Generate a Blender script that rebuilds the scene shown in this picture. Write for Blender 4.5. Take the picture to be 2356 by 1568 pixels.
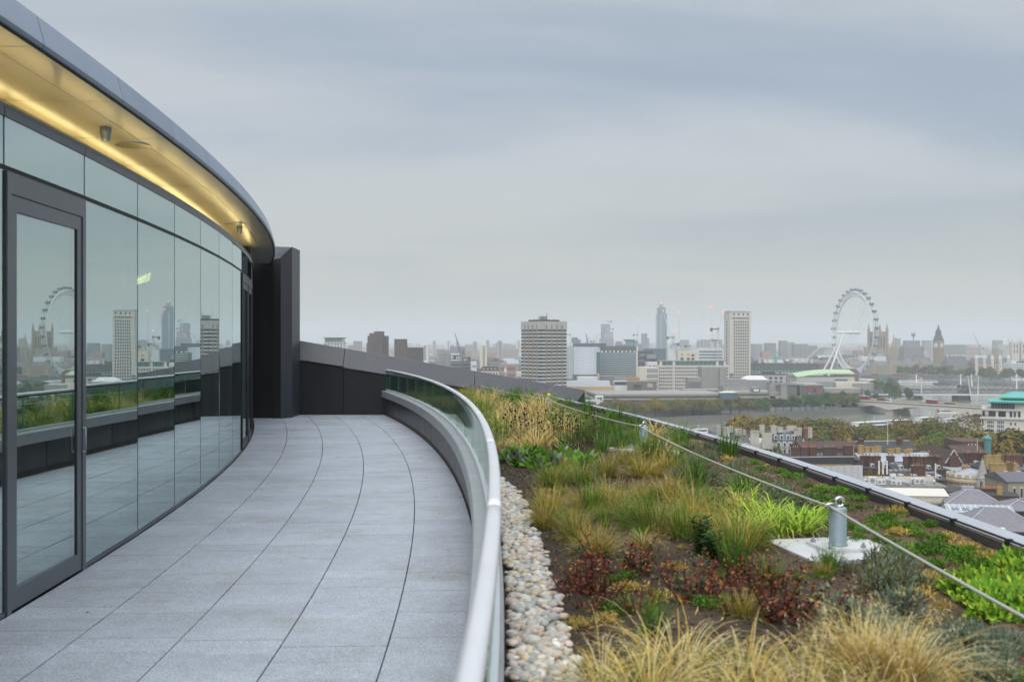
import bpy, math, random
from mathutils import Vector, Matrix, noise as mnoise
R = math.radians
rnd = random.Random(7)
scene = bpy.context.scene
for o in list(bpy.data.objects):
    bpy.data.objects.remove(o)

# ------------------------------------------------------------------ camera
EYE = 1.75            # eye height above the terrace floor (floor is z = 0)
F = 1000.0            # focal length in pixels of a 1024 px wide picture
HZ = 340.5
cam_d = bpy.data.cameras.new('camera')
cam = bpy.data.objects.new('camera', cam_d)
scene.collection.objects.link(cam)
cam.location = (0, 0, EYE)
cam.rotation_euler = (R(90), 0, 0)
cam_d.sensor_width = 36.0
cam_d.lens = 36.0 * F / 1024.0
cam_d.clip_start = 0.05
cam_d.clip_end = 40000
cam_d.dof.use_dof = True
cam_d.dof.focus_distance = 20.0
cam_d.dof.aperture_fstop = 3.2
scene.camera = cam
scene.render.resolution_x = 1024
scene.render.resolution_y = 681

# ------------------------------------------------------------------ sky and sun
SUN_EL, SUN_AZ = 50.0, 188.0        # azimuth clockwise from +Y (the view direction)
world = bpy.data.worlds.new('World')
scene.world = world
world.use_nodes = True
nt = world.node_tree
nt.nodes.clear()
def wn(t, **kw):
    n = nt.nodes.new(t)
    for k, v in kw.items():
        setattr(n, k, v)
    return n
def lk(a, b):
    nt.links.new(a, b)
wout = wn('ShaderNodeOutputWorld')
bg = wn('ShaderNodeBackground')
sky = wn('ShaderNodeTexSky', sky_type='NISHITA', sun_disc=False)
sky.sun_elevation = R(SUN_EL)
sky.sun_rotation = R(SUN_AZ)
sky.dust_density = 3.0
tc = wn('ShaderNodeTexCoord')
sep = wn('ShaderNodeSeparateXYZ')
lk(tc.outputs['Generated'], sep.inputs[0])
zmax = wn('ShaderNodeMath', operation='MAXIMUM'); zmax.inputs[1].default_value = 0.0
lk(sep.outputs['Z'], zmax.inputs[0])
zoff = wn('ShaderNodeMath', operation='ADD'); zoff.inputs[1].default_value = 0.06
lk(zmax.outputs[0], zoff.inputs[0])
dx = wn('ShaderNodeMath', operation='DIVIDE'); lk(sep.outputs['X'], dx.inputs[0]); lk(zoff.outputs[0], dx.inputs[1])
dy = wn('ShaderNodeMath', operation='DIVIDE'); lk(sep.outputs['Y'], dy.inputs[0]); lk(zoff.outputs[0], dy.inputs[1])
cmb = wn('ShaderNodeCombineXYZ'); lk(dx.outputs[0], cmb.inputs[0]); lk(dy.outputs[0], cmb.inputs[1])
mp = wn('ShaderNodeMapping'); mp.inputs['Scale'].default_value = (0.62, 0.95, 1.0); mp.inputs['Location'].default_value = (5.3, 2.75, 0.0)
mp.inputs['Rotation'].default_value = (0, 0, R(14))
lk(cmb.outputs[0], mp.inputs[0])
n1 = wn('ShaderNodeTexNoise'); n1.inputs['Scale'].default_value = 0.42; n1.inputs['Detail'].default_value = 8; n1.inputs['Roughness'].default_value = 0.54
n1.inputs['Distortion'].default_value = 0.4
lk(mp.outputs[0], n1.inputs['Vector'])
ramp = wn('ShaderNodeValToRGB')
cr = ramp.color_ramp
cr.interpolation = 'EASE'
cr.elements[0].position = 0.36; cr.elements[0].color = (0.30, 0.36, 0.44, 1)
cr.elements[1].position = 0.62; cr.elements[1].color = (0.47, 0.50, 0.525, 1)
lk(n1.outputs[0], ramp.inputs[0])
# towards the horizon the cloud cover thickens to an even pale grey
hz = wn('ShaderNodeMapRange'); hz.inputs['From Min'].default_value = 0.0; hz.inputs['From Max'].default_value = 0.22
hz.inputs['To Min'].default_value = 0.92; hz.inputs['To Max'].default_value = 0.0; hz.interpolation_type = 'SMOOTHSTEP'
lk(zmax.outputs[0], hz.inputs[0])
mixh = wn('ShaderNodeMixRGB'); mixh.inputs[2].default_value = (0.445, 0.46, 0.42, 1)
lk(hz.outputs[0], mixh.inputs[0]); lk(ramp.outputs[0], mixh.inputs[1])
skys = wn('ShaderNodeMixRGB', blend_type='MULTIPLY'); skys.inputs[0].default_value = 1.0; skys.inputs[2].default_value = (0.07, 0.07, 0.07, 1)
lk(sky.outputs[0], skys.inputs[1])
mixs = wn('ShaderNodeMixRGB'); mixs.inputs[0].default_value = 0.88
lk(skys.outputs[0], mixs.inputs[1]); lk(mixh.outputs[0], mixs.inputs[2])
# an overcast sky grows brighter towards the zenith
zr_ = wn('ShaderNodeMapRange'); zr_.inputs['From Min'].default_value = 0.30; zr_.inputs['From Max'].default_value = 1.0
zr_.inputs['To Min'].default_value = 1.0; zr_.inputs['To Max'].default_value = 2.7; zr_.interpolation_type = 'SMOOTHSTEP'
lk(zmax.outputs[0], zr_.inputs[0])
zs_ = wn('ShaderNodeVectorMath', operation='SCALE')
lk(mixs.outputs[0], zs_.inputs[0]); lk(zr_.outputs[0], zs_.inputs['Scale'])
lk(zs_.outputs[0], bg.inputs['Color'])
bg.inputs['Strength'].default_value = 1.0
lk(bg.outputs[0], wout.inputs['Surface'])

sun_d = bpy.data.lights.new('sun', 'SUN')
sun = bpy.data.objects.new('sun', sun_d)
scene.collection.objects.link(sun)
sun_d.energy = 1.5
sun_d.angle = R(60)
sun_d.color = (1.0, 0.965, 0.91)
sd = Vector((math.sin(R(SUN_AZ)) * math.cos(R(SUN_EL)), math.cos(R(SUN_AZ)) * math.cos(R(SUN_EL)), math.sin(R(SUN_EL))))
sun.rotation_euler = sd.to_track_quat('Z', 'Y').to_euler()
sun.location = (0, 0, 60)

scene.view_settings.view_transform = 'Standard'
scene.view_settings.look = 'None'
scene.view_settings.gamma = 1.0
scene.view_settings.exposure = 0.36
scene.view_settings.use_curve_mapping = False
scene.render.engine = 'CYCLES'
cy = scene.cycles
cy.use_denoising = True
cy.max_bounces = 8
cy.diffuse_bounces = 3
cy.glossy_bounces = 4
cy.transmission_bounces = 6
cy.transparent_max_bounces = 12
cy.volume_bounces = 2
cy.caustics_reflective = False
cy.caustics_refractive = False
cy.sample_clamp_indirect = 4.0

# ------------------------------------------------------------------ helpers
COL = scene.collection
def tag(o, label=None, cat=None, group=None, kind=None):
    if label: o['label'] = label
    if cat: o['category'] = cat
    if group: o['group'] = group
    if kind: o['kind'] = kind
    return o
def thing(name, label, cat, loc=(0, 0, 0), rz=0.0, group=None):
    o = bpy.data.objects.new(name, None)
    COL.objects.link(o)
    o.empty_display_size = 0.3
    o.location = loc
    o.rotation_euler = (0, 0, rz)
    return tag(o, label, cat, group)
def copy_tree(o, parent=None):
    c = o.copy(); COL.objects.link(c); c.parent = parent
    for ch in list(o.children):
        copy_tree(ch, c)
    return c

class MB:
    def __init__(s, off=(0, 0, 0)):
        s.v = []; s.f = []; s.m = []; s.mi = 0; s.off = Vector(off)
    def vert(s, p):
        s.v.append((p[0] - s.off[0], p[1] - s.off[1], p[2] - s.off[2])); return len(s.v) - 1
    def face(s, *ps):
        s.f.append([s.vert(p) for p in ps]); s.m.append(s.mi)
    def hexa(s, b, t):        # bottom 4, top 4 points (counter-clockwise from above)
        i = [s.vert(p) for p in b] + [s.vert(p) for p in t]
        for q in ((3, 2, 1, 0), (4, 5, 6, 7), (0, 1, 5, 4), (1, 2, 6, 5), (2, 3, 7, 6), (3, 0, 4, 7)):
            s.f.append([i[k] for k in q]); s.m.append(s.mi)
    def box(s, x0, x1, y0, y1, z0, z1):
        s.hexa([(x0, y0, z0), (x1, y0, z0), (x1, y1, z0), (x0, y1, z0)], [(x0, y0, z1), (x1, y0, z1), (x1, y1, z1), (x0, y1, z1)])
    def prism(s, poly, z0, z1):
        n = len(poly)
        a = [s.vert((p[0], p[1], z0)) for p in poly]; b = [s.vert((p[0], p[1], z1)) for p in poly]
        s.f.append(a[::-1]); s.m.append(s.mi); s.f.append(b); s.m.append(s.mi)
        for k in range(n):
            s.f.append([a[k], a[(k + 1) % n], b[(k + 1) % n], b[k]]); s.m.append(s.mi)
    def loft(s, rings, cap=True, closed=True):
        ids = [[s.vert(p) for p in r] for r in rings]
        n = len(ids[0])
        for a, b in zip(ids, ids[1:]):
            for k in range(n if closed else n - 1):
                s.f.append([a[k], a[(k + 1) % n], b[(k + 1) % n], b[k]]); s.m.append(s.mi)
        if cap:
            s.f.append(ids[0][::-1]); s.m.append(s.mi); s.f.append(ids[-1]); s.m.append(s.mi)
    def tube(s, pts, r, n=6, r2=None, cap=True):
        pts = [Vector(p) for p in pts]
        rings = []
        for k, p in enumerate(pts):
            d = (pts[min(k + 1, len(pts) - 1)] - pts[max(k - 1, 0)])
            if d.length < 1e-9: d = Vector((0, 0, 1))
            d.normalize()
            up = Vector((0, 0, 1)) if abs(d.z) < 0.95 else Vector((1, 0, 0))
            a = d.cross(up).normalized(); b = d.cross(a).normalized()
            rr = r if r2 is None else r + (r2 - r) * k / max(1, len(pts) - 1)
            rings.append([p + a * (rr * math.cos(2 * math.pi * j / n)) + b * (rr * math.sin(2 * math.pi * j / n)) for j in range(n)])
        s.loft(rings, cap)
    def lathe(s, prof, c=(0, 0, 0), n=16):
        s.loft([[(c[0] + r * math.cos(2 * math.pi * j / n), c[1] + r * math.sin(2 * math.pi * j / n), c[2] + z) for j in range(n)] for r, z in prof])
    def mesh(s, name, mats, smooth=False):
        me = bpy.data.meshes.new(name)
        me.from_pydata(s.v, [], s.f)
        if not isinstance(mats, (list, tuple)): mats = [mats]
        for m in mats: me.materials.append(m)
        if len(mats) > 1:
            me.polygons.foreach_set('material_index', s.m)
        if smooth:
            me.polygons.foreach_set('use_smooth', [True] * len(me.polygons))
        me.update()
        return me
    def build(s, name, mats, parent=None, smooth=False, kind=None):
        o = bpy.data.objects.new(name, s.mesh(name, mats, smooth))
        COL.objects.link(o)
        if parent: o.parent = parent
        if kind: o['kind'] = kind
        return o
def inst(name, me, loc, parent=None, rot=(0, 0, 0), scale=(1, 1, 1)):
    o = bpy.data.objects.new(name, me)
    COL.objects.link(o)
    o.location = loc; o.rotation_euler = rot; o.scale = scale
    if parent: o.parent = parent
    return o

# pixel -> world (pixels of the 1024 px picture); a pixel is only a direction
def onz(px, py, z):
    y = (EYE - z) * F / (py - HZ)
    return Vector(((px - 512) * y / F, y, z))
def at(px, py, y):
    return Vector(((px - 512) * y / F, y, EYE + (HZ - py) * y / F))
def dsp(x, y):          # pixels of a 2356 px wide view
    return x / 2.30078, y / 2.30078
CROPS = dict(A=(1900, 1100, 2356 / 1100), B=(2900, 1100, 2356 / 1196), C=(2600, 1550, 2356 / 1496), T=(2050, 1200, 3.92), S=(2500, 1180, 1960 / 550),
             N=(3050, 1350, 3.92), W=(3550, 1350, 2140 / 546), Q=(2750, 1650, 2356 / 700), R=(3400, 1700, 2183 / 696), L=(1100, 1300, 2356 / 600), K=(1600, 1300, 2356 / 550))
def cp(c, x, y=0):
    a, b, s = CROPS[c]
    return (a + x / s) / 4, (b + y / s) / 4

# ------------------------------------------------------------------ materials
MATS = {}
def mat(name, col, rough=0.7, metal=0.0, var=0.0, vscale=1.0, bump=0.0, bscale=20.0, spec=0.5, objvar=0.0, emit=None, estr=0.0, detail=4.0, stretch=None, coat=0.0):
    if name in MATS: return MATS[name]
    m = bpy.data.materials.new(name); m.use_nodes = True
    t = m.node_tree; b = t.nodes['Principled BSDF']
    b.inputs['Base Color'].default_value = (*col, 1); b.inputs['Roughness'].default_value = rough; b.inputs['Metallic'].default_value = metal
    b.inputs['Specular IOR Level'].default_value = spec
    if coat: b.inputs['Coat Weight'].default_value = coat
    src = None
    if var > 0 or bump > 0:
        g = t.nodes.new('ShaderNodeTexCoord')
        mpn = t.nodes.new('ShaderNodeMapping')
        if stretch: mpn.inputs['Scale'].default_value = stretch
        t.links.new(g.outputs['Object'], mpn.inputs[0])
    if var > 0:
        n = t.nodes.new('ShaderNodeTexNoise'); n.inputs['Scale'].default_value = vscale; n.inputs['Detail'].default_value = detail; n.inputs['Roughness'].default_value = 0.65
        t.links.new(mpn.outputs[0], n.inputs['Vector'])
        mr = t.nodes.new('ShaderNodeMapRange'); mr.inputs[1].default_value = 0.25; mr.inputs[2].default_value = 0.75
        mr.inputs[3].default_value = 1 - var; mr.inputs[4].default_value = 1 + var
        t.links.new(n.outputs[0], mr.inputs[0]); src = mr.outputs[0]
    if objvar > 0:
        oi = t.nodes.new('ShaderNodeObjectInfo')
        mo = t.nodes.new('ShaderNodeMapRange'); mo.inputs[3].default_value = 1 - objvar; mo.inputs[4].default_value = 1 + objvar
        t.links.new(oi.outputs['Random'], mo.inputs[0])
        if src is None: src = mo.outputs[0]
        else:
            mm = t.nodes.new('ShaderNodeMath'); mm.operation = 'MULTIPLY'
            t.links.new(src, mm.inputs[0]); t.links.new(mo.outputs[0], mm.inputs[1]); src = mm.outputs[0]
    if src is not None:
        mx = t.nodes.new('ShaderNodeVectorMath'); mx.operation = 'SCALE'
        mx.inputs[0].default_value = col
        t.links.new(src, mx.inputs['Scale']); t.links.new(mx.outputs[0], b.inputs['Base Color'])
    if bump > 0:
        nb = t.nodes.new('ShaderNodeTexNoise'); nb.inputs['Scale'].default_value = bscale; nb.inputs['Detail'].default_value = 4
        t.links.new(mpn.outputs[0], nb.inputs['Vector'])
        bp = t.nodes.new('ShaderNodeBump'); bp.inputs['Strength'].default_value = bump; bp.inputs['Distance'].default_value = 0.02
        t.links.new(nb.outputs[0], bp.inputs['Height']); t.links.new(bp.outputs[0], b.inputs['Normal'])
    if emit:
        b.inputs['Emission Color'].default_value = (*emit, 1); b.inputs['Emission Strength'].default_value = estr
    MATS[name] = m
    return m

def glassmat(name, tint, base, f_lo, ior, rough=0.0, gl=(1, 1, 1), warp=0.0):
    m = bpy.data.materials.new(name); m.use_nodes = True
    t = m.node_tree; t.nodes.clear()
    out = t.nodes.new('ShaderNodeOutputMaterial')
    tr = t.nodes.new('ShaderNodeBsdfTransparent'); tr.inputs[0].default_value = (*tint, 1)
    g = t.nodes.new('ShaderNodeBsdfGlossy'); g.inputs['Roughness'].default_value = rough; g.inputs[0].default_value = (*gl, 1)
    fr = t.nodes.new('ShaderNodeFresnel')
    ge = t.nodes.new('ShaderNodeNewGeometry'); ir = t.nodes.new('ShaderNodeMapRange'); ir.inputs[3].default_value = ior; ir.inputs[4].default_value = 1.0 / ior
    t.links.new(ge.outputs['Backfacing'], ir.inputs[0]); t.links.new(ir.outputs[0], fr.inputs[0])     # thin sheet: same Fresnel on both sides
    if warp:
        tcg = t.nodes.new('ShaderNodeTexCoord'); nw = t.nodes.new('ShaderNodeTexNoise'); nw.inputs['Scale'].default_value = 1.6; nw.inputs['Detail'].default_value = 1
        t.links.new(tcg.outputs['Object'], nw.inputs['Vector'])
        bw = t.nodes.new('ShaderNodeBump'); bw.inputs['Strength'].default_value = 1.0; bw.inputs['Distance'].default_value = warp
        t.links.new(nw.outputs[0], bw.inputs['Height']); t.links.new(bw.outputs[0], g.inputs['Normal'])
    mr = t.nodes.new('ShaderNodeMapRange'); mr.inputs[3].default_value = f_lo; mr.inputs[4].default_value = 1.0
    t.links.new(fr.outputs[0], mr.inputs[0])
    mx = t.nodes.new('ShaderNodeMixShader')
    t.links.new(mr.outputs[0], mx.inputs[0]); t.links.new(tr.outputs[0], mx.inputs[1]); t.links.new(g.outputs[0], mx.inputs[2])
    t.links.new(mx.outputs[0], out.inputs[0])
    MATS[name] = m
    return m

# terrace materials
def granite():
    m = bpy.data.materials.new('granite'); m.use_nodes = True
    t = m.node_tree; b = t.nodes['Principled BSDF']
    g = t.nodes.new('ShaderNodeTexCoord')
    def nz(scale, det, rough=0.6, st=None):
        n = t.nodes.new('ShaderNodeTexNoise'); n.inputs['Scale'].default_value = scale; n.inputs['Detail'].default_value = det; n.inputs['Roughness'].default_value = rough
        t.links.new(g.outputs['Object'], n.inputs['Vector']); return n
    def rng(src, a, bb, c, d):
        r = t.nodes.new('ShaderNodeMapRange'); r.inputs[1].default_value = a; r.inputs[2].default_value = bb; r.inputs[3].default_value = c; r.inputs[4].default_value = d
        t.links.new(src, r.inputs[0]); return r.outputs[0]
    def mul(a, bb):
        x = t.nodes.new('ShaderNodeMath'); x.operation = 'MULTIPLY'; t.links.new(a, x.inputs[0]); t.links.new(bb, x.inputs[1]); return x.outputs[0]
    s1 = rng(nz(95, 3, 0.75).outputs[0], 0.38, 0.62, 0.62, 1.30)       # mineral speckle
    s2 = rng(nz(1.3, 4).outputs[0], 0.32, 0.68, 0.89, 1.06)               # damp patches
    s3 = rng(nz(9, 4).outputs[0], 0.3, 0.7, 0.92, 1.07)
    oi = t.nodes.new('ShaderNodeObjectInfo')
    s4 = rng(oi.outputs['Random'], 0, 1, 0.94, 1.05)
    sc = mul(mul(s1, s2), mul(s3, s4))
    mx = t.nodes.new('ShaderNodeVectorMath'); mx.operation = 'SCALE'; mx.inputs[0].default_value = (0.43, 0.465, 0.52)
    t.links.new(sc, mx.inputs['Scale'])
    stn = t.nodes.new('ShaderNodeMixRGB'); stn.blend_type = 'MULTIPLY'; stn.inputs[2].default_value = (0.80, 0.72, 0.60, 1)
    t.links.new(rng(nz(0.9, 6, 0.7).outputs[0], 0.52, 0.72, 0.0, 0.75), stn.inputs[0]); t.links.new(mx.outputs[0], stn.inputs[1])
    t.links.new(stn.outputs[0], b.inputs['Base Color'])
    t.links.new(rng(nz(2.2, 3).outputs[0], 0.3, 0.7, 0.38, 0.62), b.inputs['Roughness'])
    bp = t.nodes.new('ShaderNodeBump'); bp.inputs['Strength'].default_value = 0.25; bp.inputs['Distance'].default_value = 0.004
    t.links.new(nz(120, 3).outputs[0], bp.inputs['Height']); t.links.new(bp.outputs[0], b.inputs['Normal'])
    MATS['granite'] = m
    return m
M_GRAN = granite()
M_JOINT = mat('joint_dark', (0.03, 0.032, 0.035), 0.9)
M_DARK = mat('dark_cladding', (0.019, 0.020, 0.023), 0.45, 0.2, var=0.3, vscale=3.0, objvar=0.10, bump=0.04, bscale=60, stretch=(1, 1, 0.2))
M_COPE = mat('coping_metal', (0.055, 0.059, 0.069), 0.42, 0.35, var=0.10, vscale=1.6, bump=0.02, bscale=80)
M_FASC = mat('fascia_metal', (0.31, 0.37, 0.46), 0.33, 0.6, var=0.07, vscale=1.5, objvar=0.05)
M_SOFF = mat('soffit_metal', (0.70, 0.67, 0.57), 0.28, 0.45, var=0.05, vscale=2.0, objvar=0.03)
M_GOLD = mat('cove_metal', (0.42, 0.33, 0.16), 0.45, 0.3, var=0.08, vscale=3, objvar=0.05)
M_FRAME = mat('frame_aluminium', (0.13, 0.145, 0.16), 0.35, 0.5, var=0.06, vscale=3)
M_PANEL = mat('planter_panel', (0.062, 0.060, 0.058), 0.4, 0.3, var=0.35, vscale=2.5, objvar=0.18, stretch=(1, 1, 0.25))
M_BLACK = mat('black_gasket', (0.010, 0.011, 0.012), 0.6)
M_LEDGE = mat('ledge_metal', (0.40, 0.41, 0.42), 0.42, 0.4, var=0.10, vscale=2.0, bump=0.03, bscale=40)
M_RAIL = mat('rail_steel', (0.80, 0.80, 0.81), 0.32, 0.5, var=0.04, vscale=5)
M_GALV = mat('galvanised_steel', (0.30, 0.37, 0.40), 0.5, 0.35, var=0.13, vscale=18, bump=0.03, bscale=60)
M_PLATE = mat('plate_steel', (0.68, 0.68, 0.66), 0.45, 0.35, var=0.12, vscale=7)
M_STEEL = mat('bright_steel', (0.72, 0.73, 0.72), 0.22, 1.0)
M_ROPE = mat('rope', (0.47, 0.46, 0.40), 0.6, 0.2, var=0.15, vscale=120)
M_SOIL = mat('soil', (0.040, 0.025, 0.014), 0.95, var=0.55, vscale=14, bump=0.8, bscale=70, detail=7)
def dry_soil(m):            # damp dark soil by the pebbles, dry tan soil in patches towards the roof edge
    t = m.node_tree; b = t.nodes['Principled BSDF']
    g = t.nodes.new('ShaderNodeTexCoord'); n = t.nodes.new('ShaderNodeTexNoise'); n.inputs['Scale'].default_value = 1.1; n.inputs['Detail'].default_value = 6
    t.links.new(g.outputs['Object'], n.inputs['Vector'])
    sx = t.nodes.new('ShaderNodeSeparateXYZ'); t.links.new(g.outputs['Object'], sx.inputs[0])
    ma = t.nodes.new('ShaderNodeMath'); ma.operation = 'MULTIPLY_ADD'; ma.inputs[1].default_value = 0.16
    t.links.new(sx.outputs['X'], ma.inputs[0]); t.links.new(n.outputs[0], ma.inputs[2])
    mr = t.nodes.new('ShaderNodeMapRange'); mr.inputs[1].default_value = 0.62; mr.inputs[2].default_value = 1.05; t.links.new(ma.outputs[0], mr.inputs[0])
    old = b.inputs['Base Color'].links[0].from_socket
    mx = t.nodes.new('ShaderNodeMixRGB'); t.links.new(mr.outputs[0], mx.inputs[0]); t.links.new(old, mx.inputs[1])
    sc2 = t.nodes.new('ShaderNodeVectorMath'); sc2.operation = 'MULTIPLY'; sc2.inputs[1].default_value = (3.5, 3.5, 3.3); t.links.new(old, sc2.inputs[0]); t.links.new(sc2.outputs[0], mx.inputs[2])
    t.links.new(mx.outputs[0], b.inputs['Base Color'])
dry_soil(M_SOIL)
M_KERB = mat('kerb_metal', (0.58, 0.59, 0.63), 0.34, 0.55, var=0.08, vscale=1.2)
M_GLASS = glassmat('facade_glass', (0.42, 0.64, 0.57), None, 0.52, 1.7, gl=(0.86, 0.95, 0.95), warp=0.0003)
M_BGLASS = glassmat('balustrade_glass', (0.80, 0.92, 0.87), None, 0.01, 1.5, gl=(0.92, 0.98, 0.96))
M_GEDGE = mat('glass_edge', (0.12, 0.30, 0.24), 0.15)
M_WARM = mat('cove_lamp', (1, 0.9, 0.6), 0.5, emit=(1.0, 0.83, 0.40), estr=2.0)
M_WARM2 = mat('head_lamp', (1, 0.9, 0.6), 0.5, emit=(1.0, 0.78, 0.33), estr=7.0)
M_INT = mat('room_plaster', (0.34, 0.35, 0.36), 0.8)
M_INTF = mat('room_floor', (0.10, 0.11, 0.12), 0.6)
M_LAMP = mat('room_lamp', (1, 0.95, 0.8), 0.5, emit=(1.0, 0.50, 0.22), estr=9.0)

# ================================================================== THE TERRACE
CX, CY = -72.08, 3.5
def pol(r, t, z=0.0):
    return Vector((CX + r * math.cos(t), CY + r * math.sin(t), z))
def tY(y, r=70.0):
    return math.asin((y - CY) / r)
def arc(mb, r0, r1, z0, z1, t0, t1, n, taper=None):
    rings = []
    for k in range(n + 1):
        t = t0 + (t1 - t0) * k / n
        rings.append([pol(r0, t, z0), pol(r1, t, z0), pol(r1, t, z1), pol(r0, t, z1)])
    mb.loft(rings)
def arcprof(mb, prof, t0, t1, n, cap=True):
    mb.loft([[pol(r, t0 + (t1 - t0) * k / n, z) for r, z in prof] for k in range(n + 1)], cap)

RF, RW = 68.90, 71.95            # facade radius, planter wall radius
T_BACK, T_END = tY(-6.0), tY(23.75)
WALLY = 23.75

# ---- floor and its granite tiles
mb = MB(); arc(mb, RF - 0.35, RW + 0.05, -0.30, -0.035, T_BACK, tY(23.9), 60)
floor = mb.build('terrace_floor', M_JOINT); tag(floor, kind='structure')
edges = [RF + 0.03, 69.555, 70.17, 70.785, 71.40, RW]
pitch = 0.272 / 70.3
rows = []
t = tY(5.0)
while t < T_END - 0.001:
    rows.append((t, min(t + pitch, T_END))); t += pitch
tiles = []
for ri, (a, b) in enumerate(rows):
    for ci in range(5):
        tiles.append((ri, ci, a, b))
def tilegeo(mb, ci, a, b):
    off = (0.0, 0.37, 0.12, 0.62, 0.21)[ci] * pitch
    a, b = a + off, min(b + off, T_END)
    if b - a < 0.1 * pitch: return
    r0, r1 = edges[ci] + (0.0045 if ci else 0), edges[ci + 1] - 0.0045
    ga = 0.0013 / 70
    dz = rnd.uniform(-0.0012, 0.0012)
    z1 = -0.002 + dz
    mb.hexa([pol(r0, a + ga, -0.03), pol(r1, a + ga, -0.03), pol(r1, b - ga, -0.03), pol(r0, b - ga, -0.03)],
            [pol(r0, a + ga, z1), pol(r1, a + ga, z1), pol(r1, b - ga, z1), pol(r0, b - ga, z1)])
far = MB()
for ri, ci, a, b in tiles:
    if ri < 60:
        m1 = MB(); tilegeo(m1, ci, a, b)
        m1.build('floor_tile', M_GRAN, floor)
    else:
        tilegeo(far, ci, a, b)
t = tY(5.0)
while t > T_BACK:
    for ci in range(5): tilegeo(far, ci, t - pitch, t)
    t -= pitch
far.build('floor_tile', M_GRAN, floor, kind='stuff')

# ---- glazed facade of the pavilion
TH0, DTH = 0.0611, 0.01974
fac = thing('glazed_pavilion', 'curved glass pavilion with grey door frames under a lit metal canopy', 'pavilion', pol(RF, TH0))
fo = fac.location
def chord(mb, ra, rb, ta, tb, z0, z1, ga=0.0, gb=0.0, sk=0.0):
    p, q = pol(ra - sk, ta), pol(ra + sk, tb); d = (q - p).normalized(); p2, q2 = p + d * ga, q - d * gb
    nrm = Vector((d.y, -d.x, 0))         # outward
    th = rb - ra
    mb.hexa([(p2.x, p2.y, z0), ((p2 + nrm * th).x, (p2 + nrm * th).y, z0), ((q2 + nrm * th).x, (q2 + nrm * th).y, z0), (q2.x, q2.y, z0)],
            [(p2.x, p2.y, z1), ((p2 + nrm * th).x, (p2 + nrm * th).y, z1), ((q2 + nrm * th).x, (q2 + nrm * th).y, z1), (q2.x, q2.y, z1)])
ZT, ZG, ZF = 2.855, 3.175, 3.237        # transom, glass top, top of head strip
for k in range(-6, 8):
    a, b = TH0 + DTH * k, TH0 + DTH * (k + 1)
    door = k in (-1, 6, 7)
    if not door:
        m1 = MB(fo); chord(m1, RF - 0.012, RF + 0.012, a, b, 0.035, ZT - 0.02, 0.011, 0.011); m1.build('lower_pane', M_GLASS, fac)
        m1 = MB(fo); chord(m1, RF - 0.03, RF + 0.02, a, b, -0.002, 0.03); m1.build('sill', M_FRAME, fac)
    m1 = MB(fo); chord(m1, RF - 0.012, RF + 0.012, a, b, ZT + 0.015 if not door else ZT + 0.015, ZG, 0.011, 0.011); m1.build('upper_pane', M_GLASS, fac)
    m1 = MB(fo); chord(m1, RF - 0.05, RF + 0.004, a, b, ZT - 0.02, ZT + 0.014); m1.build('transom', M_BLACK, fac)
    m1 = MB(fo); chord(m1, RF - 0.05, RF + 0.018, a, b, ZG + 0.004, ZF, 0.004, 0.004); m1.build('head_strip', M_FRAME, fac)
    # mullion behind the joint
    p = pol(RF, a); m1 = MB(fo)
    chord(m1, RF - 0.09, RF - 0.001, a - 0.00012, a + 0.00012, 0.0, ZF)
    m1.build('mullion', M_BLACK, fac)
    if door:
        fm = M_FRAME if k == -1 else M_DARK
        dr = MB(fo)          # outer door frame
        chord(dr, RF - 0.08, RF + 0.03, a, b, ZT - 0.16, ZT - 0.022, 0.012, 0.012)
        chord(dr, RF - 0.08, RF + 0.03, a, b, -0.001, ZT - 0.16, 0.012, 1.36 - 0.075)
        chord(dr, RF - 0.08, RF + 0.03, a, b, -0.001, ZT - 0.16, 1.36 - 0.075, 0.012)
        dr.build('door_frame', fm, fac)
        lf = MB(fo)
        lo, hi = 0.012, ZT - 0.165
        chord(lf, RF - 0.05, RF + 0.022, a, b, hi - 0.10, hi, 0.08, 0.08)
        chord(lf, RF - 0.05, RF + 0.022, a, b, lo, lo + 0.13, 0.08, 0.08)
        chord(lf, RF - 0.05, RF + 0.022, a, b, lo + 0.13, hi - 0.10, 0.08, 1.36 - 0.165)
        chord(lf, RF - 0.05, RF + 0.022, a, b, lo + 0.13, hi - 0.10, 1.36 - 0.165, 0.08)
        leaf = lf.build('door', fm, fac)
        g1 = MB(fo); chord(g1, RF - 0.012, RF + 0.006, a, b, lo + 0.13, hi - 0.10, 0.165, 0.165, 0.0057 if k == -1 else 0.0); g1.build('door_pane', M_GLASS, leaf)
        gk = MB(fo); chord(gk, RF + 0.006, RF + 0.016, a, b, lo + 0.13, hi - 0.10, 1.36 - 0.18, 0.166); gk.build('gasket', M_BLACK, leaf)
        if k != -1: continue
        p = pol(RF + 0.03, a + DTH * 0.925, 1.0)
        hd = MB(fo); hd.tube([p + Vector((0.03, 0, -0.09)), p + Vector((0.03, 0, 0.09))], 0.006, 8); hd.tube([p + Vector((0.0, 0, 0.09)), p + Vector((0.03, 0, 0.09))], 0.008, 6); hd.tube([p + Vector((0.0, 0, -0.09)), p + Vector((0.03, 0, -0.09))], 0.008, 6)
        hd.build('handle', M_GALV, leaf, smooth=True)
# solid dark end of the facade
TE = TH0 + DTH * 8
m1 = MB(fo); arc(m1, RF - 0.25, RF - 0.01, -0.002, 3.46, TE, tY(22.55, RF), 8); m1.build('end_wall', M_DARK, fac)
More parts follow.
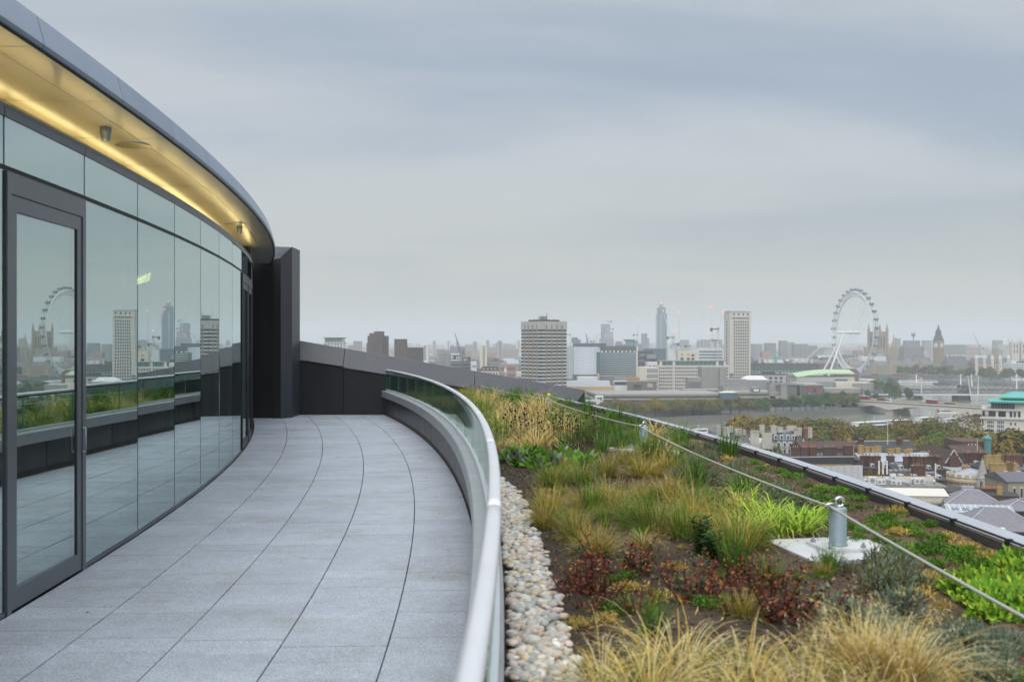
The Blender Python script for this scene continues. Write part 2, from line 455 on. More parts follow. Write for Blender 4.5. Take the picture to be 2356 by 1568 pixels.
# room behind the glass
rm = MB(fo); arc(rm, 62.5, RF - 0.36, -0.26, -0.01, TH0 - DTH * 7, TE, 30); rm.build('room_floor', M_INTF, fac)
rm = MB(fo); arc(rm, 62.0, 62.4, -0.25, 3.3, TH0 - DTH * 7, tY(22.5, RF), 30); rm.build('room_back_wall', M_INT, fac)
rm = MB(fo); arc(rm, 62.5, RF - 0.12, 3.19, 3.225, TH0 - DTH * 7, TE, 30); rm.build('room_ceiling', M_INT, fac)
rm = MB(fo); arc(rm, 62.5, RF - 0.12, 0.0, 3.18, TH0 - DTH * 7.2, TH0 - DTH * 7.1, 1); rm.build('room_side_wall', M_INT, fac)
rm = MB(fo); arc(rm, 62.5, RF - 0.12, 0.0, 3.18, TE - 0.0008, TE - 0.0001, 1); rm.build('room_side_wall', M_INT, fac)
rm = MB(fo); c0 = at(*dsp(322, 640), 11.8); rm.hexa([c0 + Vector((-0.09, 0, -0.09)), c0 + Vector((0.07, 0.1, -0.02)), c0 + Vector((0.07, 0.12, -0.02)), c0 + Vector((-0.09, 0.02, -0.09))], [c0 + Vector((-0.07, 0, -0.02)), c0 + Vector((0.09, 0.1, 0.08)), c0 + Vector((0.09, 0.12, 0.08)), c0 + Vector((-0.07, 0.02, -0.02))])
rm.build('room_lamp', M_LAMP, fac)

# canopy: soffit panels, fascia panels, cove
ROUT, RIN, ZS = 69.33, RF - 0.29, 3.50
can = thing('roof_canopy', 'curved metal roof canopy with warm cove light along its soffit', 'canopy', pol(69.1, TH0, ZS))
co = can.location
tend = tY(22.62, ROUT)
ks = []
k = -7
while TH0 + DTH * k < tend:
    ks.append((TH0 + DTH * k - 0.006, min(TH0 + DTH * (k + 1) - 0.006, tend))); k += 1
for a, b in ks:
    g = 0.00007
    for ra, rb in ((RIN - 0.17, 69.02), (69.026, ROUT - 0.02)):
        m1 = MB(co); arc(m1, ra, rb, ZS, ZS + 0.02, a + g, b - g, 5); m1.build('soffit_panel', M_SOFF, can)
    m1 = MB(co); arcprof(m1, [(ROUT - 0.018, ZS - 0.012), (ROUT, ZS - 0.012), (ROUT + 0.012, ZS + 0.01), (ROUT - 0.035, ZS + 0.185), (ROUT - 0.06, ZS + 0.185)], a + g, b - g, 5)
    m1.build('fascia_panel', M_FASC, can)
    m1 = MB(co); arc(m1, ROUT - 0.03, ROUT - 0.019, ZS - 0.022, ZS + 0.01, a, b, 5); m1.build('drip_edge', M_BLACK, can)
    m1 = MB(co); arcprof(m1, [(RF - 0.075, ZF + 0.003), (RF - 0.06, ZF + 0.003), (RIN - 0.0, ZS - 0.062), (RIN - 0.015, ZS - 0.062)], a + g, b - g, 4)
    m1.build('cove_panel', M_GOLD, can)
    m1 = MB(co); arc(m1, RIN - 0.11, RIN - 0.05, ZS - 0.10, ZS - 0.072, a + 0.0008, b - 0.0008, 4); m1.build('cove_lamp', M_WARM, can)
    m1 = MB(co); arc(m1, RIN - 0.17, RIN - 0.018, ZS - 0.12, ZS - 0.108, a, b, 4); arc(m1, RIN - 0.18, RIN - 0.171, ZS - 0.12, ZS - 0.002, a, b, 4); m1.build('lamp_trough', M_GOLD, can)
    m1 = MB(co); arc(m1, RF - 0.04, RF - 0.012, ZF + 0.006, ZF + 0.018, a + 0.0012, b - 0.0012, 4); m1.build('cove_lamp', M_WARM2, can)
    m1 = MB(co); arc(m1, RF - 0.008, RF + 0.016, ZF + 0.002, ZF + 0.024, a, b, 4); m1.build('lamp_shield', M_FRAME, can)
m1 = MB(co); arc(m1, 61.5, ROUT - 0.062, ZS + 0.024, ZS + 0.17, TH0 - DTH * 7.3, tend, 40); m1.build('roof_slab', M_FASC, can)
for (dx_, dy_, bx_) in (((305), 332, (243, 303)), ((540), 513, (551, 530))):
    p = onz(*dsp(dx_, dy_), ZS)
    m1 = MB(co); m1.lathe([(0.10, -0.001), (0.15, -0.001), (0.15, -0.012), (0.10, -0.012)], p, 28); m1.build('ring_light', M_STEEL, can, smooth=False)
    p = onz(*dsp(bx_[0], bx_[1] - 10), ZS)
    m1 = MB(co); m1.lathe([(0.045, 0.0), (0.045, -0.05), (0.038, -0.055), (0.038, -0.085), (0.028, -0.11), (0.005, -0.12)], p, 14); m1.build('dome_camera', M_GALV, can, smooth=True)

# ---- dark end wall with bevelled coping, and the tall pier
wl = thing('parapet_wall', 'low black clad wall with sloping grey metal coping across the terrace end', 'wall', (-3, WALLY, 0))
wo = wl.location
xL, xR = (672 - 1178) / 2300 * WALLY, (1349 - 1178) / 2300 * WALLY
def wtop(x):        # coping top height along the wall
    return 1.775 + (x - xL) / (xR - xL) * (0.565 - 1.775)
jx = [xL, (790 - 1178) / 2300 * WALLY, (1092 - 1178) / 2300 * WALLY, xR]
for x0, x1 in zip(jx, jx[1:]):
    m1 = MB(wo); e = 0.006
    m1.hexa([(x0 + e, WALLY, -0.03), (x1 - e, WALLY, -0.03), (x1 - e, WALLY + 0.3, -0.03), (x0 + e, WALLY + 0.3, -0.03)],
            [(x0 + e, WALLY, wtop(x0) - 0.47), (x1 - e, WALLY, wtop(x1) - 0.44), (x1 - e, WALLY + 0.3, wtop(x1) - 0.44), (x0 + e, WALLY + 0.3, wtop(x0) - 0.47)])
    m1.build('wall_panel', M_DARK, wl)
    m1 = MB(wo)
    xe = x1 - e if x1 < xR else xR - 0.31          # mitred end
    m1.loft([[(x0 + e, WALLY - 0.035, wtop(x0) - 0.45), (x0 + e, WALLY - 0.035, wtop(x0) - 0.435), (x0 + e, WALLY + 0.22, wtop(x0)), (x0 + e, WALLY + 0.45, wtop(x0)), (x0 + e, WALLY + 0.45, wtop(x0) - 0.45)],
             [(xe, WALLY - 0.035, wtop(xe) - 0.43), (xe, WALLY - 0.035, wtop(xe) - 0.415), (x1 - e, WALLY + 0.22, wtop(x1)), (x1 - e, WALLY + 0.45, wtop(x1)), (x1 - e, WALLY + 0.45, wtop(x1) - 0.43)]])
    m1.m[-1] = 1
    m1.build('coping', [M_COPE, M_DARK], wl)
m1 = MB(wo); m1.lathe([(0.0, 0), (0.028, 0), (0.028, 0.05), (0.0, 0.05)], (0, 0, 0), 12)
oo = m1.mesh('drain_spout', M_STEEL)
sp = inst('drain_spout', oo, onz(*dsp(879, 949), 0.06) - wo, wl, (R(90), 0, 0))
sp.location.y = -0.002

pr = thing('tall_pier', 'tall black pier with a slanted grey edge at the far end of the glass pavilion', 'pier', (-5.3, 22.7, 0))
po = pr.location
def XY(xd, Y): return (xd - 1178) / 2300 * Y
PY = 22.62
x578, x630, x646, x672 = XY(560, PY + 0.3), XY(630, PY + 0.12), XY(646, PY), XY(672, PY + 0.25)
m1 = MB(po); m1.box(x578, x630, PY + 0.12, PY + 0.5, -0.03, 3.56); m1.build('wall_panel', M_DARK, pr)
m1 = MB(po); m1.box(x630 + 0.006, x646 - 0.004, PY + 0.04, PY + 0.5, -0.03, 3.60); m1.build('wall_panel', M_DARK, pr)
m1 = MB(po)
zi, zo = EYE + (785 - 592) / 2300 * PY, EYE + (785 - 569) / 2300 * (PY + 0.25)
m1.loft([[(x646, PY, -0.03), (x672, PY + 0.25, -0.03), (x672, PY + 1.1, -0.03), (x646, PY + 1.1, -0.03)],
         [(x646, PY, zi), (x672, PY + 0.25, zo), (x672, PY + 1.1, zo), (x646, PY + 1.1, zo)]])
m1.build('slanted_edge', M_COPE, pr)
m1 = MB(po)
xa = XY(600, PY)
m1.loft([[(xa, PY + 0.03, zi - 0.08), (xa, PY + 0.27, zo + 0.02), (xa, PY + 1.1, zo + 0.02), (xa, PY + 1.1, zi - 0.08)],
         [(x646 - 0.002, PY + 0.03, zi - 0.03), (x672 - 0.005, PY + 0.27, zo - 0.002), (x672 - 0.005, PY + 1.1, zo - 0.002), (x646 - 0.002, PY + 1.1, zi - 0.03)]])
m1.build('top_coping', M_COPE, pr)

# ---- planter wall, ledge, glass balustrade, hand rail
pw = thing('planter_wall', 'curved low black panel wall with grey metal ledge below the glass balustrade', 'wall', pol(RW, TH0))
qo = pw.location
pp = 1.0 / 72
t = T_BACK; TP_END = tY(23.72, 71.95)
while t < TP_END - 1e-4:
    b = min(t + pp, TP_END)
    m1 = MB(qo); arc(m1, RW, RW + 0.04, 0.07, 0.432, t + 0.00013, b - 0.00013, 3); m1.build('wall_panel', M_PANEL, pw)
    t = b
m1 = MB(qo); arc(m1, RW + 0.012, RW + 0.03, -0.03, 0.066, T_BACK, TP_END, 70); m1.build('plinth', mat('plinth', (0.075, 0.062, 0.05), 0.7, var=0.3, vscale=6), pw)
m1 = MB(qo); arc(m1, RW + 0.041, 72.045, -0.25, 0.43, T_BACK, TP_END, 70); m1.build('wall_core', M_BLACK, pw)
t = T_BACK
while t < TP_END - 1e-4:
    b = min(t + 2.4 / 72, TP_END)
    m1 = MB(qo); arcprof(m1, [(RW - 0.065, 0.425), (RW - 0.05, 0.42), (72.05, 0.434), (72.05, 0.583), (RW - 0.055, 0.575), (RW - 0.065, 0.565)], t + 0.00002, b - 0.00002, 10)
    m1.build('ledge', M_LEDGE, pw)
    t = b
bal = thing('glass_balustrade', 'curved frameless glass balustrade with polished steel handrail along the planting bed', 'balustrade', pol(72, TH0, 0.58))
bo = bal.location
t = T_BACK; gp = 1.3 / 72
while t < TP_END - 1e-4:
    b = min(t + gp, TP_END)
    m1 = MB(bo); arc(m1, 72.0, 72.017, 0.60, 1.045, t + 0.00007, b - 0.00007, 8); m1.build('glass_pane', M_BGLASS, bal)
    m1 = MB(bo); arc(m1, 72.001, 72.016, 0.60, 1.045, b - 0.00006, b - 0.00001, 1); m1.build('pane_edge', M_GEDGE, bal)
    t = b
m1 = MB(bo); arc(m1, 71.985, 72.032, 0.579, 0.612, T_BACK, TP_END, 90); m1.build('glass_channel', M_RAIL, bal)
t = T_BACK
while t < TP_END - 1e-4:
    b = min(t + 2.6 / 72, TP_END)
    prof = []
    for j in range(14):
        an = 2 * math.pi * j / 14
        prof.append((72.008 + 0.031 * math.cos(an), 1.062 + 0.021 * math.sin(an)))
    m1 = MB(bo); arcprof(m1, prof, t, b - 0.00001, 14); m1.build('handrail', M_RAIL, bal, smooth=True)
    t = b
m1 = MB(bo); arc(m1, 71.99, 72.027, 1.028, 1.042, T_BACK, TP_END, 90); m1.build('rail_channel', M_BLACK, bal)

# ---- planting bed: soil, gravel, kerb
ZSOIL = 0.42
R0, R1 = 72.04, 75.235
def soil_z(x, y):
    return ZSOIL + 0.016 * mnoise.noise((x * 2.2, y * 2.2, 0)) + 0.010 * mnoise.noise((x * 7, y * 7, 3)) + 0.009 * mnoise.noise((x * 19, y * 19, 5)) + 0.006 * mnoise.noise((x * 45, y * 45, 8))
mb = MB()
NT, NR = 560, 84
ids = []
for i in range(NT + 1):
    t = T_BACK + (tY(27.5, 73) - T_BACK) * i / NT
    row = []
    for j in range(NR + 1):
        p = pol(R0 + (R1 - R0) * j / NR, t); row.append(mb.vert((p.x, p.y, soil_z(p.x, p.y))))
    ids.append(row)
for i in range(NT):
    for j in range(NR):
        mb.f.append([ids[i][j], ids[i][j + 1], ids[i + 1][j + 1], ids[i + 1][j]]); mb.m.append(0)
soil = mb.build('planting_soil', M_SOIL, smooth=True); tag(soil, kind='structure')
# soil crumbs
mb = MB()
for _ in range(16000):
    t = rnd.uniform(tY(3.0), tY(15)); r = rnd.uniform(72.2, 75.2); p = pol(r, t)
    s = rnd.uniform(0.004, 0.017); z = soil_z(p.x, p.y) + s * 0.3
    q = [Vector((rnd.uniform(-1, 1), rnd.uniform(-1, 1), rnd.uniform(-0.7, 0.9))).normalized() * s for _ in range(4)]
    c = Vector((p.x, p.y, z))
    mb.mi = 1 if rnd.random() < 0.12 else 0
    ii = [mb.vert(c + x) for x in q]
    for fc in ((0, 1, 2), (0, 2, 3), (0, 3, 1), (1, 3, 2)):
        mb.f.append([ii[x] for x in fc]); mb.m.append(mb.mi)
mb.build('soil_crumbs', [M_SOIL, mat('crumb_light', (0.24, 0.17, 0.09), 0.9)], soil, kind='stuff')
# pebbles
M_PEB = [mat('pebble_%s' % n, c, 0.55, var=0.18, vscale=30, objvar=0.2) for n, c in (('cream', (0.66, 0.58, 0.49)), ('grey', (0.50, 0.48, 0.45)), ('pink', (0.62, 0.48, 0.41)), ('tan', (0.57, 0.45, 0.32)), ('white', (0.72, 0.68, 0.61)), ('slate', (0.40, 0.40, 0.39)))]
def pebble_mesh(seed):
    rr = random.Random(seed); m = MB(); n = 7
    sx, sy, sz = rr.uniform(0.8, 1.25), rr.uniform(0.65, 1.0), rr.uniform(0.42, 0.62)
    rings = []
    for k in range(5):
        ph = math.pi * (k + 0.35) / 5.0 - math.pi / 2 * 0.93 if False else -math.pi / 2 + math.pi * (k + 0.5) / 5
        rings.append([(sx * math.cos(ph) * math.cos(2 * math.pi * j / n + k * 0.2) * rr.uniform(0.92, 1.08), sy * math.cos(ph) * math.sin(2 * math.pi * j / n + k * 0.2) * rr.uniform(0.92, 1.08), sz * math.sin(ph)) for j in range(n)])
    m.loft(rings)
    return m
PEB = []
for i in range(12):
    PEB.append(pebble_mesh(i).mesh('pebble', M_PEB[i % 6], True))
mb = MB(); arc(mb, 72.055, 72.26, 0.36, 0.425, T_BACK, tY(10.6), 40)
gravel = mb.build('gravel_strip', M_SOIL); tag(gravel, kind='structure')
cnt = 0
pts = []
for _ in range(3800):
    y = rnd.uniform(3.0, 10.8) if rnd.random() < 0.8 else rnd.uniform(-1, 3.2)
    wid = 0.25 * min(1.0, max(0.05, (11.0 - y) / 2.5))
    r = 72.075 + rnd.random() ** 0.9 * (wid * rnd.uniform(0.75, 1.1))
    p = pol(r, tY(y, r)); pts.append((y, p))
pts.sort(key=lambda q: (q[0] < 3.6, q[0]))
restm = MB()
for y, p in pts:
    s = rnd.uniform(0.015, 0.033) * (1.25 if rnd.random() < .15 else 1)
    z = 0.435 + rnd.uniform(-0.006, 0.022)
    if cnt < 300 and y >= 3.6:
        o = inst('pebble', rnd.choice(PEB), (p.x, p.y, z), gravel, (rnd.uniform(-0.4, 0.4), rnd.uniform(-0.4, 0.4), rnd.uniform(0, 6.28)), (s, s, s))
        cnt += 1
    else:
        pm = pebble_mesh(rnd.randrange(40)); rot = Matrix.Rotation(rnd.uniform(0, 6.28), 3, 'Z') @ Matrix.Rotation(rnd.uniform(-0.4, 0.4), 3, 'X')
        base = len(restm.v)
        for v in pm.v:
            w = rot @ (Vector(v) * s); restm.v.append((w.x + p.x, w.y + p.y, w.z + z))
        k = rnd.randrange(6)
        for f in pm.f:
            restm.f.append([i + base for i in f]); restm.m.append(k)
restm.build('pebble', M_PEB, gravel, smooth=True, kind='stuff')
# roof edge kerb
kb = thing('roof_edge_kerb', 'long curved grey metal kerb along the outer roof edge with black clips', 'kerb', pol(75.3, TH0, ZSOIL))
ko = kb.location
t = T_BACK; kp = 2.9 / 75.3
while t < tY(28, 75):
    b = t + kp
    m1 = MB(ko); arcprof(m1, [(75.245, 0.468), (75.235, 0.492), (75.245, 0.50), (75.46, 0.485), (75.47, 0.475), (75.47, 0.30), (75.30, 0.30), (75.30, 0.468)], t + 0.00003, b - 0.00003, 8); m1.build('coping', M_KERB, kb)
    m1 = MB(ko); arc(m1, 75.25, 75.29, 0.36, 0.467, t, b, 8); m1.build('upstand', M_FRAME, kb)
    t = b
m1 = MB(ko)
t = tY(8.4, 75.25) - 0.72 / 75.25 * 16
for k in range(44):
    m1 = MB(ko); arc(m1, 75.229, 75.262, 0.497, 0.512, t, t + 0.035 / 75.25, 1); arc(m1, 75.222, 75.236, 0.47, 0.512, t, t + 0.035 / 75.25, 1)
    m1.build('clip', M_BLACK, kb); t += 0.72 / 75.25
m1 = MB(ko)
m1.tube([pol(75.243, T_BACK + k * 0.006, 0.505) for k in range(72)], 0.006, 5); m1.build('cable', M_BLACK, kb)
# body of the building that carries the terrace
hb = thing('office_block', 'tall curved office block that carries the planted roof terrace', 'building', (-10, 5, -58))
m1 = MB((-10, 5, -58)); arc(m1, 40, 75.28, -58, -0.31, T_BACK - 0.15, tY(29, 75), 40); arc(m1, 75.06, 75.28, -0.305, 0.30, T_BACK - 0.15, tY(29, 75), 40); m1.build('outer_wall', mat('block_stone', (0.45, 0.44, 0.42), 0.8, var=0.1, vscale=0.3), hb)
# ---- life line: posts and rope
post_ang = [tY(0.45, 74.2), tY(6.34, 74.2), tY(12.2, 74.2), tY(18.1, 74.2), tY(24.1, 74.25)]
tops = []
plabels = ['galvanised anchor post on its pale plate behind the near grasses', 'galvanised anchor post bolted to a large pale square base plate', 'galvanised anchor post among low green plants beside straw grasses', 'small anchor post with yellow cap near the end of the coping', 'anchor post half hidden in tall green weeds by the end wall']
for i, ta in enumerate(post_ang):
    b = pol(74.2, ta, ZSOIL)
    b.z = soil_z(b.x, b.y) + 0.012
    t_ = thing('anchor_post', plabels[i], 'anchor post', b, ta + (0.15 if i == 1 else 0.3 * i), 'life line anchor posts')
    m1 = MB(); m1.box(-0.335, 0.335, -0.335, 0.335, -0.02, 0.012); m1.build('base_plate', M_PLATE, t_)
    m1 = MB(); m1.box(-0.145, 0.145, -0.145, 0.145, 0.013, 0.033); m1.build('flange', M_PLATE, t_)
    for sx in (-1, 1):
        for sy in (-1, 1):
            m1 = MB(); m1.lathe([(0.018, 0.034), (0.018, 0.048), (0.010, 0.049), (0.010, 0.062), (0.0, 0.063)], (sx * 0.112, sy * 0.112, 0), 6); m1.build('bolt', M_GALV, t_)
    m1 = MB(); m1.lathe([(0.062, 0.034), (0.058, 0.042), (0.054, 0.05), (0.054, 0.262), (0.050, 0.27), (0.0, 0.272)], (0, 0, 0), 24); m1.build('post', M_GALV, t_, smooth=True)
    m1 = MB(); ring = [(0.03 * math.cos(a) + 0.012, 0, 0.302 + 0.03 * math.sin(a)) for a in [2 * math.pi * k / 14 for k in range(15)]]
    m1.tube(ring, 0.010, 8); m1.tube([(0.012, 0, 0.268), (0.012, 0, 0.285)], 0.014, 8); m1.build('eye_bolt', M_STEEL, t_, smooth=True)
    m1 = MB(); m1.tube([(-0.02, 0.0, 0.292), (-0.05, -0.01, 0.298), (-0.085, -0.012, 0.29), (-0.09, 0.01, 0.285), (-0.05, 0.015, 0.288), (-0.02, 0.008, 0.29)], 0.008, 7); m1.build('shackle', M_STEEL, t_, smooth=True)
    if i == 3:
        m1 = MB(); m1.lathe([(0.03, 0.334), (0.035, 0.345), (0.02, 0.37), (0, 0.374)], (0, 0, 0), 10); m1.build('cap', mat('yellow_cap', (0.75, 0.6, 0.05), 0.5), t_)
    tops.append(b + Vector((-0.055, -0.02, 0.277)))
m1 = MB(tops[1])
pts = []
for a, b in zip(tops, tops[1:]):
    for k in range(16):
        s = k / 16; p = a.lerp(b, s); p.z -= 0.04 * 4 * s * (1 - s); pts.append(p)
pts.append(tops[-1])
m1.tube(pts, 0.0085, 7)
rp = m1.build('safety_rope', M_ROPE, smooth=True); rp.location = tops[1]
tag(rp, 'pale safety rope strung along the anchor posts over the plants', 'rope')
# access disc lying in the bed
m1 = MB(); m1.lathe([(0.16, 0.0), (0.165, 0.02), (0.15, 0.05), (0.05, 0.065), (0, 0.066)], (0, 0, 0), 20)
dc = m1.build('drain_cover', M_PLATE, smooth=True); dc.location = onz(*dsp(1532, 1046), ZSOIL); tag(dc, 'pale round drain cover lying among the low green plants', 'cover')

# ================================================================== PLANTS IN THE BED
def gm(name, col, rough=0.75, ov=0.18, tr=0.25):
    m = mat(name, col, rough, var=0.22, vscale=25, objvar=ov, spec=0.25)
    return m
G_STRAW = gm('grass_straw', (0.60, 0.45, 0.15)); G_GOLD = gm('grass_gold', (0.56, 0.37, 0.075)); G_PALE = gm('grass_pale', (0.66, 0.56, 0.30))
G_OLIVE = gm('grass_olive', (0.21, 0.20, 0.045)); G_GREEN = gm('grass_green', (0.095, 0.20, 0.022)); G_DEEP = gm('leaf_deep_green', (0.035, 0.085, 0.022))
G_LIME = gm('leaf_lime', (0.36, 0.50, 0.05)); G_BRIGHT = gm('leaf_bright_green', (0.14, 0.31, 0.025)); G_SAGE = gm('leaf_sage', (0.15, 0.20, 0.11)); G_GREY = gm('leaf_grey_green', (0.19, 0.24, 0.175))
G_RED = gm('leaf_red', (0.17, 0.03, 0.022)); G_RUST = gm('leaf_rust', (0.33, 0.10, 0.03)); G_BROWN = gm('stem_brown', (0.075, 0.045, 0.03)); G_BLACK = gm('seed_dark', (0.025, 0.016, 0.013)); G_ORANGE = gm('flower_orange', (0.65, 0.30, 0.02))
def blade(mb, base, az, ln, lean, droop, w, segs=5, mi=0, curl=0.0, power=1.0):
    p = Vector(base); a = az; step = ln / segs
    prev = None
    for k in range(segs + 1):
        s = k / segs
        ww = w * (1 - s) ** 0.7 * (0.6 + 0.4 * min(1, s * 5)) + 0.0003
        side = Vector((-math.sin(a), math.cos(a), 0)) * ww * 0.5
        cur = (mb.vert(p - side), mb.vert(p + side))
        if prev: mb.f.append([prev[0], prev[1], cur[1], cur[0]]); mb.m.append(mi)
        prev = cur
        ph = lean + droop * (s ** power); a += curl / segs
        p = p + Vector((math.cos(a) * math.sin(ph), math.sin(a) * math.sin(ph), math.cos(ph))) * step
    return p
def tuft(seed, n, ln, lean, droop, w, spread, mats, weights, segs=5, plume=0.0, plm=0, power=1.3):
    rr = random.Random(seed); mb = MB()
    for _ in range(n):
        az = rr.uniform(0, 6.283); d = spread * rr.random() ** 0.6
        base = (d * math.cos(az), d * math.sin(az), -0.01)
        mi = rr.choices(range(len(mats)), weights)[0]
        az2 = az + rr.gauss(0, 0.5)
        e = blade(mb, base, az2, rr.uniform(*ln), rr.uniform(*lean), rr.uniform(*droop), w * rr.uniform(0.7, 1.3), segs, mi, rr.gauss(0, 0.25), power)
        if rr.random() < plume:          # feathery seed head hanging at the tip
            for q in range(7):
                o = e + Vector((rr.gauss(0, 0.006), rr.gauss(0, 0.006), rr.uniform(-0.045, 0.01)))
                blade(mb, o, rr.uniform(0, 6.28), rr.uniform(0.012, 0.03), rr.uniform(1.0, 2.4), 0.5, 0.004, 2, plm)
    return mb.mesh('grass_tuft', mats)
def leaf(mb, p, n, up, ln, w, mi):
    n = n.normalized(); s = n.cross(up)
    if s.length < 1e-4: s = Vector((1, 0, 0))
    s.normalize(); u = up.normalized()
    i = [mb.vert(p), mb.vert(p + u * ln * 0.5 + s * w * 0.5 + n * ln * 0.06), mb.vert(p + u * ln), mb.vert(p + u * ln * 0.5 - s * w * 0.5 + n * ln * 0.06)]
    mb.f.append(i); mb.m.append(mi)
def mound(seed, n, rx, h, ll, lw, mats, weights, spiky=0.4, stems=0):
    rr = random.Random(seed); mb = MB()
    lobes = [(rr.uniform(-0.6, 0.6) * rx, rr.uniform(-0.6, 0.6) * rx, rr.uniform(0.55, 1.0)) for _ in range(5)]
    for _ in range(n):
        lx, ly, ls = rr.choice(lobes)
        a = rr.uniform(0, 6.283); e = math.asin(rr.uniform(0.0, 1.0)); rad = rr.uniform(0.55, 1.0)
        d = Vector((math.cos(a) * math.cos(e), math.sin(a) * math.cos(e), math.sin(e)))
        p = Vector((lx + d.x * rx * 0.55 * ls * rad, ly + d.y * rx * 0.55 * ls * rad, d.z * h * ls * rad))
        up = (d + Vector((rr.gauss(0, spiky), rr.gauss(0, spiky), rr.uniform(0, 0.7))))
        nn = Vector((rr.gauss(0, 1), rr.gauss(0, 1), rr.uniform(0.3, 1.3)))
        leaf(mb, p, nn, up, ll * rr.uniform(0.6, 1.3), lw * rr.uniform(0.7, 1.2), rr.choices(range(len(mats)), weights)[0])
    for _ in range(stems):
        lx, ly, ls = rr.choice(lobes)
        blade(mb, (lx, ly, -0.01), rr.uniform(0, 6.28), h * rr.uniform(0.8, 1.2), rr.uniform(0.1, 0.7), 0.2, 0.006, 3, len(mats) - 1)
    return mb.mesh('plant', mats)
def stalky(seed, n, h, ll, lw, mats, wts, lean=0.35, whorls=6, stem=0, head=None, spread=0.07, per=5):
    rr = random.Random(seed); mb = MB()
    for _ in range(n):
        az = rr.uniform(0, 6.28); d = spread * rr.random(); hh = h * rr.uniform(0.6, 1.1); le = rr.uniform(0, lean)
        b = Vector((d * math.cos(az), d * math.sin(az), -0.01)); dirv = Vector((math.cos(az) * math.sin(le), math.sin(az) * math.sin(le), math.cos(le)))
        mb.mi = stem; mb.tube([b, b + dirv * hh * 0.5, b + dirv * hh], 0.0035, 4, 0.002, cap=False); mb.mi = 0
        for k in range(whorls):
            s = (k + 0.6) / whorls; p = b + dirv * hh * s
            for q in range(per):
                a2 = rr.uniform(0, 6.28); up = Vector((math.cos(a2), math.sin(a2), rr.uniform(-0.1, 0.9)))
                leaf(mb, p, Vector((rr.gauss(0, .4), rr.gauss(0, .4), 1)), up, ll * rr.uniform(0.6, 1.2) * (1.15 - 0.4 * s), lw * rr.uniform(0.7, 1.2), rr.choices(range(len(mats)), wts)[0])
        if head is not None:
            c = b + dirv * hh; mb.mi = head; mb.lathe([(0.002, -0.012), (0.011, -0.006), (0.013, 0.004), (0.006, 0.014), (0.0, 0.016)], c, 7); mb.mi = 0
    return mb.mesh('plant', mats)
V = {}
V['straw'] = [tuft(100 + i, 190, (0.34, 0.70), (0.05, 0.75), (1.6, 3.0), 0.0070, 0.09, [G_STRAW, G_PALE, G_GOLD, G_OLIVE], [5, 3, 2, 1.6], 8, 0.5, 1) for i in range(4)]
V['sedge'] = [tuft(200 + i, 760, (0.17, 0.38), (0.05, 1.15), (0.4, 1.4), 0.0026, 0.10, [G_GOLD, G_STRAW, G_OLIVE, G_GREEN], w, 5) for i, w in enumerate(([4, 2, 3, 2], [3, 3, 4, 2], [2, 1.5, 4, 3], [.7, 1, 3, 5]))]
V['gold'] = [tuft(240 + i, 420, (0.3, 0.5), (0.0, 0.45), (0.3, 1.2), 0.005, 0.07, [G_GOLD, G_PALE, G_STRAW], [4, 3, 3], 5, 0.3, 1) for i in range(2)]
V['lime'] = [tuft(300 + i, 60, (0.2, 0.42), (0.35, 1.0), (1.2, 2.2), 0.013, 0.08, [G_LIME, G_BRIGHT], [4, 1], 7) for i in range(3)]
V['weed'] = [tuft(330 + i, 170, (0.25, 0.55), (0.0, 0.5), (0.2, 0.9), 0.007, 0.13, [G_GREEN, G_BRIGHT, G_DEEP], [4, 2, 2], 5) for i in range(3)]
V['low'] = [mound(400 + i, 700, 0.15, 0.075, 0.022, 0.009, [G_BRIGHT, G_GREEN, G_DEEP], w, 0.6) for i, w in enumerate(([3, 3, 1], [1, 3, 3], [2, 4, 1], [4, 2, 1]))]
V['sage'] = [mound(430 + i, 520, 0.17, 0.17, 0.034, 0.009, [G_SAGE, G_GREY, G_OLIVE, G_BROWN], [4, 3, 1.4, 0], 0.5, 24) for i in range(4)]
V['grey'] = [mound(450 + i, 460, 0.14, 0.16, 0.05, 0.011, [G_GREY, G_SAGE, G_BROWN], [5, 2, 0], 0.35, 20) for i in range(3)]
V['broad'] = [mound(470 + i, 130, 0.16, 0.12, 0.095, 0.05, [G_GREEN, G_BRIGHT, G_GREY], [2, 2, 2], 0.7, 10) for i in range(2)]
V['bright'] = [mound(480 + i, 300, 0.15, 0.13, 0.05, 0.032, [G_LIME, G_BRIGHT], [2, 3], 0.8, 8) for i in range(3)]
V['red'] = [stalky(500 + i, 12, 0.17, 0.032, 0.011, [G_RED, G_RUST, G_OLIVE, G_BROWN], [4, 2.4, 0.8, 1.6], 0.8, 5, 3, None, 0.11, 4) for i in range(4)]
V['dark'] = [stalky(530 + i, 9, 0.30, 0.075, 0.022, [G_DEEP, G_GREEN, G_BROWN], [5, 1, 1], 0.3, 8, 2, None, 0.06, 6) for i in range(2)]
V['seed'] = [stalky(540 + i, 16, 0.46, 0.05, 0.008, [G_BROWN, G_OLIVE, G_BLACK], [3, 2, 0], 0.25, 4, 0, 2, 0.2, 2) for i in range(3)]
V['dry'] = [mound(560 + i, 320, 0.15, 0.06, 0.04, 0.008, [G_STRAW, G_GOLD, G_OLIVE], [2, 2, 2], 0.8) for i in range(3)]
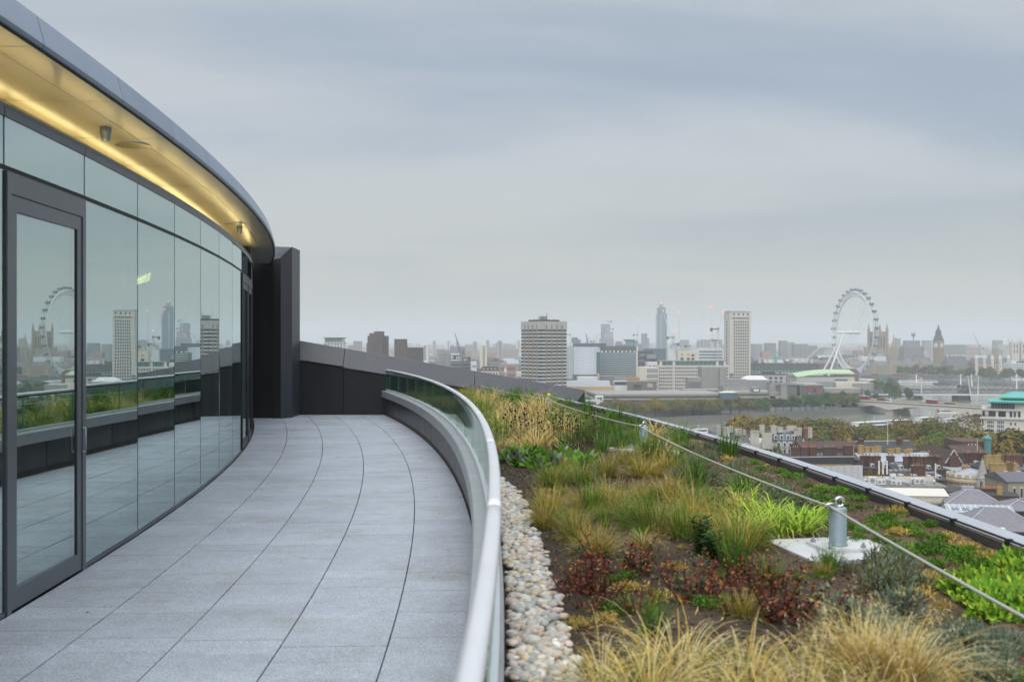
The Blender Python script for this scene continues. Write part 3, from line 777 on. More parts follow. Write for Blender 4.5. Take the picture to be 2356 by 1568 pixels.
KIND = {
 'straw': ('grass_tuft', 'arching straw feather grass', 'grass', 'arching straw grasses'),
 'sedge': ('grass_tuft', 'rounded tuft of fine tan grass', 'grass', 'rounded fine grass tufts'),
 'gold': ('grass_tuft', 'upright golden dry grass', 'grass', 'golden dry grass tufts'),
 'lime': ('strap_leaf_plant', 'lime strap leaved clump', 'plant', 'lime strap leaved clumps'),
 'weed': ('leafy_weed', 'upright green grassy weed', 'plant', 'green grassy weeds'),
 'low': ('ground_cover_plant', 'low cushion of small green leaves', 'plant', 'low green cushions'),
 'sage': ('small_shrub', 'dull sage green low shrub', 'shrub', 'sage green low shrubs'),
 'grey': ('small_shrub', 'grey green narrow leaved bush', 'shrub', 'grey green narrow leaved bushes'),
 'broad': ('broad_leaf_plant', 'broad leaved grey green plant', 'plant', 'broad leaved plants'),
 'bright': ('leafy_plant', 'fresh light green leafy plant', 'plant', 'light green leafy plants'),
 'red': ('red_sedum', 'dark red rust stemmed sedum', 'plant', 'red sedums'),
 'dark': ('upright_plant', 'dark green whorled stem', 'plant', 'dark upright stems'),
 'seed': ('seed_head_plant', 'brown stalks with black seed heads', 'plant', 'brown seed head stalks'),
 'dry': ('dry_plant', 'dry yellow brown creeping plant', 'plant', 'dry creeping plants'),
}
def whereabouts(p, r):
    a = math.asin(max(-1, min(1, (p.y - CY) / r)))
    if r < 72.75: side = 'beside the pebble strip' if p.y < 10.6 else 'close to the glass balustrade'
    elif r < 73.8: side = 'between balustrade and rope'
    elif r < 74.5: side = 'under the rope'
    else: side = 'beside the kerb'
    k = min(range(5), key=lambda i: abs(post_ang[i] - a))
    along = ['by the first post', 'by the plated post', 'level with the cover', 'by the yellow capped post', 'near the black wall'][k]
    return side + ', ' + along
def plant(kind, xy=None, disp=None, s=1.0, var=None):
    if disp: p = onz(*dsp(*disp), ZSOIL)
    else: p = Vector((xy[0], xy[1], 0))
    r = math.hypot(p.x - CX, p.y - CY)
    if r > 75.16 or r < 72.2: return
    me = V[kind][rnd.randrange(len(V[kind])) if var is None else var]
    nm, lb, ct, gp = KIND[kind]
    k = s * rnd.uniform(0.88, 1.14)
    o = inst(nm, me, (p.x, p.y, soil_z(p.x, p.y)), None, (rnd.uniform(-0.06, 0.06), rnd.uniform(-0.06, 0.06), rnd.uniform(0, 6.28)), (k, k, k * rnd.uniform(0.92, 1.1)))
    tag(o, lb + ', ' + whereabouts(p, r), ct, gp)
# front straw grasses
for x, y in ((0.34, 3.62), (0.47, 3.45), (0.62, 3.72), (0.72, 3.40), (0.86, 3.60), (1.0, 3.38), (1.12, 3.66), (1.30, 3.45), (0.82, 3.2), (1.1, 3.2), (1.42, 3.62)):
    plant('straw', (x, y), s=rnd.uniform(0.66, 0.86))
for x, y in ((1.30, 3.70), (1.38, 3.52)):
    plant('gold', (x, y), s=0.72)
for x, y in ((0.5, 3.75), (0.78, 3.72), (0.95, 3.8), (1.2, 3.82), (0.66, 3.5), (1.06, 3.5), (0.4, 3.45)):
    plant('weed', (x, y), s=rnd.uniform(0.35, 0.5))
# rounded tufts
for d, v, s in (((1262, 1175), 0, 1.0), ((1275, 1120), 3, 1.0), ((1250, 1215), 1, .9), ((1325, 1240), 2, 1.05), ((1370, 1275), 1, 1.0), ((1405, 1165), 1, 1.15), ((1440, 1195), 3, .95), ((1395, 1095), 2, 1.0), ((1475, 1095), 0, 1.1),
                ((1540, 1150), 1, 1.1), ((1590, 1190), 0, 1.15), ((1500, 1222), 3, 1.15), ((1640, 1220), 1, 1.1), ((1700, 1262), 2, 1.25), ((1580, 1235), 1, .9), ((1530, 1085), 0, .9), ((1440, 1065), 2, 1.0), ((1335, 1110), 3, .9), ((1480, 1150), 0, .8), ((1340, 1175), 0, .8), ((1300, 1085), 3, .8)):
    plant('sedge', disp=d, s=s * 0.82, var=v)
# straw grasses at the back
for d in ((1150, 1005), (1185, 1012), (1215, 1018), (1250, 1020), (1285, 1015), (1310, 1008), (1140, 975), (1180, 980), (1230, 985), (1270, 985), (1300, 980), (1160, 950), (1210, 955), (1250, 955), (1085, 930), (1100, 938), (1120, 945), (1075, 920), (1110, 925), (1135, 930), (1095, 915), (1062, 912)):
    plant('straw', disp=d, s=rnd.uniform(0.8, 1.0))
for d in ((1120, 918), (1150, 925), (1175, 930), (1200, 935), (1230, 935), (1160, 910), (1190, 915), (1220, 918), (1140, 905), (1250, 940), (1290, 955), (1320, 965), (1345, 965), (1380, 985), (1310, 940), (1280, 935), (1350, 945), (1400, 975), (1420, 1000), (1360, 1000), (1330, 1010), (1430, 1035), (1385, 1040), (1300, 1040), (1480, 1045), (1505, 1060), (1555, 1075), (1600, 1120), (1450, 985), (1480, 1000), (1700, 1150), (1260, 925)):
    plant('weed', disp=d, s=rnd.uniform(0.55, 0.8))
for d in ((1205, 1030), (1235, 1033), (1270, 1035), (1310, 1030), (1345, 1035), (1360, 1020), (1290, 1020)):
    plant('seed', disp=d, s=rnd.uniform(0.8, 1.0))
for d in ((1175, 1062), (1200, 1070), (1240, 1075), (1265, 1082), (1290, 1065), (1330, 1070), (1225, 1058)):
    plant('broad', disp=d)
for d in ((1720, 1222), (1760, 1215), (1800, 1228), (1845, 1225), (1870, 1205), (1780, 1195), (1740, 1180), (1830, 1205), (1690, 1165), (1720, 1150)):
    plant('lime', disp=d, s=rnd.uniform(0.75, 0.95))
# red sedums
for d in ((1325, 1335), (1350, 1355), (1385, 1350), (1340, 1385), (1410, 1330), (1370, 1395), (1500, 1330), (1570, 1345), (1640, 1335), (1700, 1330), (1735, 1345), (1770, 1355), (1730, 1380), (1790, 1395), (1700, 1405), (1600, 1395), (1480, 1395), (1840, 1420)):
    plant('red', disp=(d[0] + rnd.uniform(-25, 25), d[1] + rnd.uniform(-18, 18)), s=rnd.uniform(0.75, 1.45))
for d in ((1450, 1360), (1530, 1380), (1600, 1360), (1660, 1390), (1430, 1400), (1560, 1310), (1620, 1310), (1475, 1310)):
    plant(rnd.choice(['dry', 'sage', 'low']), disp=d, s=rnd.uniform(0.5, 0.8))
for d in ((1612, 1268), (1640, 1290)):
    plant('dark', disp=d, s=0.72)
for d in ((1892, 1300), (2005, 1302), (1950, 1316)):
    plant('sage', disp=d, s=0.45)
for d in ((1450, 1330), (1520, 1370), (1610, 1385), (1560, 1330), (1650, 1320), (1400, 1330), (1700, 1290), (1500, 1290), (1440, 1300), (1840, 1330), (1880, 1390)):
    plant('low', disp=d, s=rnd.uniform(0.35, 0.6))
for d in ((1470, 1255), (1390, 1215), (1560, 1215), (1350, 1150), (1505, 1185), (1620, 1160), (1655, 1180), (1290, 1205), (1760, 1260)):
    plant('weed', disp=d, s=rnd.uniform(0.28, 0.4))
# grey and sage shrubs
for d in ((1920, 1420), (1965, 1440), (2010, 1450), (1990, 1480), (2090, 1500), (2130, 1530), (2180, 1510), (2210, 1550), (2260, 1545), (2300, 1500), (2330, 1540), (2150, 1490), (2240, 1500), (2060, 1420), (2290, 1580), (2100, 1590)):
    plant('grey', disp=d, s=rnd.uniform(0.6, 0.9))
for d in ((1550, 1020), (1590, 1040), (1520, 1000), (1480, 1020), (1640, 1060), (1680, 1085), (1600, 1075), (1560, 1100), (1640, 1110), (1720, 1110), (1750, 1130), (1690, 1125), (1450, 1030), (1410, 1030), (1440, 1010), (1770, 1160), (1620, 1030), (1660, 1045), (1700, 1070), (1790, 1140), (2030, 1300), (2050, 1330), (2030, 1360), (2080, 1350), (1540, 1055), (1590, 1100), (1830, 1170), (1500, 1035), (1380, 1010)):
    plant('sage', disp=d, s=rnd.uniform(0.75, 1.05))
for d in ((2210, 1365), (2240, 1370), (2270, 1385), (2300, 1395), (2330, 1400), (2350, 1350), (2345, 1420), (2300, 1345), (2320, 1370), (2280, 1420), (2352, 1385), (2240, 1345), (2310, 1315), (2260, 1400), (2335, 1325)):
    plant('bright', disp=d, s=rnd.uniform(0.75, 0.95))
# cushions on the bare soil near the kerb
for d in ((1800, 1085), (1830, 1100), (1855, 1120), (1800, 1120), (1870, 1150), (1930, 1135), (1965, 1150), (1985, 1170), (1940, 1170), (1900, 1165), (2000, 1195), (2030, 1215), (1990, 1225), (1960, 1215), (2090, 1215), (2110, 1230), (2140, 1240), (2130, 1210), (2170, 1260), (2190, 1275), (2150, 1275), (2210, 1290), (2230, 1300), (2120, 1265), (2080, 1275), (2100, 1290), (2055, 1195), (1730, 1065), (1760, 1080), (1690, 1040), (1640, 1020), (1600, 1005), (1560, 990), (1880, 1190), (1910, 1195), (1970, 1245), (2240, 1270), (1850, 1180), (2260, 1310), (1500, 985), (1450, 970), (1420, 962), (1890, 1130), (1760, 1110), (2050, 1250), (2160, 1300)):
    plant('low', disp=d, s=rnd.uniform(0.6, 0.95))
for d in ((1900, 1110), (1870, 1090), (1920, 1180), (2020, 1160), (2060, 1180), (2010, 1140), (2140, 1195), (2070, 1230), (2190, 1240), (2230, 1260), (1840, 1075), (1790, 1060), (1710, 1045), (1660, 1030), (2260, 1290), (2040, 1270), (2300, 1300), (1680, 1060), (1600, 1020), (2130, 1330), (2190, 1350), (2110, 1380), (2170, 1400), (1320, 1440), (1380, 1430)):
    plant('dry', disp=d, s=rnd.uniform(0.6, 1.0))
# more, filling the back half of the bed
for _ in range(70):
    y = rnd.uniform(11, 22); r = rnd.uniform(72.35, 75.1)
    p = pol(r, tY(y, r))
    plant(rnd.choices(['weed', 'sage', 'low', 'straw'], [5, 3, 3, 1.2])[0], (p.x, p.y), s=rnd.uniform(0.6, 0.85))
for _ in range(26):      # beyond the lens' left edge and behind, so the bed does not end
    y = rnd.uniform(-4, 2.8); r = rnd.uniform(72.4, 75.0); p = pol(r, tY(y, r))
    plant(rnd.choice(['sage', 'grey', 'sedge', 'low']), (p.x, p.y), s=0.9)

for _ in range(60):
    y = rnd.uniform(11, 23); r = rnd.uniform(72.22, 72.9); p = pol(r, tY(y, r))
    plant(rnd.choices(['straw', 'weed', 'sage', 'broad'], [4, 4, 1, 1])[0], (p.x, p.y), s=rnd.uniform(0.6, 0.9))

# fallen leaves, moss flecks and dead stalks lying on the soil
mb = MB()
LIT = [G_STRAW, G_RUST, G_BRIGHT, G_BROWN, G_OLIVE, G_GOLD]
for _ in range(9000):
    y = 3.0 + 13 * rnd.random() ** 1.4; r = rnd.uniform(72.3, 75.2); p = pol(r, tY(y, r))
    if mnoise.noise((p.x * 1.7, p.y * 1.7, 9)) < -0.1 and rnd.random() < .7: continue
    mi = rnd.choices(range(6), [3, 1.5, 2.5, 3, 3, 2])[0]
    c = Vector((p.x, p.y, soil_z(p.x, p.y) + rnd.uniform(0.002, 0.014)))
    ln = rnd.uniform(0.006, 0.02) if rnd.random() < .8 else rnd.uniform(0.03, 0.08)
    a = rnd.uniform(0, 6.28); leaf(mb, c, Vector((rnd.gauss(0, .4), rnd.gauss(0, .4), 1)), Vector((math.cos(a), math.sin(a), rnd.uniform(-.1, .35))), ln, min(ln * .5, .008), mi)
mb.build('leaf_litter', LIT, soil, kind='stuff')

for d in ((2120, 1440), (2200, 1450), (2160, 1560), (2280, 1480), (2050, 1540), (2240, 1590), (2330, 1560), (2080, 1460), (2010, 1400)):
    plant(rnd.choice(['dry', 'low', 'sage']), disp=d, s=rnd.uniform(0.4, 0.7))

for _ in range(75):          # loose mix between the clumps
    y = rnd.uniform(4.3, 10.5); r = rnd.uniform(72.45, 74.3); p = pol(r, tY(y, r))
    q_ = pol(74.2, post_ang[1])
    if abs(p.x - q_.x) < .5 and abs(p.y - q_.y) < .5: continue
    k_ = rnd.choices(['low', 'dry', 'sage', 'weed', 'sedge', 'red', 'straw'], [4, 4, 2, 2, 2, 1, 1])[0]
    plant(k_, (p.x, p.y), s=rnd.uniform(0.3, 0.55))
# a few fallen leaves and scraps blown onto the paving
mb = MB()
for _ in range(46):
    y = rnd.uniform(5.2, 20); r = 68.95 + 2.95 * (rnd.random() if rnd.random() < .4 else 1 - rnd.random() ** 3 * .25); p = pol(r, tY(y, r)); a = rnd.uniform(0, 6.28)
    leaf(mb, Vector((p.x, p.y, 0.003)), Vector((rnd.gauss(0, .2), rnd.gauss(0, .2), 1)), Vector((math.cos(a), math.sin(a), .12)), rnd.uniform(.015, .045), rnd.uniform(.008, .018), rnd.randrange(4))
mb.build('leaf_litter', [G_BROWN, G_STRAW, G_RUST, G_PALE], floor, kind='stuff')

# ================================================================== THE CITY BELOW
GZ, WZ = -58.0, -63.0
# ---- land and water
SB = [(-9000, 300), (-1500, 560), (-600, 640), (0, 706), (111, 764), (230, 823), (307, 886), (350, 935), (430, 1060), (490, 1200), (522, 1400), (528, 1500), (520, 1620), (505, 1760), (505, 1800), (9000, 1800), (9000, 13000), (-9000, 13000)]
NB = [(-9000, 200), (-600, 440), (0, 490), (350, 560), (560, 640), (700, 780), (780, 950), (800, 1150), (760, 1330), (700, 1440), (650, 1530), (615, 1620), (600, 1790), (9000, 1790), (9000, -3000), (-9000, -3000)]
M_GROUND = mat('city_ground', (0.10, 0.10, 0.095), 0.9, var=0.3, vscale=0.02)
M_QUAY = mat('quay_stone', (0.17, 0.17, 0.14), 0.85, var=0.2, vscale=0.15)
m1 = MB(); m1.prism(SB, WZ - 1.0, GZ); tag(m1.build('south_bank_ground', M_GROUND), kind='structure')
m1 = MB(); m1.prism(NB[::-1] if False else NB, WZ - 1.0, GZ); tag(m1.build('north_bank_ground', M_GROUND), kind='structure')
def water():
    m = bpy.data.materials.new('river_water'); m.use_nodes = True
    t = m.node_tree; b = t.nodes['Principled BSDF']
    b.inputs['Base Color'].default_value = (0.24, 0.235, 0.18, 1); b.inputs['Roughness'].default_value = 0.14; b.inputs['IOR'].default_value = 1.33
    g = t.nodes.new('ShaderNodeTexCoord')
    n = t.nodes.new('ShaderNodeTexNoise'); n.inputs['Scale'].default_value = 0.35; n.inputs['Detail'].default_value = 5
    mp_ = t.nodes.new('ShaderNodeMapping'); mp_.inputs['Scale'].default_value = (1, 1.6, 1)
    t.links.new(g.outputs['Object'], mp_.inputs[0]); t.links.new(mp_.outputs[0], n.inputs['Vector'])
    bp = t.nodes.new('ShaderNodeBump'); bp.inputs['Strength'].default_value = 0.35; bp.inputs['Distance'].default_value = 0.25
    t.links.new(n.outputs[0], bp.inputs['Height']); t.links.new(bp.outputs[0], b.inputs['Normal'])
    return m
m1 = MB(); m1.face((-9000, -100, WZ), (3000, -100, WZ), (3000, 2200, WZ), (-9000, 2200, WZ)); tag(m1.build('river', water()), kind='structure')
# quay wall along the far bank
m1 = MB()
for a, b in zip(SB[2:13], SB[3:14]):
    d = Vector((b[0] - a[0], b[1] - a[1], 0)); n_ = Vector((d.y, -d.x, 0)).normalized()
    p, q = Vector((*a, 0)), Vector((*b, 0))
    for (w0, w1, z0, z1) in ((0.05, 0.9, WZ - 0.5, GZ + 0.2), (0.0, 1.15, GZ + 0.21, GZ + 1.3), (0.9, 3.2, WZ - 0.5, WZ + 1.1)):
        m1.hexa([p + n_ * w0 + Vector((0, 0, z0)), p + n_ * w1 + Vector((0, 0, z0)), q + n_ * w1 + Vector((0, 0, z0)), q + n_ * w0 + Vector((0, 0, z0))][::-1],
                [p + n_ * w0 + Vector((0, 0, z1)), p + n_ * w1 + Vector((0, 0, z1)), q + n_ * w1 + Vector((0, 0, z1)), q + n_ * w0 + Vector((0, 0, z1))][::-1])
q_ = m1.build('quay_wall', M_QUAY); tag(q_, 'long pale stone river wall below the row of far bank trees', 'wall')
# riverside walk, pale paving along the far bank
m1 = MB()
for a, b in zip(SB[2:9], SB[3:10]):
    d = Vector((b[0] - a[0], b[1] - a[1], 0)); n_ = Vector((-d.y, d.x, 0)).normalized()
    p, q = Vector((*a, GZ + 0.02)), Vector((*b, GZ + 0.02)); m1.face(p, q, q + n_ * 13, p + n_ * 13)
tag(m1.build('riverside_path', mat('paving', (0.19, 0.185, 0.175), 0.85, var=0.15, vscale=0.2)), kind='structure')
# distant hills
m1 = MB()
for (yy, hh, sd_) in ((6500, 34, 1), (9500, 70, 5)):
    prev = None
    for k in range(121):
        x = -9000 + 18000 * k / 120
        z = GZ + hh * (0.55 + 0.45 * mnoise.noise((x * 0.0006, sd_, 0)) + 0.12 * mnoise.noise((x * 0.004, sd_, 4)))
        z = max(z, GZ + 3)
        cur = [(x, yy - 900, GZ - 1), (x, yy, z), (x, yy + 1500, GZ - 1)]
        if prev:
            m1.face(prev[0], cur[0], cur[1], prev[1]); m1.face(prev[1], cur[1], cur[2], prev[2])
        prev = cur
tag(m1.build('hills', mat('hill_woods', (0.09, 0.10, 0.075), 0.95, var=0.3, vscale=0.01)), kind='structure')

# ---- materials of the city
C_STONE = mat('portland_stone', (0.60, 0.56, 0.49), 0.8, var=0.12, vscale=0.25)
C_WHITE = mat('white_render', (0.66, 0.66, 0.64), 0.75, var=0.08, vscale=0.2)
C_CREAM = mat('cream_render', (0.66, 0.61, 0.50), 0.75, var=0.07, vscale=0.5)
C_CONC = mat('concrete', (0.30, 0.285, 0.26), 0.85, var=0.16, vscale=0.3)
C_CONCD = mat('dark_concrete', (0.145, 0.14, 0.135), 0.85, var=0.18, vscale=0.3)
C_BROWN = mat('brown_brick', (0.088, 0.06, 0.048), 0.85, var=0.22, vscale=0.6)
C_RED = mat('red_brick', (0.105, 0.052, 0.039), 0.85, var=0.22, vscale=0.8)
C_TAN = mat('tan_brick', (0.36, 0.25, 0.10), 0.85, var=0.2, vscale=1.0)
C_TANB = mat('tan_render', (0.50, 0.36, 0.19), 0.85, var=0.12, vscale=0.3)
C_SLATE = mat('slate', (0.125, 0.12, 0.135), 0.6, var=0.22, vscale=1.5, bump=0.4, bscale=8)
C_SLATEL = mat('slate_violet', (0.20, 0.185, 0.205), 0.6, var=0.2, vscale=1.8, bump=0.5, bscale=10)
C_ROOFD = mat('dark_roof', (0.052, 0.047, 0.045), 0.8, var=0.3, vscale=0.7)
C_ROOFB = mat('brown_tile_roof', (0.078, 0.046, 0.036), 0.85, var=0.25, vscale=0.8, bump=0.4, bscale=6)
C_LEAD = mat('lead_roof', (0.36, 0.38, 0.41), 0.55, var=0.14, vscale=0.5)
C_GLASS = mat('window_glass', (0.045, 0.055, 0.07), 0.12, spec=0.8, objvar=0.35)
C_GLASSB = mat('blue_glass', (0.10, 0.16, 0.19), 0.15, spec=0.8, objvar=0.2)
C_GLASSG = mat('green_glass', (0.09, 0.19, 0.17), 0.15, spec=0.8, objvar=0.2)
C_DGREY = mat('dark_panel', (0.055, 0.058, 0.064), 0.5, var=0.1, vscale=0.4)
C_MGREY = mat('mid_panel', (0.27, 0.28, 0.29), 0.6, var=0.1, vscale=0.3)
C_BLUEP = mat('blue_grey_panel', (0.12, 0.15, 0.18), 0.5, var=0.1, vscale=0.3)
C_COPPER = mat('copper_green', (0.10, 0.42, 0.36), 0.55, var=0.12, vscale=0.5)
C_COPPERL = mat('pale_copper', (0.42, 0.56, 0.33), 0.6, var=0.08, vscale=0.2)
C_STEELW = mat('white_steel', (0.72, 0.73, 0.73), 0.45)
C_POT = mat('chimney_pot', (0.42, 0.22, 0.11), 0.85, objvar=0.2)
C_SILL = mat('window_frame_white', (0.68, 0.68, 0.66), 0.6)
C_BUSR = mat('bus_red', (0.42, 0.025, 0.03), 0.35, coat=0.3)
C_GOTH = mat('gothic_stone', (0.33, 0.265, 0.18), 0.85, var=0.2, vscale=0.3)
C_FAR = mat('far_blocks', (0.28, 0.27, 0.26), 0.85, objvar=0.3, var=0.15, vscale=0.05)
C_TEAL = mat('teal_panel', (0.10, 0.26, 0.25), 0.4)
C_REDL = mat('red_beacon', (1, 0.1, 0.05), 0.5, emit=(1.0, 0.12, 0.06), estr=5.0)
C_LITW = mat('lit_window', (1, 0.7, 0.3), 0.5, emit=(1.0, 0.75, 0.4), estr=1.3)

cube = MB(); cube.box(-0.5, 0.5, -0.5, 0.5, -0.5, 0.5)
CUBES = {}
def cubemesh(m):
    if m.name not in CUBES: CUBES[m.name] = cube.mesh('window', m)
    return CUBES[m.name]
class Bd:
    """a building whose near left corner is the origin; front along +x, left side along +y"""
    def __init__(s, name, label, cat, px0, px1, pyt, Y, a=0.0, depth=20.0, base=GZ, group=None, ztop=None):
        s.X0 = (px0 - 512) * Y / F; k1 = (px1 - 512) / F; ar = R(a)
        s.w = (k1 * Y - s.X0) / (math.cos(ar) - k1 * math.sin(ar)); s.d = depth
        s.top = (EYE + (HZ - pyt) * Y / F) if ztop is None else ztop
        s.h = s.top - base; s.base = base; s.Y = Y
        s.o = thing(name, label, cat, (s.X0, Y, base), ar, group)
    def z(s, py): return EYE + (HZ - py) * s.Y / F - s.base
    def box(s, name, m, x0, x1, y0, y1, z0, z1, par=None):
        b = MB(); b.box(x0, x1, y0, y1, z0, z1); return b.build(name, m, par or s.o)
    def body(s, m, name='wall', h=None): return s.box(name, m, 0, s.w, 0, s.d, 0, s.h if h is None else h)
    def grid(s, m, face, u0, u1, z0, z1, nc, nr, fw=0.6, fh=0.55, name='window', joined=False, out=0.06, lit=0.0):
        du, dz = (u1 - u0) / nc, (z1 - z0) / nr
        jb = MB()
        for i in range(nc):
            for j in range(nr):
                u, z = u0 + (i + 0.5) * du, z0 + (j + 0.5) * dz
                loc = (u, -out / 2 + 0.05, z) if face == 'F' else ((-out / 2 + 0.05, u, z) if face == 'L' else (s.w + out / 2 - 0.05, u, z))
                sc = (du * fw, out + 0.1, dz * fh) if face == 'F' else (out + 0.1, du * fw, dz * fh)
                if joined:
                    jb.box(loc[0] - sc[0] / 2, loc[0] + sc[0] / 2, loc[1] - sc[1] / 2, loc[1] + sc[1] / 2, z - dz * fh / 2, z + dz * fh / 2)
                else:
                    inst(name, cubemesh(m), loc, s.o, scale=sc)
        if joined: jb.build(name, m, s.o, kind='stuff')
    def bands(s, m, face, u0, u1, z0, z1, n, fh=0.5, out=0.25, name='band', joined=False):
        s.grid(m, face, u0, u1, z0, z1, 1, n, 1.0, fh, name, joined, out)
    def hip(s, m, z0, z1, inset, ov=0.4, name='roof', ridge=None):
        b = MB(); w, d = s.w, s.d
        b.loft([[(-ov, -ov, z0), (w + ov, -ov, z0), (w + ov, d + ov, z0), (-ov, d + ov, z0)], [(inset, min(inset, d * 0.48), z1), (w - inset, min(inset, d * 0.48), z1), (w - inset, max(d - inset, d * 0.52), z1), (inset, max(d - inset, d * 0.52), z1)]])
        return b.build(name, m, s.o)
    def gable(s, m, z0, z1, ov=0.3, axis='x', name='roof', x0=None, x1=None):
        b = MB(); w, d = s.w, s.d
        a0, a1 = (0 if x0 is None else x0), (w if x1 is None else x1)
        if axis == 'x':
            b.loft([[(a0 - ov, -ov, z0), (a0 - ov, d / 2, z1), (a0 - ov, d + ov, z0)], [(a1 + ov, -ov, z0), (a1 + ov, d / 2, z1), (a1 + ov, d + ov, z0)]])
        else:
            b.loft([[(a0 - ov, -ov, z0), ((a0 + a1) / 2, -ov, z1), (a1 + ov, -ov, z0)], [(a0 - ov, d + ov, z0), ((a0 + a1) / 2, d + ov, z1), (a1 + ov, d + ov, z0)]])
        return b.build(name, m, s.o)
    def chimney(s, m, x, y, z0, z1, sx=1.6, sy=0.9, pots=3):
        b = MB(); b.box(x - sx / 2, x + sx / 2, y - sy / 2, y + sy / 2, z0, z1); b.box(x - sx / 2 - 0.1, x + sx / 2 + 0.1, y - sy / 2 - 0.1, y + sy / 2 + 0.1, z1 - 0.35, z1 - 0.12)
        c = b.build('chimney', m, s.o)
        for k in range(pots):
            b = MB(); xx = x + (k - (pots - 1) / 2) * sx / max(pots, 1) * 0.85
            b.lathe([(0.17, z1), (0.13, z1 + 0.55), (0.16, z1 + 0.6)], (xx, y, 0), 6); b.build('pot', C_POT, c)
        return c
def mast(b, x, y, z0, z1, r=0.12, m=None, name='mast'):
    q = MB(); q.tube([(x, y, z0), (x, y, z1)], r, 5, r * 0.6); return q.build(name, m or C_DGREY, b.o)

# ---- banded tower near the wall end
px = lambda c, x: cp(c, x)[0]
py = lambda c, y: cp(c, 0, y)[1]
b = Bd('banded_tower', 'square office tower with white and black bands and a pale ribbed crown', 'tower', px('T', 447), px('T', 848), py('T', 325), 780, 37, 25.5)
b.d = 25.2
body = b.body(C_DGREY)
z0 = b.z(py('T', 455)); zb = b.z(py('T', 1340)); ps = (z0 - zb) / 15.9
b.box('crown', mat('ribbed_metal', (0.44, 0.43, 0.40), 0.6, var=0.2, vscale=0.9, stretch=(1, 1, 0.02)), -0.25, b.w + 0.25, -0.25, b.d + 0.25, z0, b.h)
cols = [(0.0, 0.19), (0.20, 0.395), (0.405, 0.60), (0.61, 0.80), (0.81, 1.0)]
for face, W in (('F', b.w), ('L', b.d)):
    for (u0, u1) in cols:
        for k in range(1, 22):
            z = z0 - ps * k + ps * 0.25
            if z < 2: continue
            u, du = (u0 + u1) / 2 * W, (u1 - u0) * W * 0.93
            if face == 'F': inst('spandrel_panel', cubemesh(C_WHITE), (u, -0.12, z), b.o, scale=(du, 0.3, ps * 0.33))
            else: inst('spandrel_panel', cubemesh(C_WHITE), (-0.12, u, z), b.o, scale=(0.3, du, ps * 0.33))
    for u in (0.195, 0.40, 0.605, 0.805):
        q = MB()
        for e in (-0.28, 0.28):
            if face == 'F': q.box(u * W + e - 0.14, u * W + e + 0.14, -0.75, 0.1, 0, b.h - 2.6)
            else: q.box(-0.75, 0.1, u * W + e - 0.14, u * W + e + 0.14, 0, b.h - 2.6)
        q.build('fin', mat('fin_tan', (0.32, 0.27, 0.21), 0.7), b.o)
b.box('roof_platform', C_DGREY, 4, b.w - 4, 4, b.d - 4, b.h, b.h + 1.4)
b.box('plant_room', C_MGREY, 10, 14.5, 10, 14.5, b.h + 1.4, b.h + 4.2)
for k in range(14):
    mast(b, rnd.uniform(4.5, b.w - 4.5), rnd.uniform(4.5, b.d - 4.5), b.h + 1.4, b.h + rnd.uniform(2.5, 8), 0.10)

# ---- stone office tower (grid of small windows)
b = Bd('stone_tower', 'tall pale stone tower with small square windows and shallow hipped roof', 'tower', px('S', 1492), px('S', 1792), py('S', 232), 1290, 10, 19)
b.body(C_STONE)
zt = b.z(py('S', 355)); zb = b.z(py('S', 1195))
b.grid(C_GLASS, 'F', b.w * 0.17, b.w * 0.92, zb, zt, 7, 20, 0.58, 0.66, out=0.1)
b.grid(C_GLASS, 'L', b.d * 0.42, b.d * 0.62, zb, zt, 1, 20, 0.9, 0.58, out=0.1)
b.grid(C_GLASS, 'F', b.w * 0.10, b.w * 0.97, b.z(py('S', 290)), b.z(py('S', 250)), 4, 1, 0.3, 0.8)
b.grid(C_GLASS, 'F', b.w * 0.12, b.w * 0.92, b.z(py('S', 340)), b.z(py('S', 308)), 9, 1, 0.55, 0.8)
b.box('cornice', C_STONE, b.w * 0.08, b.w * 0.95, -0.9, 0.1, b.z(py('S', 312)), b.z(py('S', 303)))
b.box('cornice', C_STONE, -0.6, b.w + 0.6, -0.6, b.d + 0.6, b.h, b.h + 0.7)
q = MB(); q.loft([[(2, 2, b.h + 0.7), (b.w - 5, 2, b.h + 0.7), (b.w - 5, b.d - 2, b.h + 0.7), (2, b.d - 2, b.h + 0.7)], [(2, 2, b.h + 1.5), (b.w - 5, 2, b.h + 1.5), (b.w - 5, b.d - 2, b.h + 1.5), (2, b.d - 2, b.h + 1.5)], [(7, 6, b.h + 4.0), (b.w - 11, 6, b.h + 4.0), (b.w - 11, b.d - 6, b.h + 4.0), (7, b.d - 6, b.h + 4.0)]]); q.build('roof', C_LEAD, b.o)
mast(b, b.w * 0.65, 6, b.h, b.h + 8, 0.12); mast(b, b.w * 0.9, 8, b.h, b.h + 9, 0.12)
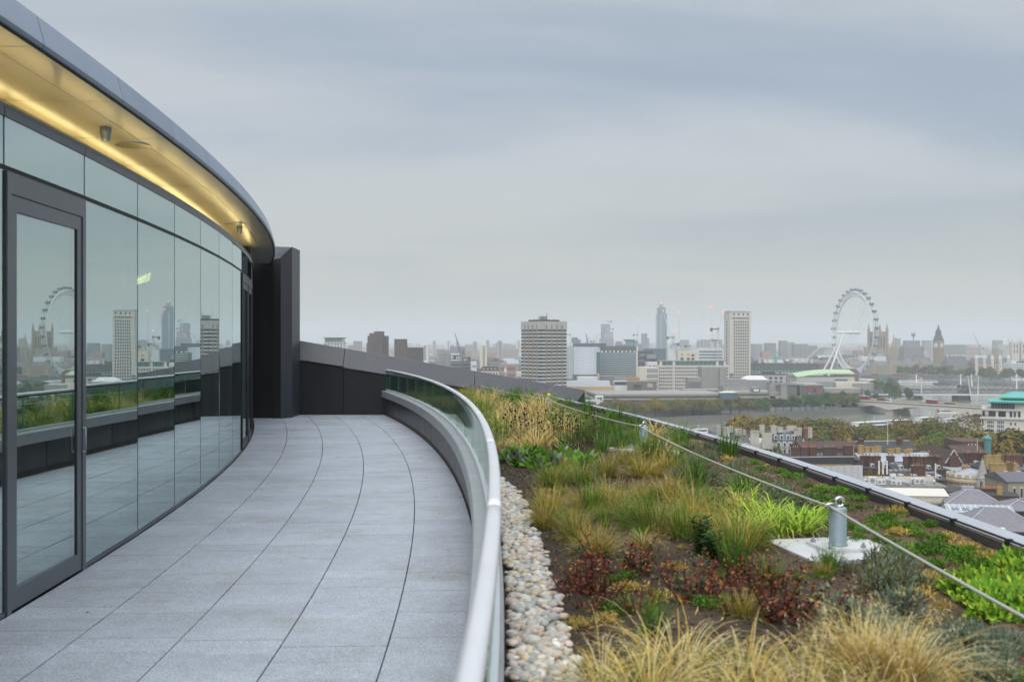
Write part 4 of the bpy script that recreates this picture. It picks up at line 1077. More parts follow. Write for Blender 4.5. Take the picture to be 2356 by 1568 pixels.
# long stone block with glazed penthouse
b = Bd('stone_office_block', 'long pale stone office block with green glazed penthouse storey', 'building', px('S', 470), px('S', 1485), py('S', 997), 1100, 2, 22)
b.body(C_STONE)
u1 = b.w * (690 - 470) / 1015
b.grid(C_GLASS, 'F', 0.8, u1 - 0.8, b.z(py('S', 1395)), b.z(py('S', 1012)), 7, 8, 0.62, 0.55)
b.grid(C_GLASS, 'F', u1 + 1.2, b.w - 0.8, b.z(py('S', 1395)), b.z(py('S', 1012)), 26, 8, 0.62, 0.55, joined=False)
b.grid(C_GLASS, 'L', 1, b.d - 1, b.z(py('S', 1395)), b.z(py('S', 1012)), 6, 8, 0.6, 0.55, joined=True, name='window_grid')
b.box('pilaster', C_STONE, u1 - 0.5, u1 + 1.0, -0.35, 0.1, 0, b.h)
ph = b.z(py('S', 938))
b.box('penthouse', C_DGREY, 3, b.w - 4, 2.5, b.d - 2, b.h, ph)
for k in range(44):
    u = 3.2 + (b.w - 7.5) * k / 43
    inst('glazing_post', cubemesh(C_COPPER if k % 3 else C_GLASSG), (u, 2.4, (b.h + ph) / 2), b.o, scale=(0.45, 0.4, ph - b.h - 0.3))
for u in (3.6, b.w * 0.23, b.w * 0.84, b.w - 4.4): b.box('penthouse_pier', C_STONE, u - 1.3, u + 1.3, 2.0, 3.0, b.h, ph - 0.05)
b.box('roof', C_CONC, 2.2, b.w - 3.2, 1.8, b.d - 1, ph, ph + 0.6)
# pale banded office with lit storey
b = Bd('banded_office', 'dark glass office block with thin pale floor bands and a lit top storey', 'building', px('T', 1372), px('T', 1937), py('T', 716), 1000, 0, 18)
b.body(C_GLASSB, 'curtain_wall')
zt, zb = b.z(py('T', 815)), b.z(py('T', 1190))
b.box('roof_storey', C_BLUEP, -0.1, b.w + 0.1, -0.15, b.d, b.z(py('T', 790)), b.h + 0.05)
b.bands(mat('pale_band', (0.44, 0.45, 0.43), 0.7), 'F', 0, b.w, zb, zt, 11, 0.34, 0.35)
for k in range(9): inst('lit_window', cubemesh(C_LITW), (b.w * (0.055 + 0.112 * k), -0.12, b.z(py('T', 800))), b.o, scale=(0.7, 0.3, 0.9))
b.box('end_wall', C_CREAM, b.w + 0.12, b.w + 1.8, -0.4, b.d, 0, b.h + 0.3)
b.box('roof_plant', C_MGREY, b.w * .45, b.w * .85, 4, 12, b.h + 0.06, b.h + 1.8)
# curved white banded building
b = Bd('curved_office', 'white banded office with convex curved front and dark roof storey', 'building', px('T', 968), px('T', 1372), py('T', 725), 960, 0, 20)
def bowpoly(w, d, bul, n=14, off=0.0):
    return [(-off + (w + 2 * off) * k / n, -off - bul * (1 - (2 * k / n - 1) ** 2)) for k in range(n + 1)] + [(w + off, d), (-off, d)]
q = MB(); q.prism(bowpoly(b.w, b.d, 5), 0, b.h); q.build('curtain_wall', C_BLUEP, b.o)
for k in range(15):
    z = b.h - 0.9 - k * (b.h - b.z(py('T', 1160))) / 15
    q = MB(); q.prism(bowpoly(b.w, b.d, 5, 14, 0.35), z - 0.85, z + 0.75); q.build('band', mat('blue_white', (0.62, 0.66, 0.72), 0.5), b.o)
q = MB(); q.prism(bowpoly(b.w + 6, b.d, 3), b.h + 0.02, b.z(py('T', 672))); q.build('roof_storey', C_BLUEP, b.o)
b.box('stair_tower', C_GLASSG, b.w - 3.6, b.w - 0.05, -3.5, 2, 0, b.h - 5)
# vertical striped block
b = Bd('striped_block', 'small white block with irregular dark vertical stripes behind the banded tower', 'building', px('T', 848), px('T', 990), py('T', 668), 1300, 0, 15)
b.body(C_WHITE)
for k in range(9):
    u = b.w * (0.06 + 0.105 * k); zz = b.h - rnd.uniform(2, 6); inst('stripe_window', cubemesh(C_GLASSB), (u, -0.05, zz / 2), b.o, scale=(b.w * rnd.uniform(.025, .05), 0.3, zz))
# ---- far towers in the haze
def simple(name, label, c, x0, x1, y0, Y, m, a=0.0, depth=18, wins=None, wm=None, cat='tower', group=None, cap=None, base=GZ, joined=True):
    b = Bd(name, label, cat, px(c, x0), px(c, x1), py(c, y0), Y, a, depth, base, group)
    b.body(m)
    if wins: b.grid(wm or C_GLASS, 'F', b.w * 0.06, b.w * 0.94, 3, b.h - 1.5, wins[0], wins[1], 0.6, 0.5, 'window_grid', joined)
    if cap: b.box('roof_plant', cap, b.w * 0.25, b.w * 0.75, depth * 0.25, depth * 0.75, b.h, b.h + 2.5)
    return b
b = simple('glass_tower', 'tall slim blue glass residential tower with stepped crown and red light', 'S', 457, 598, 262, 3300, C_GLASSB, 0, 30)
q = MB(); q.box(b.w * .08, b.w * .88, 3, 27, b.h, b.h + 21); q.build('upper_storeys', C_GLASSB, b.o)
q = MB(); q.box(b.w * .3, b.w * .66, 9, 22, b.h + 21, b.h + 34); q.build('crown', C_MGREY, b.o)
q = MB(); q.box(b.w * .38, b.w * .42, -0.4, 0.2, 0, b.h); q.build('rib', C_WHITE, b.o)
inst('beacon', cubemesh(C_REDL), (b.w * .48, 9, b.h + 35), b.o, scale=(3, 3, 2))
b = simple('far_slab', 'pale stepped tower under construction beyond the curved office', 'S', 243, 318, 540, 3000, C_MGREY, 0, 22, (4, 16))
b.box('side_wing', C_FAR, b.w, b.w * 1.35, 2, 20, 0, b.h - 14)
b = simple('half_built_tower', 'half built tower with blue glass core and open floors topped by a crane', 'T', 1395, 1522, 372, 2600, C_GLASSB, 0, 25, (5, 22), C_WHITE)
b.box('open_floors', C_MGREY, b.w * .25, b.w * 1.42, -6, 0, 0, b.z(py('T', 492)))
b.box('podium', C_MGREY, -b.w * .28, b.w * 1.45, -14, -6.1, 0, b.z(py('T', 590)))
for k in range(11): inst('floor_slab', cubemesh(C_WHITE), (b.w * .83, -6.2, b.z(py('T', 492)) - 4 - k * 3.6), b.o, scale=(b.w * 1.18, 1, 0.9))
simple('dark_dome_block', 'grey rounded topped block beside the striped block', 'T', 935, 1028, 580, 2300, C_BLUEP, 0, 25)
b = simple('flared_building', 'teal glass building with flared upper storeys far behind the offices', 'T', 1790, 1890, 640, 2100, C_TEAL, 0, 20)
q = MB(); q.loft([[(-1, -1, b.h), (b.w + 1, -1, b.h), (b.w + 1, 20, b.h), (-1, 20, b.h)], [(-6, -3, b.h + 4), (b.w + 6, -3, b.h + 4), (b.w + 6, 22, b.h + 4), (-6, 22, b.h + 4)]]); q.build('roof', C_TEAL, b.o)
simple('teal_block', 'low teal glass block beside the flared building', 'T', 1895, 1960, 632, 2100, C_TEAL, 0, 18, cat='building')
simple('dark_blue_block', 'broad dark blue office block beyond the lit office', 'S', 300, 608, 757, 1350, C_BLUEP, 0, 30, cat='building', cap=None)
b = simple('grey_terraced_office', 'stepped dark grey office with pale roof edges behind the lit office', 'S', 190, 395, 790, 1250, C_DGREY, 0, 25, (8, 6), C_MGREY, cat='building')
b.box('lower_wing', C_DGREY, b.w * .5, b.w * 1.25, -8, -0.1, 0, b.z(py('S', 835)))
b.box('pale_frame', C_MGREY, b.w * .52, b.w * 1.2, -8.4, -8.05, b.z(py('S', 900)), b.z(py('S', 840)))
simple('white_flat_block', 'plain white flat roofed building left of the long stone block', 'S', 320, 505, 950, 1150, C_WHITE, 0, 20, (3, 3), cat='building')
b = simple('louvred_block', 'pale stone low block with horizontal louvres beside the long stone block', 'S', 195, 466, 1022, 1080, C_CREAM, 0, 20, cat='building')
b.bands(C_MGREY, 'F', b.w * .43, b.w, 2, b.h - 1, 5, 0.7, 0.2, 'louvre')
b = simple('white_banded_slab', 'long white building with rows of windows left of the stone tower', 'S', 1050, 1385, 748, 1380, C_WHITE, 0, 18, cat='building'); b.bands(C_GLASSB, 'F', b.w * .02, b.w, b.h - 24, b.h - 3, 5, 0.5, 0.1, 'window_strip')
b = simple('ruined_looking_block', 'cream block under demolition with ragged top and cranes above', 'S', 755, 1050, 790, 1380, C_CREAM, 0, 18, cat='building')
for k in range(7): b.box('broken_wall', C_CREAM, b.w * (.02 + .07 * k), b.w * (.055 + .07 * k), 0, 8, b.h, b.h + rnd.uniform(1, 5.5))
for (u, v) in ((.2, 3), (.2, 9), (.5, 3), (.5, 9), (.72, 4), (.72, 9)): inst('opening', cubemesh(C_TANB if v == 3 else C_GLASS), (b.w * u, -0.05, b.h - v - 2), b.o, scale=(b.w * .14, .4, 3.2))
simple('white_tower_block', 'plain white slab beside the cranes', 'S', 612, 690, 768, 1300, C_WHITE, 0, 16, cat='building')
# hazy blocks behind the wheel and stone tower
for i, (c, x0, x1, y0, Y) in enumerate((('S', 795, 912, 633, 3000), ('S', 1050, 1390, 628, 2700), ('S', 1800, 1960, 690, 2500), ('B', 325, 402, 532, 2700), ('B', 437, 493, 513, 2700), ('B', 493, 548, 525, 2750), ('B', 545, 655, 540, 2600), ('B', 655, 728, 552, 2800), ('B', 728, 806, 567, 2900), ('B', 205, 245, 540, 2400),
                                         ('B', 1355, 1385, 495, 2700), ('B', 1575, 1630, 512, 2800), ('B', 1730, 1900, 545, 3000), ('B', 2130, 2190, 510, 3200), ('T', 1620, 1720, 640, 2500), ('S', 190, 245, 690, 2500), ('S', 118, 188, 648, 2300), ('T', 1030, 1070, 610, 2700), ('K', 1640, 1700, 300, 3500))):
    simple('hazy_block', 'plain slab block faded by haze on the skyline beyond the river', c, x0, x1, y0, Y, C_FAR, rnd.uniform(-5, 5), 25, (6, 12), C_GLASSB, group='hazy skyline blocks', cat='building')
b = simple('office_tower', 'grey gridded office tower with round aerial dome between the gothic spires', 'B', 1435, 1540, 512, 2300, C_MGREY, 0, 25, (14, 14), C_BLUEP)
q = MB(); q.tube([(b.w * .58, 8, b.h), (b.w * .58, 8, b.h + 10)], 1.2, 8); q.lathe([(0.5, 8), (4, 10), (5, 13.5), (4, 17), (0.5, 19)], (b.w * .58, 8, b.h), 12); q.build('dome', C_MGREY, b.o)
# left of the banded tower
def tower_white(x0, x1, y0, Y, m, lab):
    b = simple('tower_block', lab, 'K', x0, x1, y0, Y, m, 0, 14, None, cat='tower')
    for u in (0.45, 0.62): b.box('window_strip', C_GLASSB, b.w * u, b.w * (u + .1), -0.12, 0.1, 2, b.h - 1)
    b.box('roof_plant', m, b.w * .25, b.w * .75, 4, 10, b.h, b.h + 2.6)
tower_white(350, 485, 332, 1750, C_WHITE, 'white tower block with dark window stripes beside the brown brick towers')
tower_white(1365, 1487, 335, 1700, C_CREAM, 'cream tower block with blue window stripes left of the banded tower')
tower_white(780, 860, 262, 2600, C_WHITE, 'slim white tower block behind the luffing crane')
tower_white(925, 1000, 285, 2650, C_WHITE, 'pale tower block half hidden by the crane jib')
tower_white(1660, 1755, 275, 2100, mat('pinkish_concrete', (0.42, 0.36, 0.34), 0.8), 'pinkish tower block near the banded tower')
tower_white(1988, 2066, 255, 2500, C_CREAM, 'cream tower block touching the edge of the banded tower')
tower_white(1250, 1320, 285, 3200, C_FAR, 'faint grey tower block deep in haze above the far roofs')
tower_white(1475, 1530, 262, 3400, C_FAR, 'faint paired tower block deep in haze behind the cream tower')
tower_white(560, 610, 268, 3300, C_FAR, 'faint tower block in haze beside the white tower')
BRN = mat('brown_brick_dark', (0.105, 0.075, 0.068), 0.85, var=0.15, vscale=0.2)
b = Bd('brown_brick_tower', 'stepped brown brick tower with ribbed shafts and taller centre', 'tower', px('L', 1452), px('L', 1752), py('L', 163), 1100, 0, 20)
b.body(BRN); b.box('centre_shaft', BRN, b.w * .35, b.w * .8, -1.2, 14, 0, b.z(py('L', 92))); b.box('shoulder', BRN, b.w * .1, b.w * .345, -0.6, 12, 0, b.z(py('L', 120))); b.box('side_bay', BRN, -1.0, 2, -0.5, 16, 0, b.z(py('L', 275)))
for u in (.2, .3, .42, .5, .58, .7, .86, .95): b.box('rib', C_DGREY, b.w * u, b.w * u + .35, -1.6 if .35 < u < .8 else -0.9, 0.1, 0, b.z(py('L', 170)))
mast(b, b.w * .5, 6, b.h, b.h + 9, .12)
b = Bd('brown_brick_tower', 'squat brown brick tower with a lower ribbed block on its right', 'tower', px('L', 1873), px('L', 2048), py('L', 212), 1080, 0, 20)
b.body(BRN); b.box('side_bay', BRN, b.w * .5, b.w * 1.2, -1.2, -0.1, 0, b.z(py('L', 300))); b.box('low_block', BRN, b.w + .02, b.w * 2.5, -0.3, 18, 0, b.z(py('L', 345)))
for k in range(11): inst('rib', cubemesh(C_DGREY), (b.w * (1.06 + .13 * k), -0.5, b.z(py('L', 345)) / 2), b.o, scale=(.6, .6, b.z(py('L', 345))))
b = Bd('flared_roof_tower', 'glass topped tower with flared green roof behind the sloping wall', 'tower', px('L', 768), px('L', 1070), py('L', 265), 1300, 0, 22)
b.body(C_WHITE); b.grid(C_GLASSB, 'F', .5, b.w - .5, b.h - 14, b.h - 1, 6, 4, .7, .6)
b.box('glass_storeys', C_GLASSG, 1, b.w - 1, 1, 20, b.h, b.z(py('L', 205)))
b.box('balcony', C_WHITE, -0.8, b.w + .8, -.8, 22.5, b.h - .3, b.h + .3)
zr = b.z(py('L', 205)); q = MB(); q.loft([[(.5, .5, zr), (b.w - .5, .5, zr), (b.w - .5, 20, zr), (.5, 20, zr)], [(-1.6, -1.6, zr + 1.3), (b.w + 1.6, -1.6, zr + 1.3), (b.w + 1.6, 23, zr + 1.3), (-1.6, 23, zr + 1.3)]]); q.build('roof', C_TEAL, b.o)
simple('hazy_block', 'plain slab block faded by haze on the skyline beyond the river', 'L', 1230, 1350, 245, 2600, C_FAR, 0, 20, (4, 8), group='hazy skyline blocks', cat='building')
b = simple('concrete_slab', 'grey concrete slab building with a dotted window column near the crane', 'K', 670, 850, 475, 1150, C_MGREY, 0, 20, cat='building')
b.grid(C_GLASS, 'F', b.w * .46, b.w * .53, 2, b.h - 1, 1, 14, .9, .5); 
b = simple('unfinished_building', 'unfinished white concrete frame with open windows under the crane', 'K', 850, 1040, 480, 1200, C_WHITE, 0, 16, cat='building')
b.grid(C_GLASS, 'F', .5, b.w - .5, b.h - 12, b.h - 1, 6, 3, .6, .6)
for k in range(8): mast(b, b.w * (.05 + .13 * k), 1, b.h, b.h + rnd.uniform(1.5, 5), .35, C_CONC, 'column')
b = simple('scaffolded_building', 'dark scaffolded building site with stacked floors below the crane', 'K', 872, 1212, 612, 1120, C_DGREY, 0, 18, cat='building'); b.bands(C_MGREY, 'F', 0, b.w, 2, b.h, 9, .25, .5)
b = simple('striped_white_block', 'small white block with grey stripes right of the building site', 'K', 1212, 1308, 618, 1100, C_WHITE, 0, 14, cat='building'); b.bands(C_MGREY, 'F', b.w * .2, b.w, 3, b.h - 2, 5, .3, .2)
b = Bd('mansard_hotel', 'dark mansard roofed building with round dormer windows beyond the wall coping', 'building', px('K', 1385), px('K', 1690), py('K', 782), 950, 0, 16)
b.body(C_STONE); zr = b.z(py('K', 705)); q = MB(); q.loft([[(0, 0, b.h), (b.w, 0, b.h), (b.w, 16, b.h), (0, 16, b.h)], [(1.2, 1.5, zr), (b.w - 1.2, 1.5, zr), (b.w - 1.2, 14, zr), (1.2, 14, zr)]]); q.build('mansard_roof', C_ROOFD, b.o)
for k in range(4):
    q = MB(); u = b.w * (.17 + .215 * k); zz = b.z(py('K', 747)); q.lathe([(.85, 0), (.85, .6), (.4, .65), (.4, 0)], (0, 0, 0), 12); o = q.build('round_dormer', C_STONE, b.o); o.location = (u, 1.1, zz); o.rotation_euler = (R(90), 0, 0)
b.grid(C_GLASS, 'F', .6, b.w - .6, b.h - 4, b.h - .4, 6, 1, .5, .7)
b = Bd('church_spire', 'small stone church steeple left of the banded tower base', 'church', px('K', 1780), px('K', 1830), py('K', 790), 900, 0, 4)
b.body(C_STONE, 'tower'); q = MB(); q.lathe([(1.4, b.h), (1.0, b.h + 2.4), (.55, b.h + 2.5), (.05, b.h + 5.5)], (b.w / 2, 2, 0), 8); q.build('spire', C_STONE, b.o)
b.grid(C_GLASS, 'F', .2, b.w - .2, b.h - 4, b.h - .5, 2, 1, .4, .8)
simple('brick_terrace', 'pinkish brick terrace in haze left of the banded tower', 'K', 1700, 1990, 665, 1500, mat('pink_brick', (.36, .2, .17), .85), 0, 20, (12, 2), cat='building')
simple('cream_corner_block', 'cream block tucked against the foot of the banded tower', 'K', 1995, 2090, 795, 870, C_CREAM, 0, 14, (3, 3), cat='building')

# ---- south bank: office with letters, tan building, theatre
b = Bd('brick_office', 'brown office block with a recessed glass bay and white striped letters', 'building', px('A', 1310), px('A', 1555), py('A', 908), 900, 0, 25, -52)
b.body(mat('brown_panel', (.185, .155, .135), .8, var=.1, vscale=.4))
b.box('glass_bay', C_GLASSB, b.w * .2, b.w * .47, -.3, .2, .3, b.z(py('A', 958))); b.box('bay_head', C_DGREY, b.w * .2, b.w * .47, -.5, .2, b.z(py('A', 957)), b.z(py('A', 935)))
for u in (.24, .30, .36, .42): b.box('bay_fin', C_DGREY, b.w * u, b.w * u + .25, -.7, -.5, b.z(py('A', 957)), b.z(py('A', 935)))
GL = {'I': [[(0, 3)], [(0, 3)], [(1, 2)], [(1, 2)], [(1, 2)], [(1, 2)], [(0, 3)], [(0, 3)]],
      'B': [[(0, 4)], [(0, 4.6)], [(1, 2), (3.4, 4.6)], [(1, 4.2)], [(1, 4.2)], [(1, 2), (3.4, 4.6)], [(0, 4.6)], [(0, 4)]],
      'M': [[(0, 1.8), (4.2, 6)], [(0, 2.2), (3.8, 6)], [(1, 2.5), (3.5, 5)], [(1, 2.8), (3.2, 5)], [(1, 2), (2.2, 3.8), (4, 5)], [(1, 2), (2.5, 3.5), (4, 5)], [(0, 2), (2.8, 3.2), (4, 6)], [(0, 2), (4, 6)]]}
xx = b.w * .675; sc = b.w * .185 / 14.2; zt = b.z(py('A', 926)); rh = (zt - b.z(py('A', 956))) / 8
for ch, wd in (('I', 3), ('B', 4.6), ('M', 6)):
    q = MB()
    for r_, row in enumerate(GL[ch]):
        for u0, u1 in row: q.box(xx + u0 * sc, xx + u1 * sc, -.25, .05, zt - (r_ + .72) * rh, zt - r_ * rh)
    q.build('letter', mat('sign_white', (.8, .8, .8), .6), b.o); xx += (wd + .6) * sc
b = Bd('white_panel_block', 'office block end with a big blank white panel beside the brown office', 'building', px('A', 1190), px('A', 1308), py('A', 906), 905, 0, 20, -52)
b.body(mat('pale_lilac', (.42, .41, .42), .8)); b.box('panel', C_WHITE, .6, b.w - .3, -.3, .2, .5, b.z(py('A', 940))); b.box('terrace', C_DGREY, .8, b.w - 1, -.25, .2, b.z(py('A', 938)), b.z(py('A', 912)))
b = Bd('tan_terrace', 'long tan building with two rows of white windows and a pale glazed roof', 'building', px('A', 770), px('A', 1190), py('A', 950), 860, 0, 18)
b.body(C_TANB); zz = b.z(py('A', 1010)); mid = b.z(py('A', 979))
b.grid(C_SILL, 'F', 1, b.w - .5, zz, mid - .2, 20, 1, .4, .7); b.grid(C_SILL, 'F', 1, b.w - .5, mid + .2, b.h - .4, 20, 1, .4, .65)
b.grid(C_GLASS, 'F', 1, b.w - .5, zz, mid - .2, 20, 1, .26, .5, 'pane', True, .16); b.grid(C_GLASS, 'F', 1, b.w - .5, mid + .2, b.h - .4, 20, 1, .26, .45, 'pane', True, .16)
q = MB(); zr = b.z(py('A', 905)); q.loft([[(0, 0.5, b.h), (0, 6, zr), (0, 17, zr), (0, 18, b.h)], [(b.w * .93, .5, b.h), (b.w * .93, 6, zr), (b.w * .93, 17, zr), (b.w * .93, 18, b.h)]]); q.build('roof', C_LEAD, b.o)
for k in range(30): inst('roof_rib', cubemesh(C_MGREY), (b.w * .93 * (k + .5) / 30, 3.2, (b.h + zr) / 2 + .05), b.o, rot=(math.atan2(zr - b.h, 5.5), 0, 0), scale=(.2, 6.2, .2))
for i, (x0, x1, y0, y1, m) in enumerate(((880, 1050, 868, 900, C_WHITE), (1052, 1068, 842, 895, C_TANB), (1190, 1300, 868, 905, C_CONC), (1300, 1410, 872, 905, C_TAN), (1070, 1190, 862, 905, C_MGREY), (790, 880, 890, 912, C_DGREY), (940, 1130, 848, 870, C_MGREY))):
    simple('low_roof_block', ['low white roof block behind the glazed roof', 'slim tan stair tower behind the glazed roof', 'low grey roof block left of the brown office', 'low tan brick roof block above the white panel', 'grey roof block with vents behind the tan building', 'dark low roof block by the banded tower', 'long grey low shed below the curved office'][i], 'A', x0, x1, y0, 930 + 12 * i, m, 0, 14, (5, 2) if i != 1 else None, cat='building')
b = Bd('riverside_pavilion', 'white stair tower with small logo beside a green glazed riverside pavilion', 'building', px('A', 1037), px('A', 1100), py('A', 1036), 770, 0, 12)
b.body(C_WHITE); b.box('glazed_hall', C_GLASSG, b.w + .02, b.w * 3.2, -.4, 11, 0, b.z(py('A', 1078))); b.box('roof', C_DGREY, b.w + .03, b.w * 3.3, -1, 12, b.z(py('A', 1077)), b.z(py('A', 1066))); b.box('side_hall', C_GLASSG, -b.w * 1.4, -.02, 1, 11, 0, b.z(py('A', 1085))); b.box('side_roof', C_WHITE, -b.w * 1.5, -.03, .5, 11.5, b.z(py('A', 1084)), b.z(py('A', 1070)))
b.grid(C_GLASS, 'F', b.w * .15, b.w * .85, b.h - 2.2, b.h - .6, 2, 1, .8, .8)
for k in range(7): inst('glazing_post', cubemesh(C_DGREY), (b.w * (1.15 + .3 * k), -.5, b.z(py('A', 1100)) - 2), b.o, scale=(.2, .3, 5.5))
inst('logo', cubemesh(mat('logo_blue', (.05, .12, .35), .6)), (b.w * .62, -.1, b.z(py('A', 1066))), b.o, scale=(.7, .3, 1)); inst('logo', cubemesh(mat('logo_red', (.5, .1, .05), .6)), (b.w * .82, -.1, b.z(py('A', 1064))), b.o, scale=(.5, .3, .7))
# theatre: stacked concrete terraces with fly towers
b = Bd('concrete_theatre', 'brutalist concrete theatre with long dark terraces and two blank fly towers', 'theatre', px('A', 1010), px('A', 2100), py('A', 1018), 800, 4, 60)
for (x0, x1, y0, y1, za, zc, m) in ((0, 1.0, 0, 60, 0, b.z(py('A', 1072)), C_CONCD), (0.0, 1.02, -1.5, 60, b.z(py('A', 1068)), b.z(py('A', 1056)), C_CONC), (.04, 1.0, 3, 60, b.z(py('A', 1056)), b.z(py('A', 1036)), C_CONCD), (.03, 1.03, 1.6, 60, b.z(py('A', 1036)), b.h, C_CONC), (-.02, 1.02, -4, 0, b.z(py('A', 1102)), b.z(py('A', 1090)), C_CONC)):
    b.box('terrace', m, b.w * x0, b.w * x1, y0, y1, za, zc)
def ftower(x0, x1, y0, y1, Y, dep, nm='fly_tower', c='S', m=C_CONC):
    X0, X1 = (px(c, x0) - 512) * Y / F, (px(c, x1) - 512) * Y / F
    q = MB(b.o.location); q.box(X0, X1, Y, Y + dep, EYE + (HZ - py(c, y1)) * Y / F, EYE + (HZ - py(c, y0)) * Y / F)
    b2 = Bd(nm, '', '', px(c, x0), px(c, x1), py(c, y0), Y, 0, dep)
    b2.body(m, 'tower')
    return b2
b2 = ftower(1095, 1440, 1018, 1345, 960, 22); tag(b2.o, 'large blank concrete fly tower of the theatre in front of the long stone block', 'tower'); b2.box('side_shaft', C_CONC, b2.w * .72, b2.w * 1.0, -3, -.05, 0, b2.h - .6)
b2 = ftower(895, 1090, 1168, 1335, 930, 14); tag(b2.o, 'small concrete fly tower with ribbed base left of the large one', 'tower')
for k in range(9): inst('rib', cubemesh(C_CONCD), (b2.w * (.08 + .105 * k), -.2, b2.h - 7.5), b2.o, scale=(b2.w * .05, .6, 7))
b2 = ftower(830, 1420, 1340, 1420, 900, 20, 'theatre_wing'); tag(b2.o, 'low concrete theatre wing below the fly towers', 'building')
for x0, x1 in ((880, 915), (1020, 1060), (1200, 1250)): b2.box('pier', C_CONC, b2.w * (x0 - 830) / 590, b2.w * (x1 - 830) / 590, -.8, .05, 0, b2.h - 1)
b2 = ftower(1400, 1870, 1300, 1420, 880, 24, 'theatre_wing'); tag(b2.o, 'concrete theatre hall with shallow pyramid roof', 'building')
q = MB(); q.loft([[(0, 0, b2.h), (b2.w, 0, b2.h), (b2.w, 24, b2.h), (0, 24, b2.h)], [(b2.w * .3, 9, b2.h + 4.5), (b2.w * .55, 9, b2.h + 4.5), (b2.w * .55, 14, b2.h + 4.5), (b2.w * .3, 14, b2.h + 4.5)]]); q.build('roof', C_CONCD, b2.o)
b2 = ftower(1445, 1745, 1195, 1300, 990, 18, 'theatre_wing'); tag(b2.o, 'flat concrete block between the fly tower and white tent', 'building')
b2 = Bd('roof_pavilion', 'small glass pavilion with white roof on the theatre terrace', 'pavilion', px('S', 1370), px('S', 1605), py('S', 1385), 800, 0, 10, -45)
b2.body(C_GLASSB, 'glass_wall'); b2.hip(C_WHITE, b2.h, b2.h + .9, 3.5)
b2 = Bd('theatre_terrace', 'stepped concrete theatre terraces above the riverside trees', 'building', px('B', 0), px('B', 440), py('B', 930), 850, 0, 40)
for k, (za, zc, xa, xb) in enumerate(((1000, 985, 0, .95), (968, 950, 0, 1.0), (935, 918, .1, .97))):
    b2.box('terrace', C_CONC, b2.w * xa, b2.w * xb, -2 + k * 2, 40, b2.z(py('B', za)), b2.z(py('B', zc)))
b2.box('wall', C_CONCD, 0, b2.w * .93, 3, 40, 0, b2.z(py('B', 935)))
b2.box('lift_shaft', C_CONC, b2.w * .8, b2.w * .9, 0, 8, 0, b2.z(py('B', 860))); b2.box('lift_shaft', C_CONC, b2.w * .5, b2.w * .63, 4, 12, 0, b2.z(py('B', 880)))
b2 = Bd('theatre_sign', 'black electronic sign board with white lines on the theatre terrace', 'sign', px('B', 212), px('B', 278), py('B', 892), 845, 0, .6, EYE + (HZ - py('B', 916)) * .845)
b2.body(C_DGREY, 'board')
for k, (a0, a1, zf) in enumerate(((.15, .3, .66), (.34, .62, .66), (.66, .85, .66), (.25, .5, .32), (.55, .78, .32))): b2.box('text_line', mat('sign_lit', (.8, .8, .85), .5, emit=(.8, .85, .9), estr=.6), b2.w * a0, b2.w * a1, -.12, .02, b2.h * (zf - .09), b2.h * (zf + .09))
b2 = Bd('white_tent_roof', 'white pitched tent roof behind the theatre', 'tent', px('B', 132), px('B', 345), py('B', 822), 1000, 0, 14)
b2.body(C_MGREY); q = MB(); q.loft([[(0, 0, b2.h), (b2.w, 0, b2.h), (b2.w, 14, b2.h), (0, 14, b2.h)], [(b2.w * .25, 6, b2.h + 4), (b2.w * .8, 6, b2.h + 4), (b2.w * .8, 9, b2.h + 4), (b2.w * .25, 9, b2.h + 4)]]); q.build('roof', C_WHITE, b2.o)
# county hall: dark roof, dormers, green cupola
b = Bd('county_building', 'long stone building with steep dark roof, rows of green dormers and a copper cupola', 'building', px('B', 205), px('B', 775), py('B', 765), 1320, 0, 26)
b.body(C_STONE); zr = b.z(py('B', 692))
q = MB(); q.loft([[(0, 0, b.h), (b.w, 0, b.h), (b.w, 26, b.h), (0, 26, b.h)], [(2, 7, zr), (b.w * .93, 7, zr), (b.w * .93, 19, zr), (2, 19, zr)]]); q.build('roof', C_ROOFD, b.o)
for r_ in range(2):
    for k in range(21): inst('dormer', cubemesh(C_COPPER if r_ == 0 else C_GLASSG), (b.w * (k + .5) / 22, .9 + r_ * 2.1, b.h + 2.0 + r_ * 3.8), b.o, scale=(b.w * .024, 1.8, 2.0))
for u in (.14, .25, .33, .62, .70, .78, .86): b.chimney(C_STONE, b.w * u, 8, b.h + 3, zr + 5.5, 3, 2, 0)
b.grid(C_GLASS, 'F', b.w * .3, b.w * .95, 3, b.h - .6, 20, 5, .4, .55, joined=False)
q = MB(); q.lathe([(2.6, zr - 1), (2.6, zr + 4), (1.9, zr + 4.2), (1.9, zr + 9), (2.1, zr + 9.3), (1.3, zr + 11.5), (.5, zr + 13), (.1, zr + 16)], (b.w * .365, 12, 0), 8); q.build('cupola', C_COPPER, b.o)
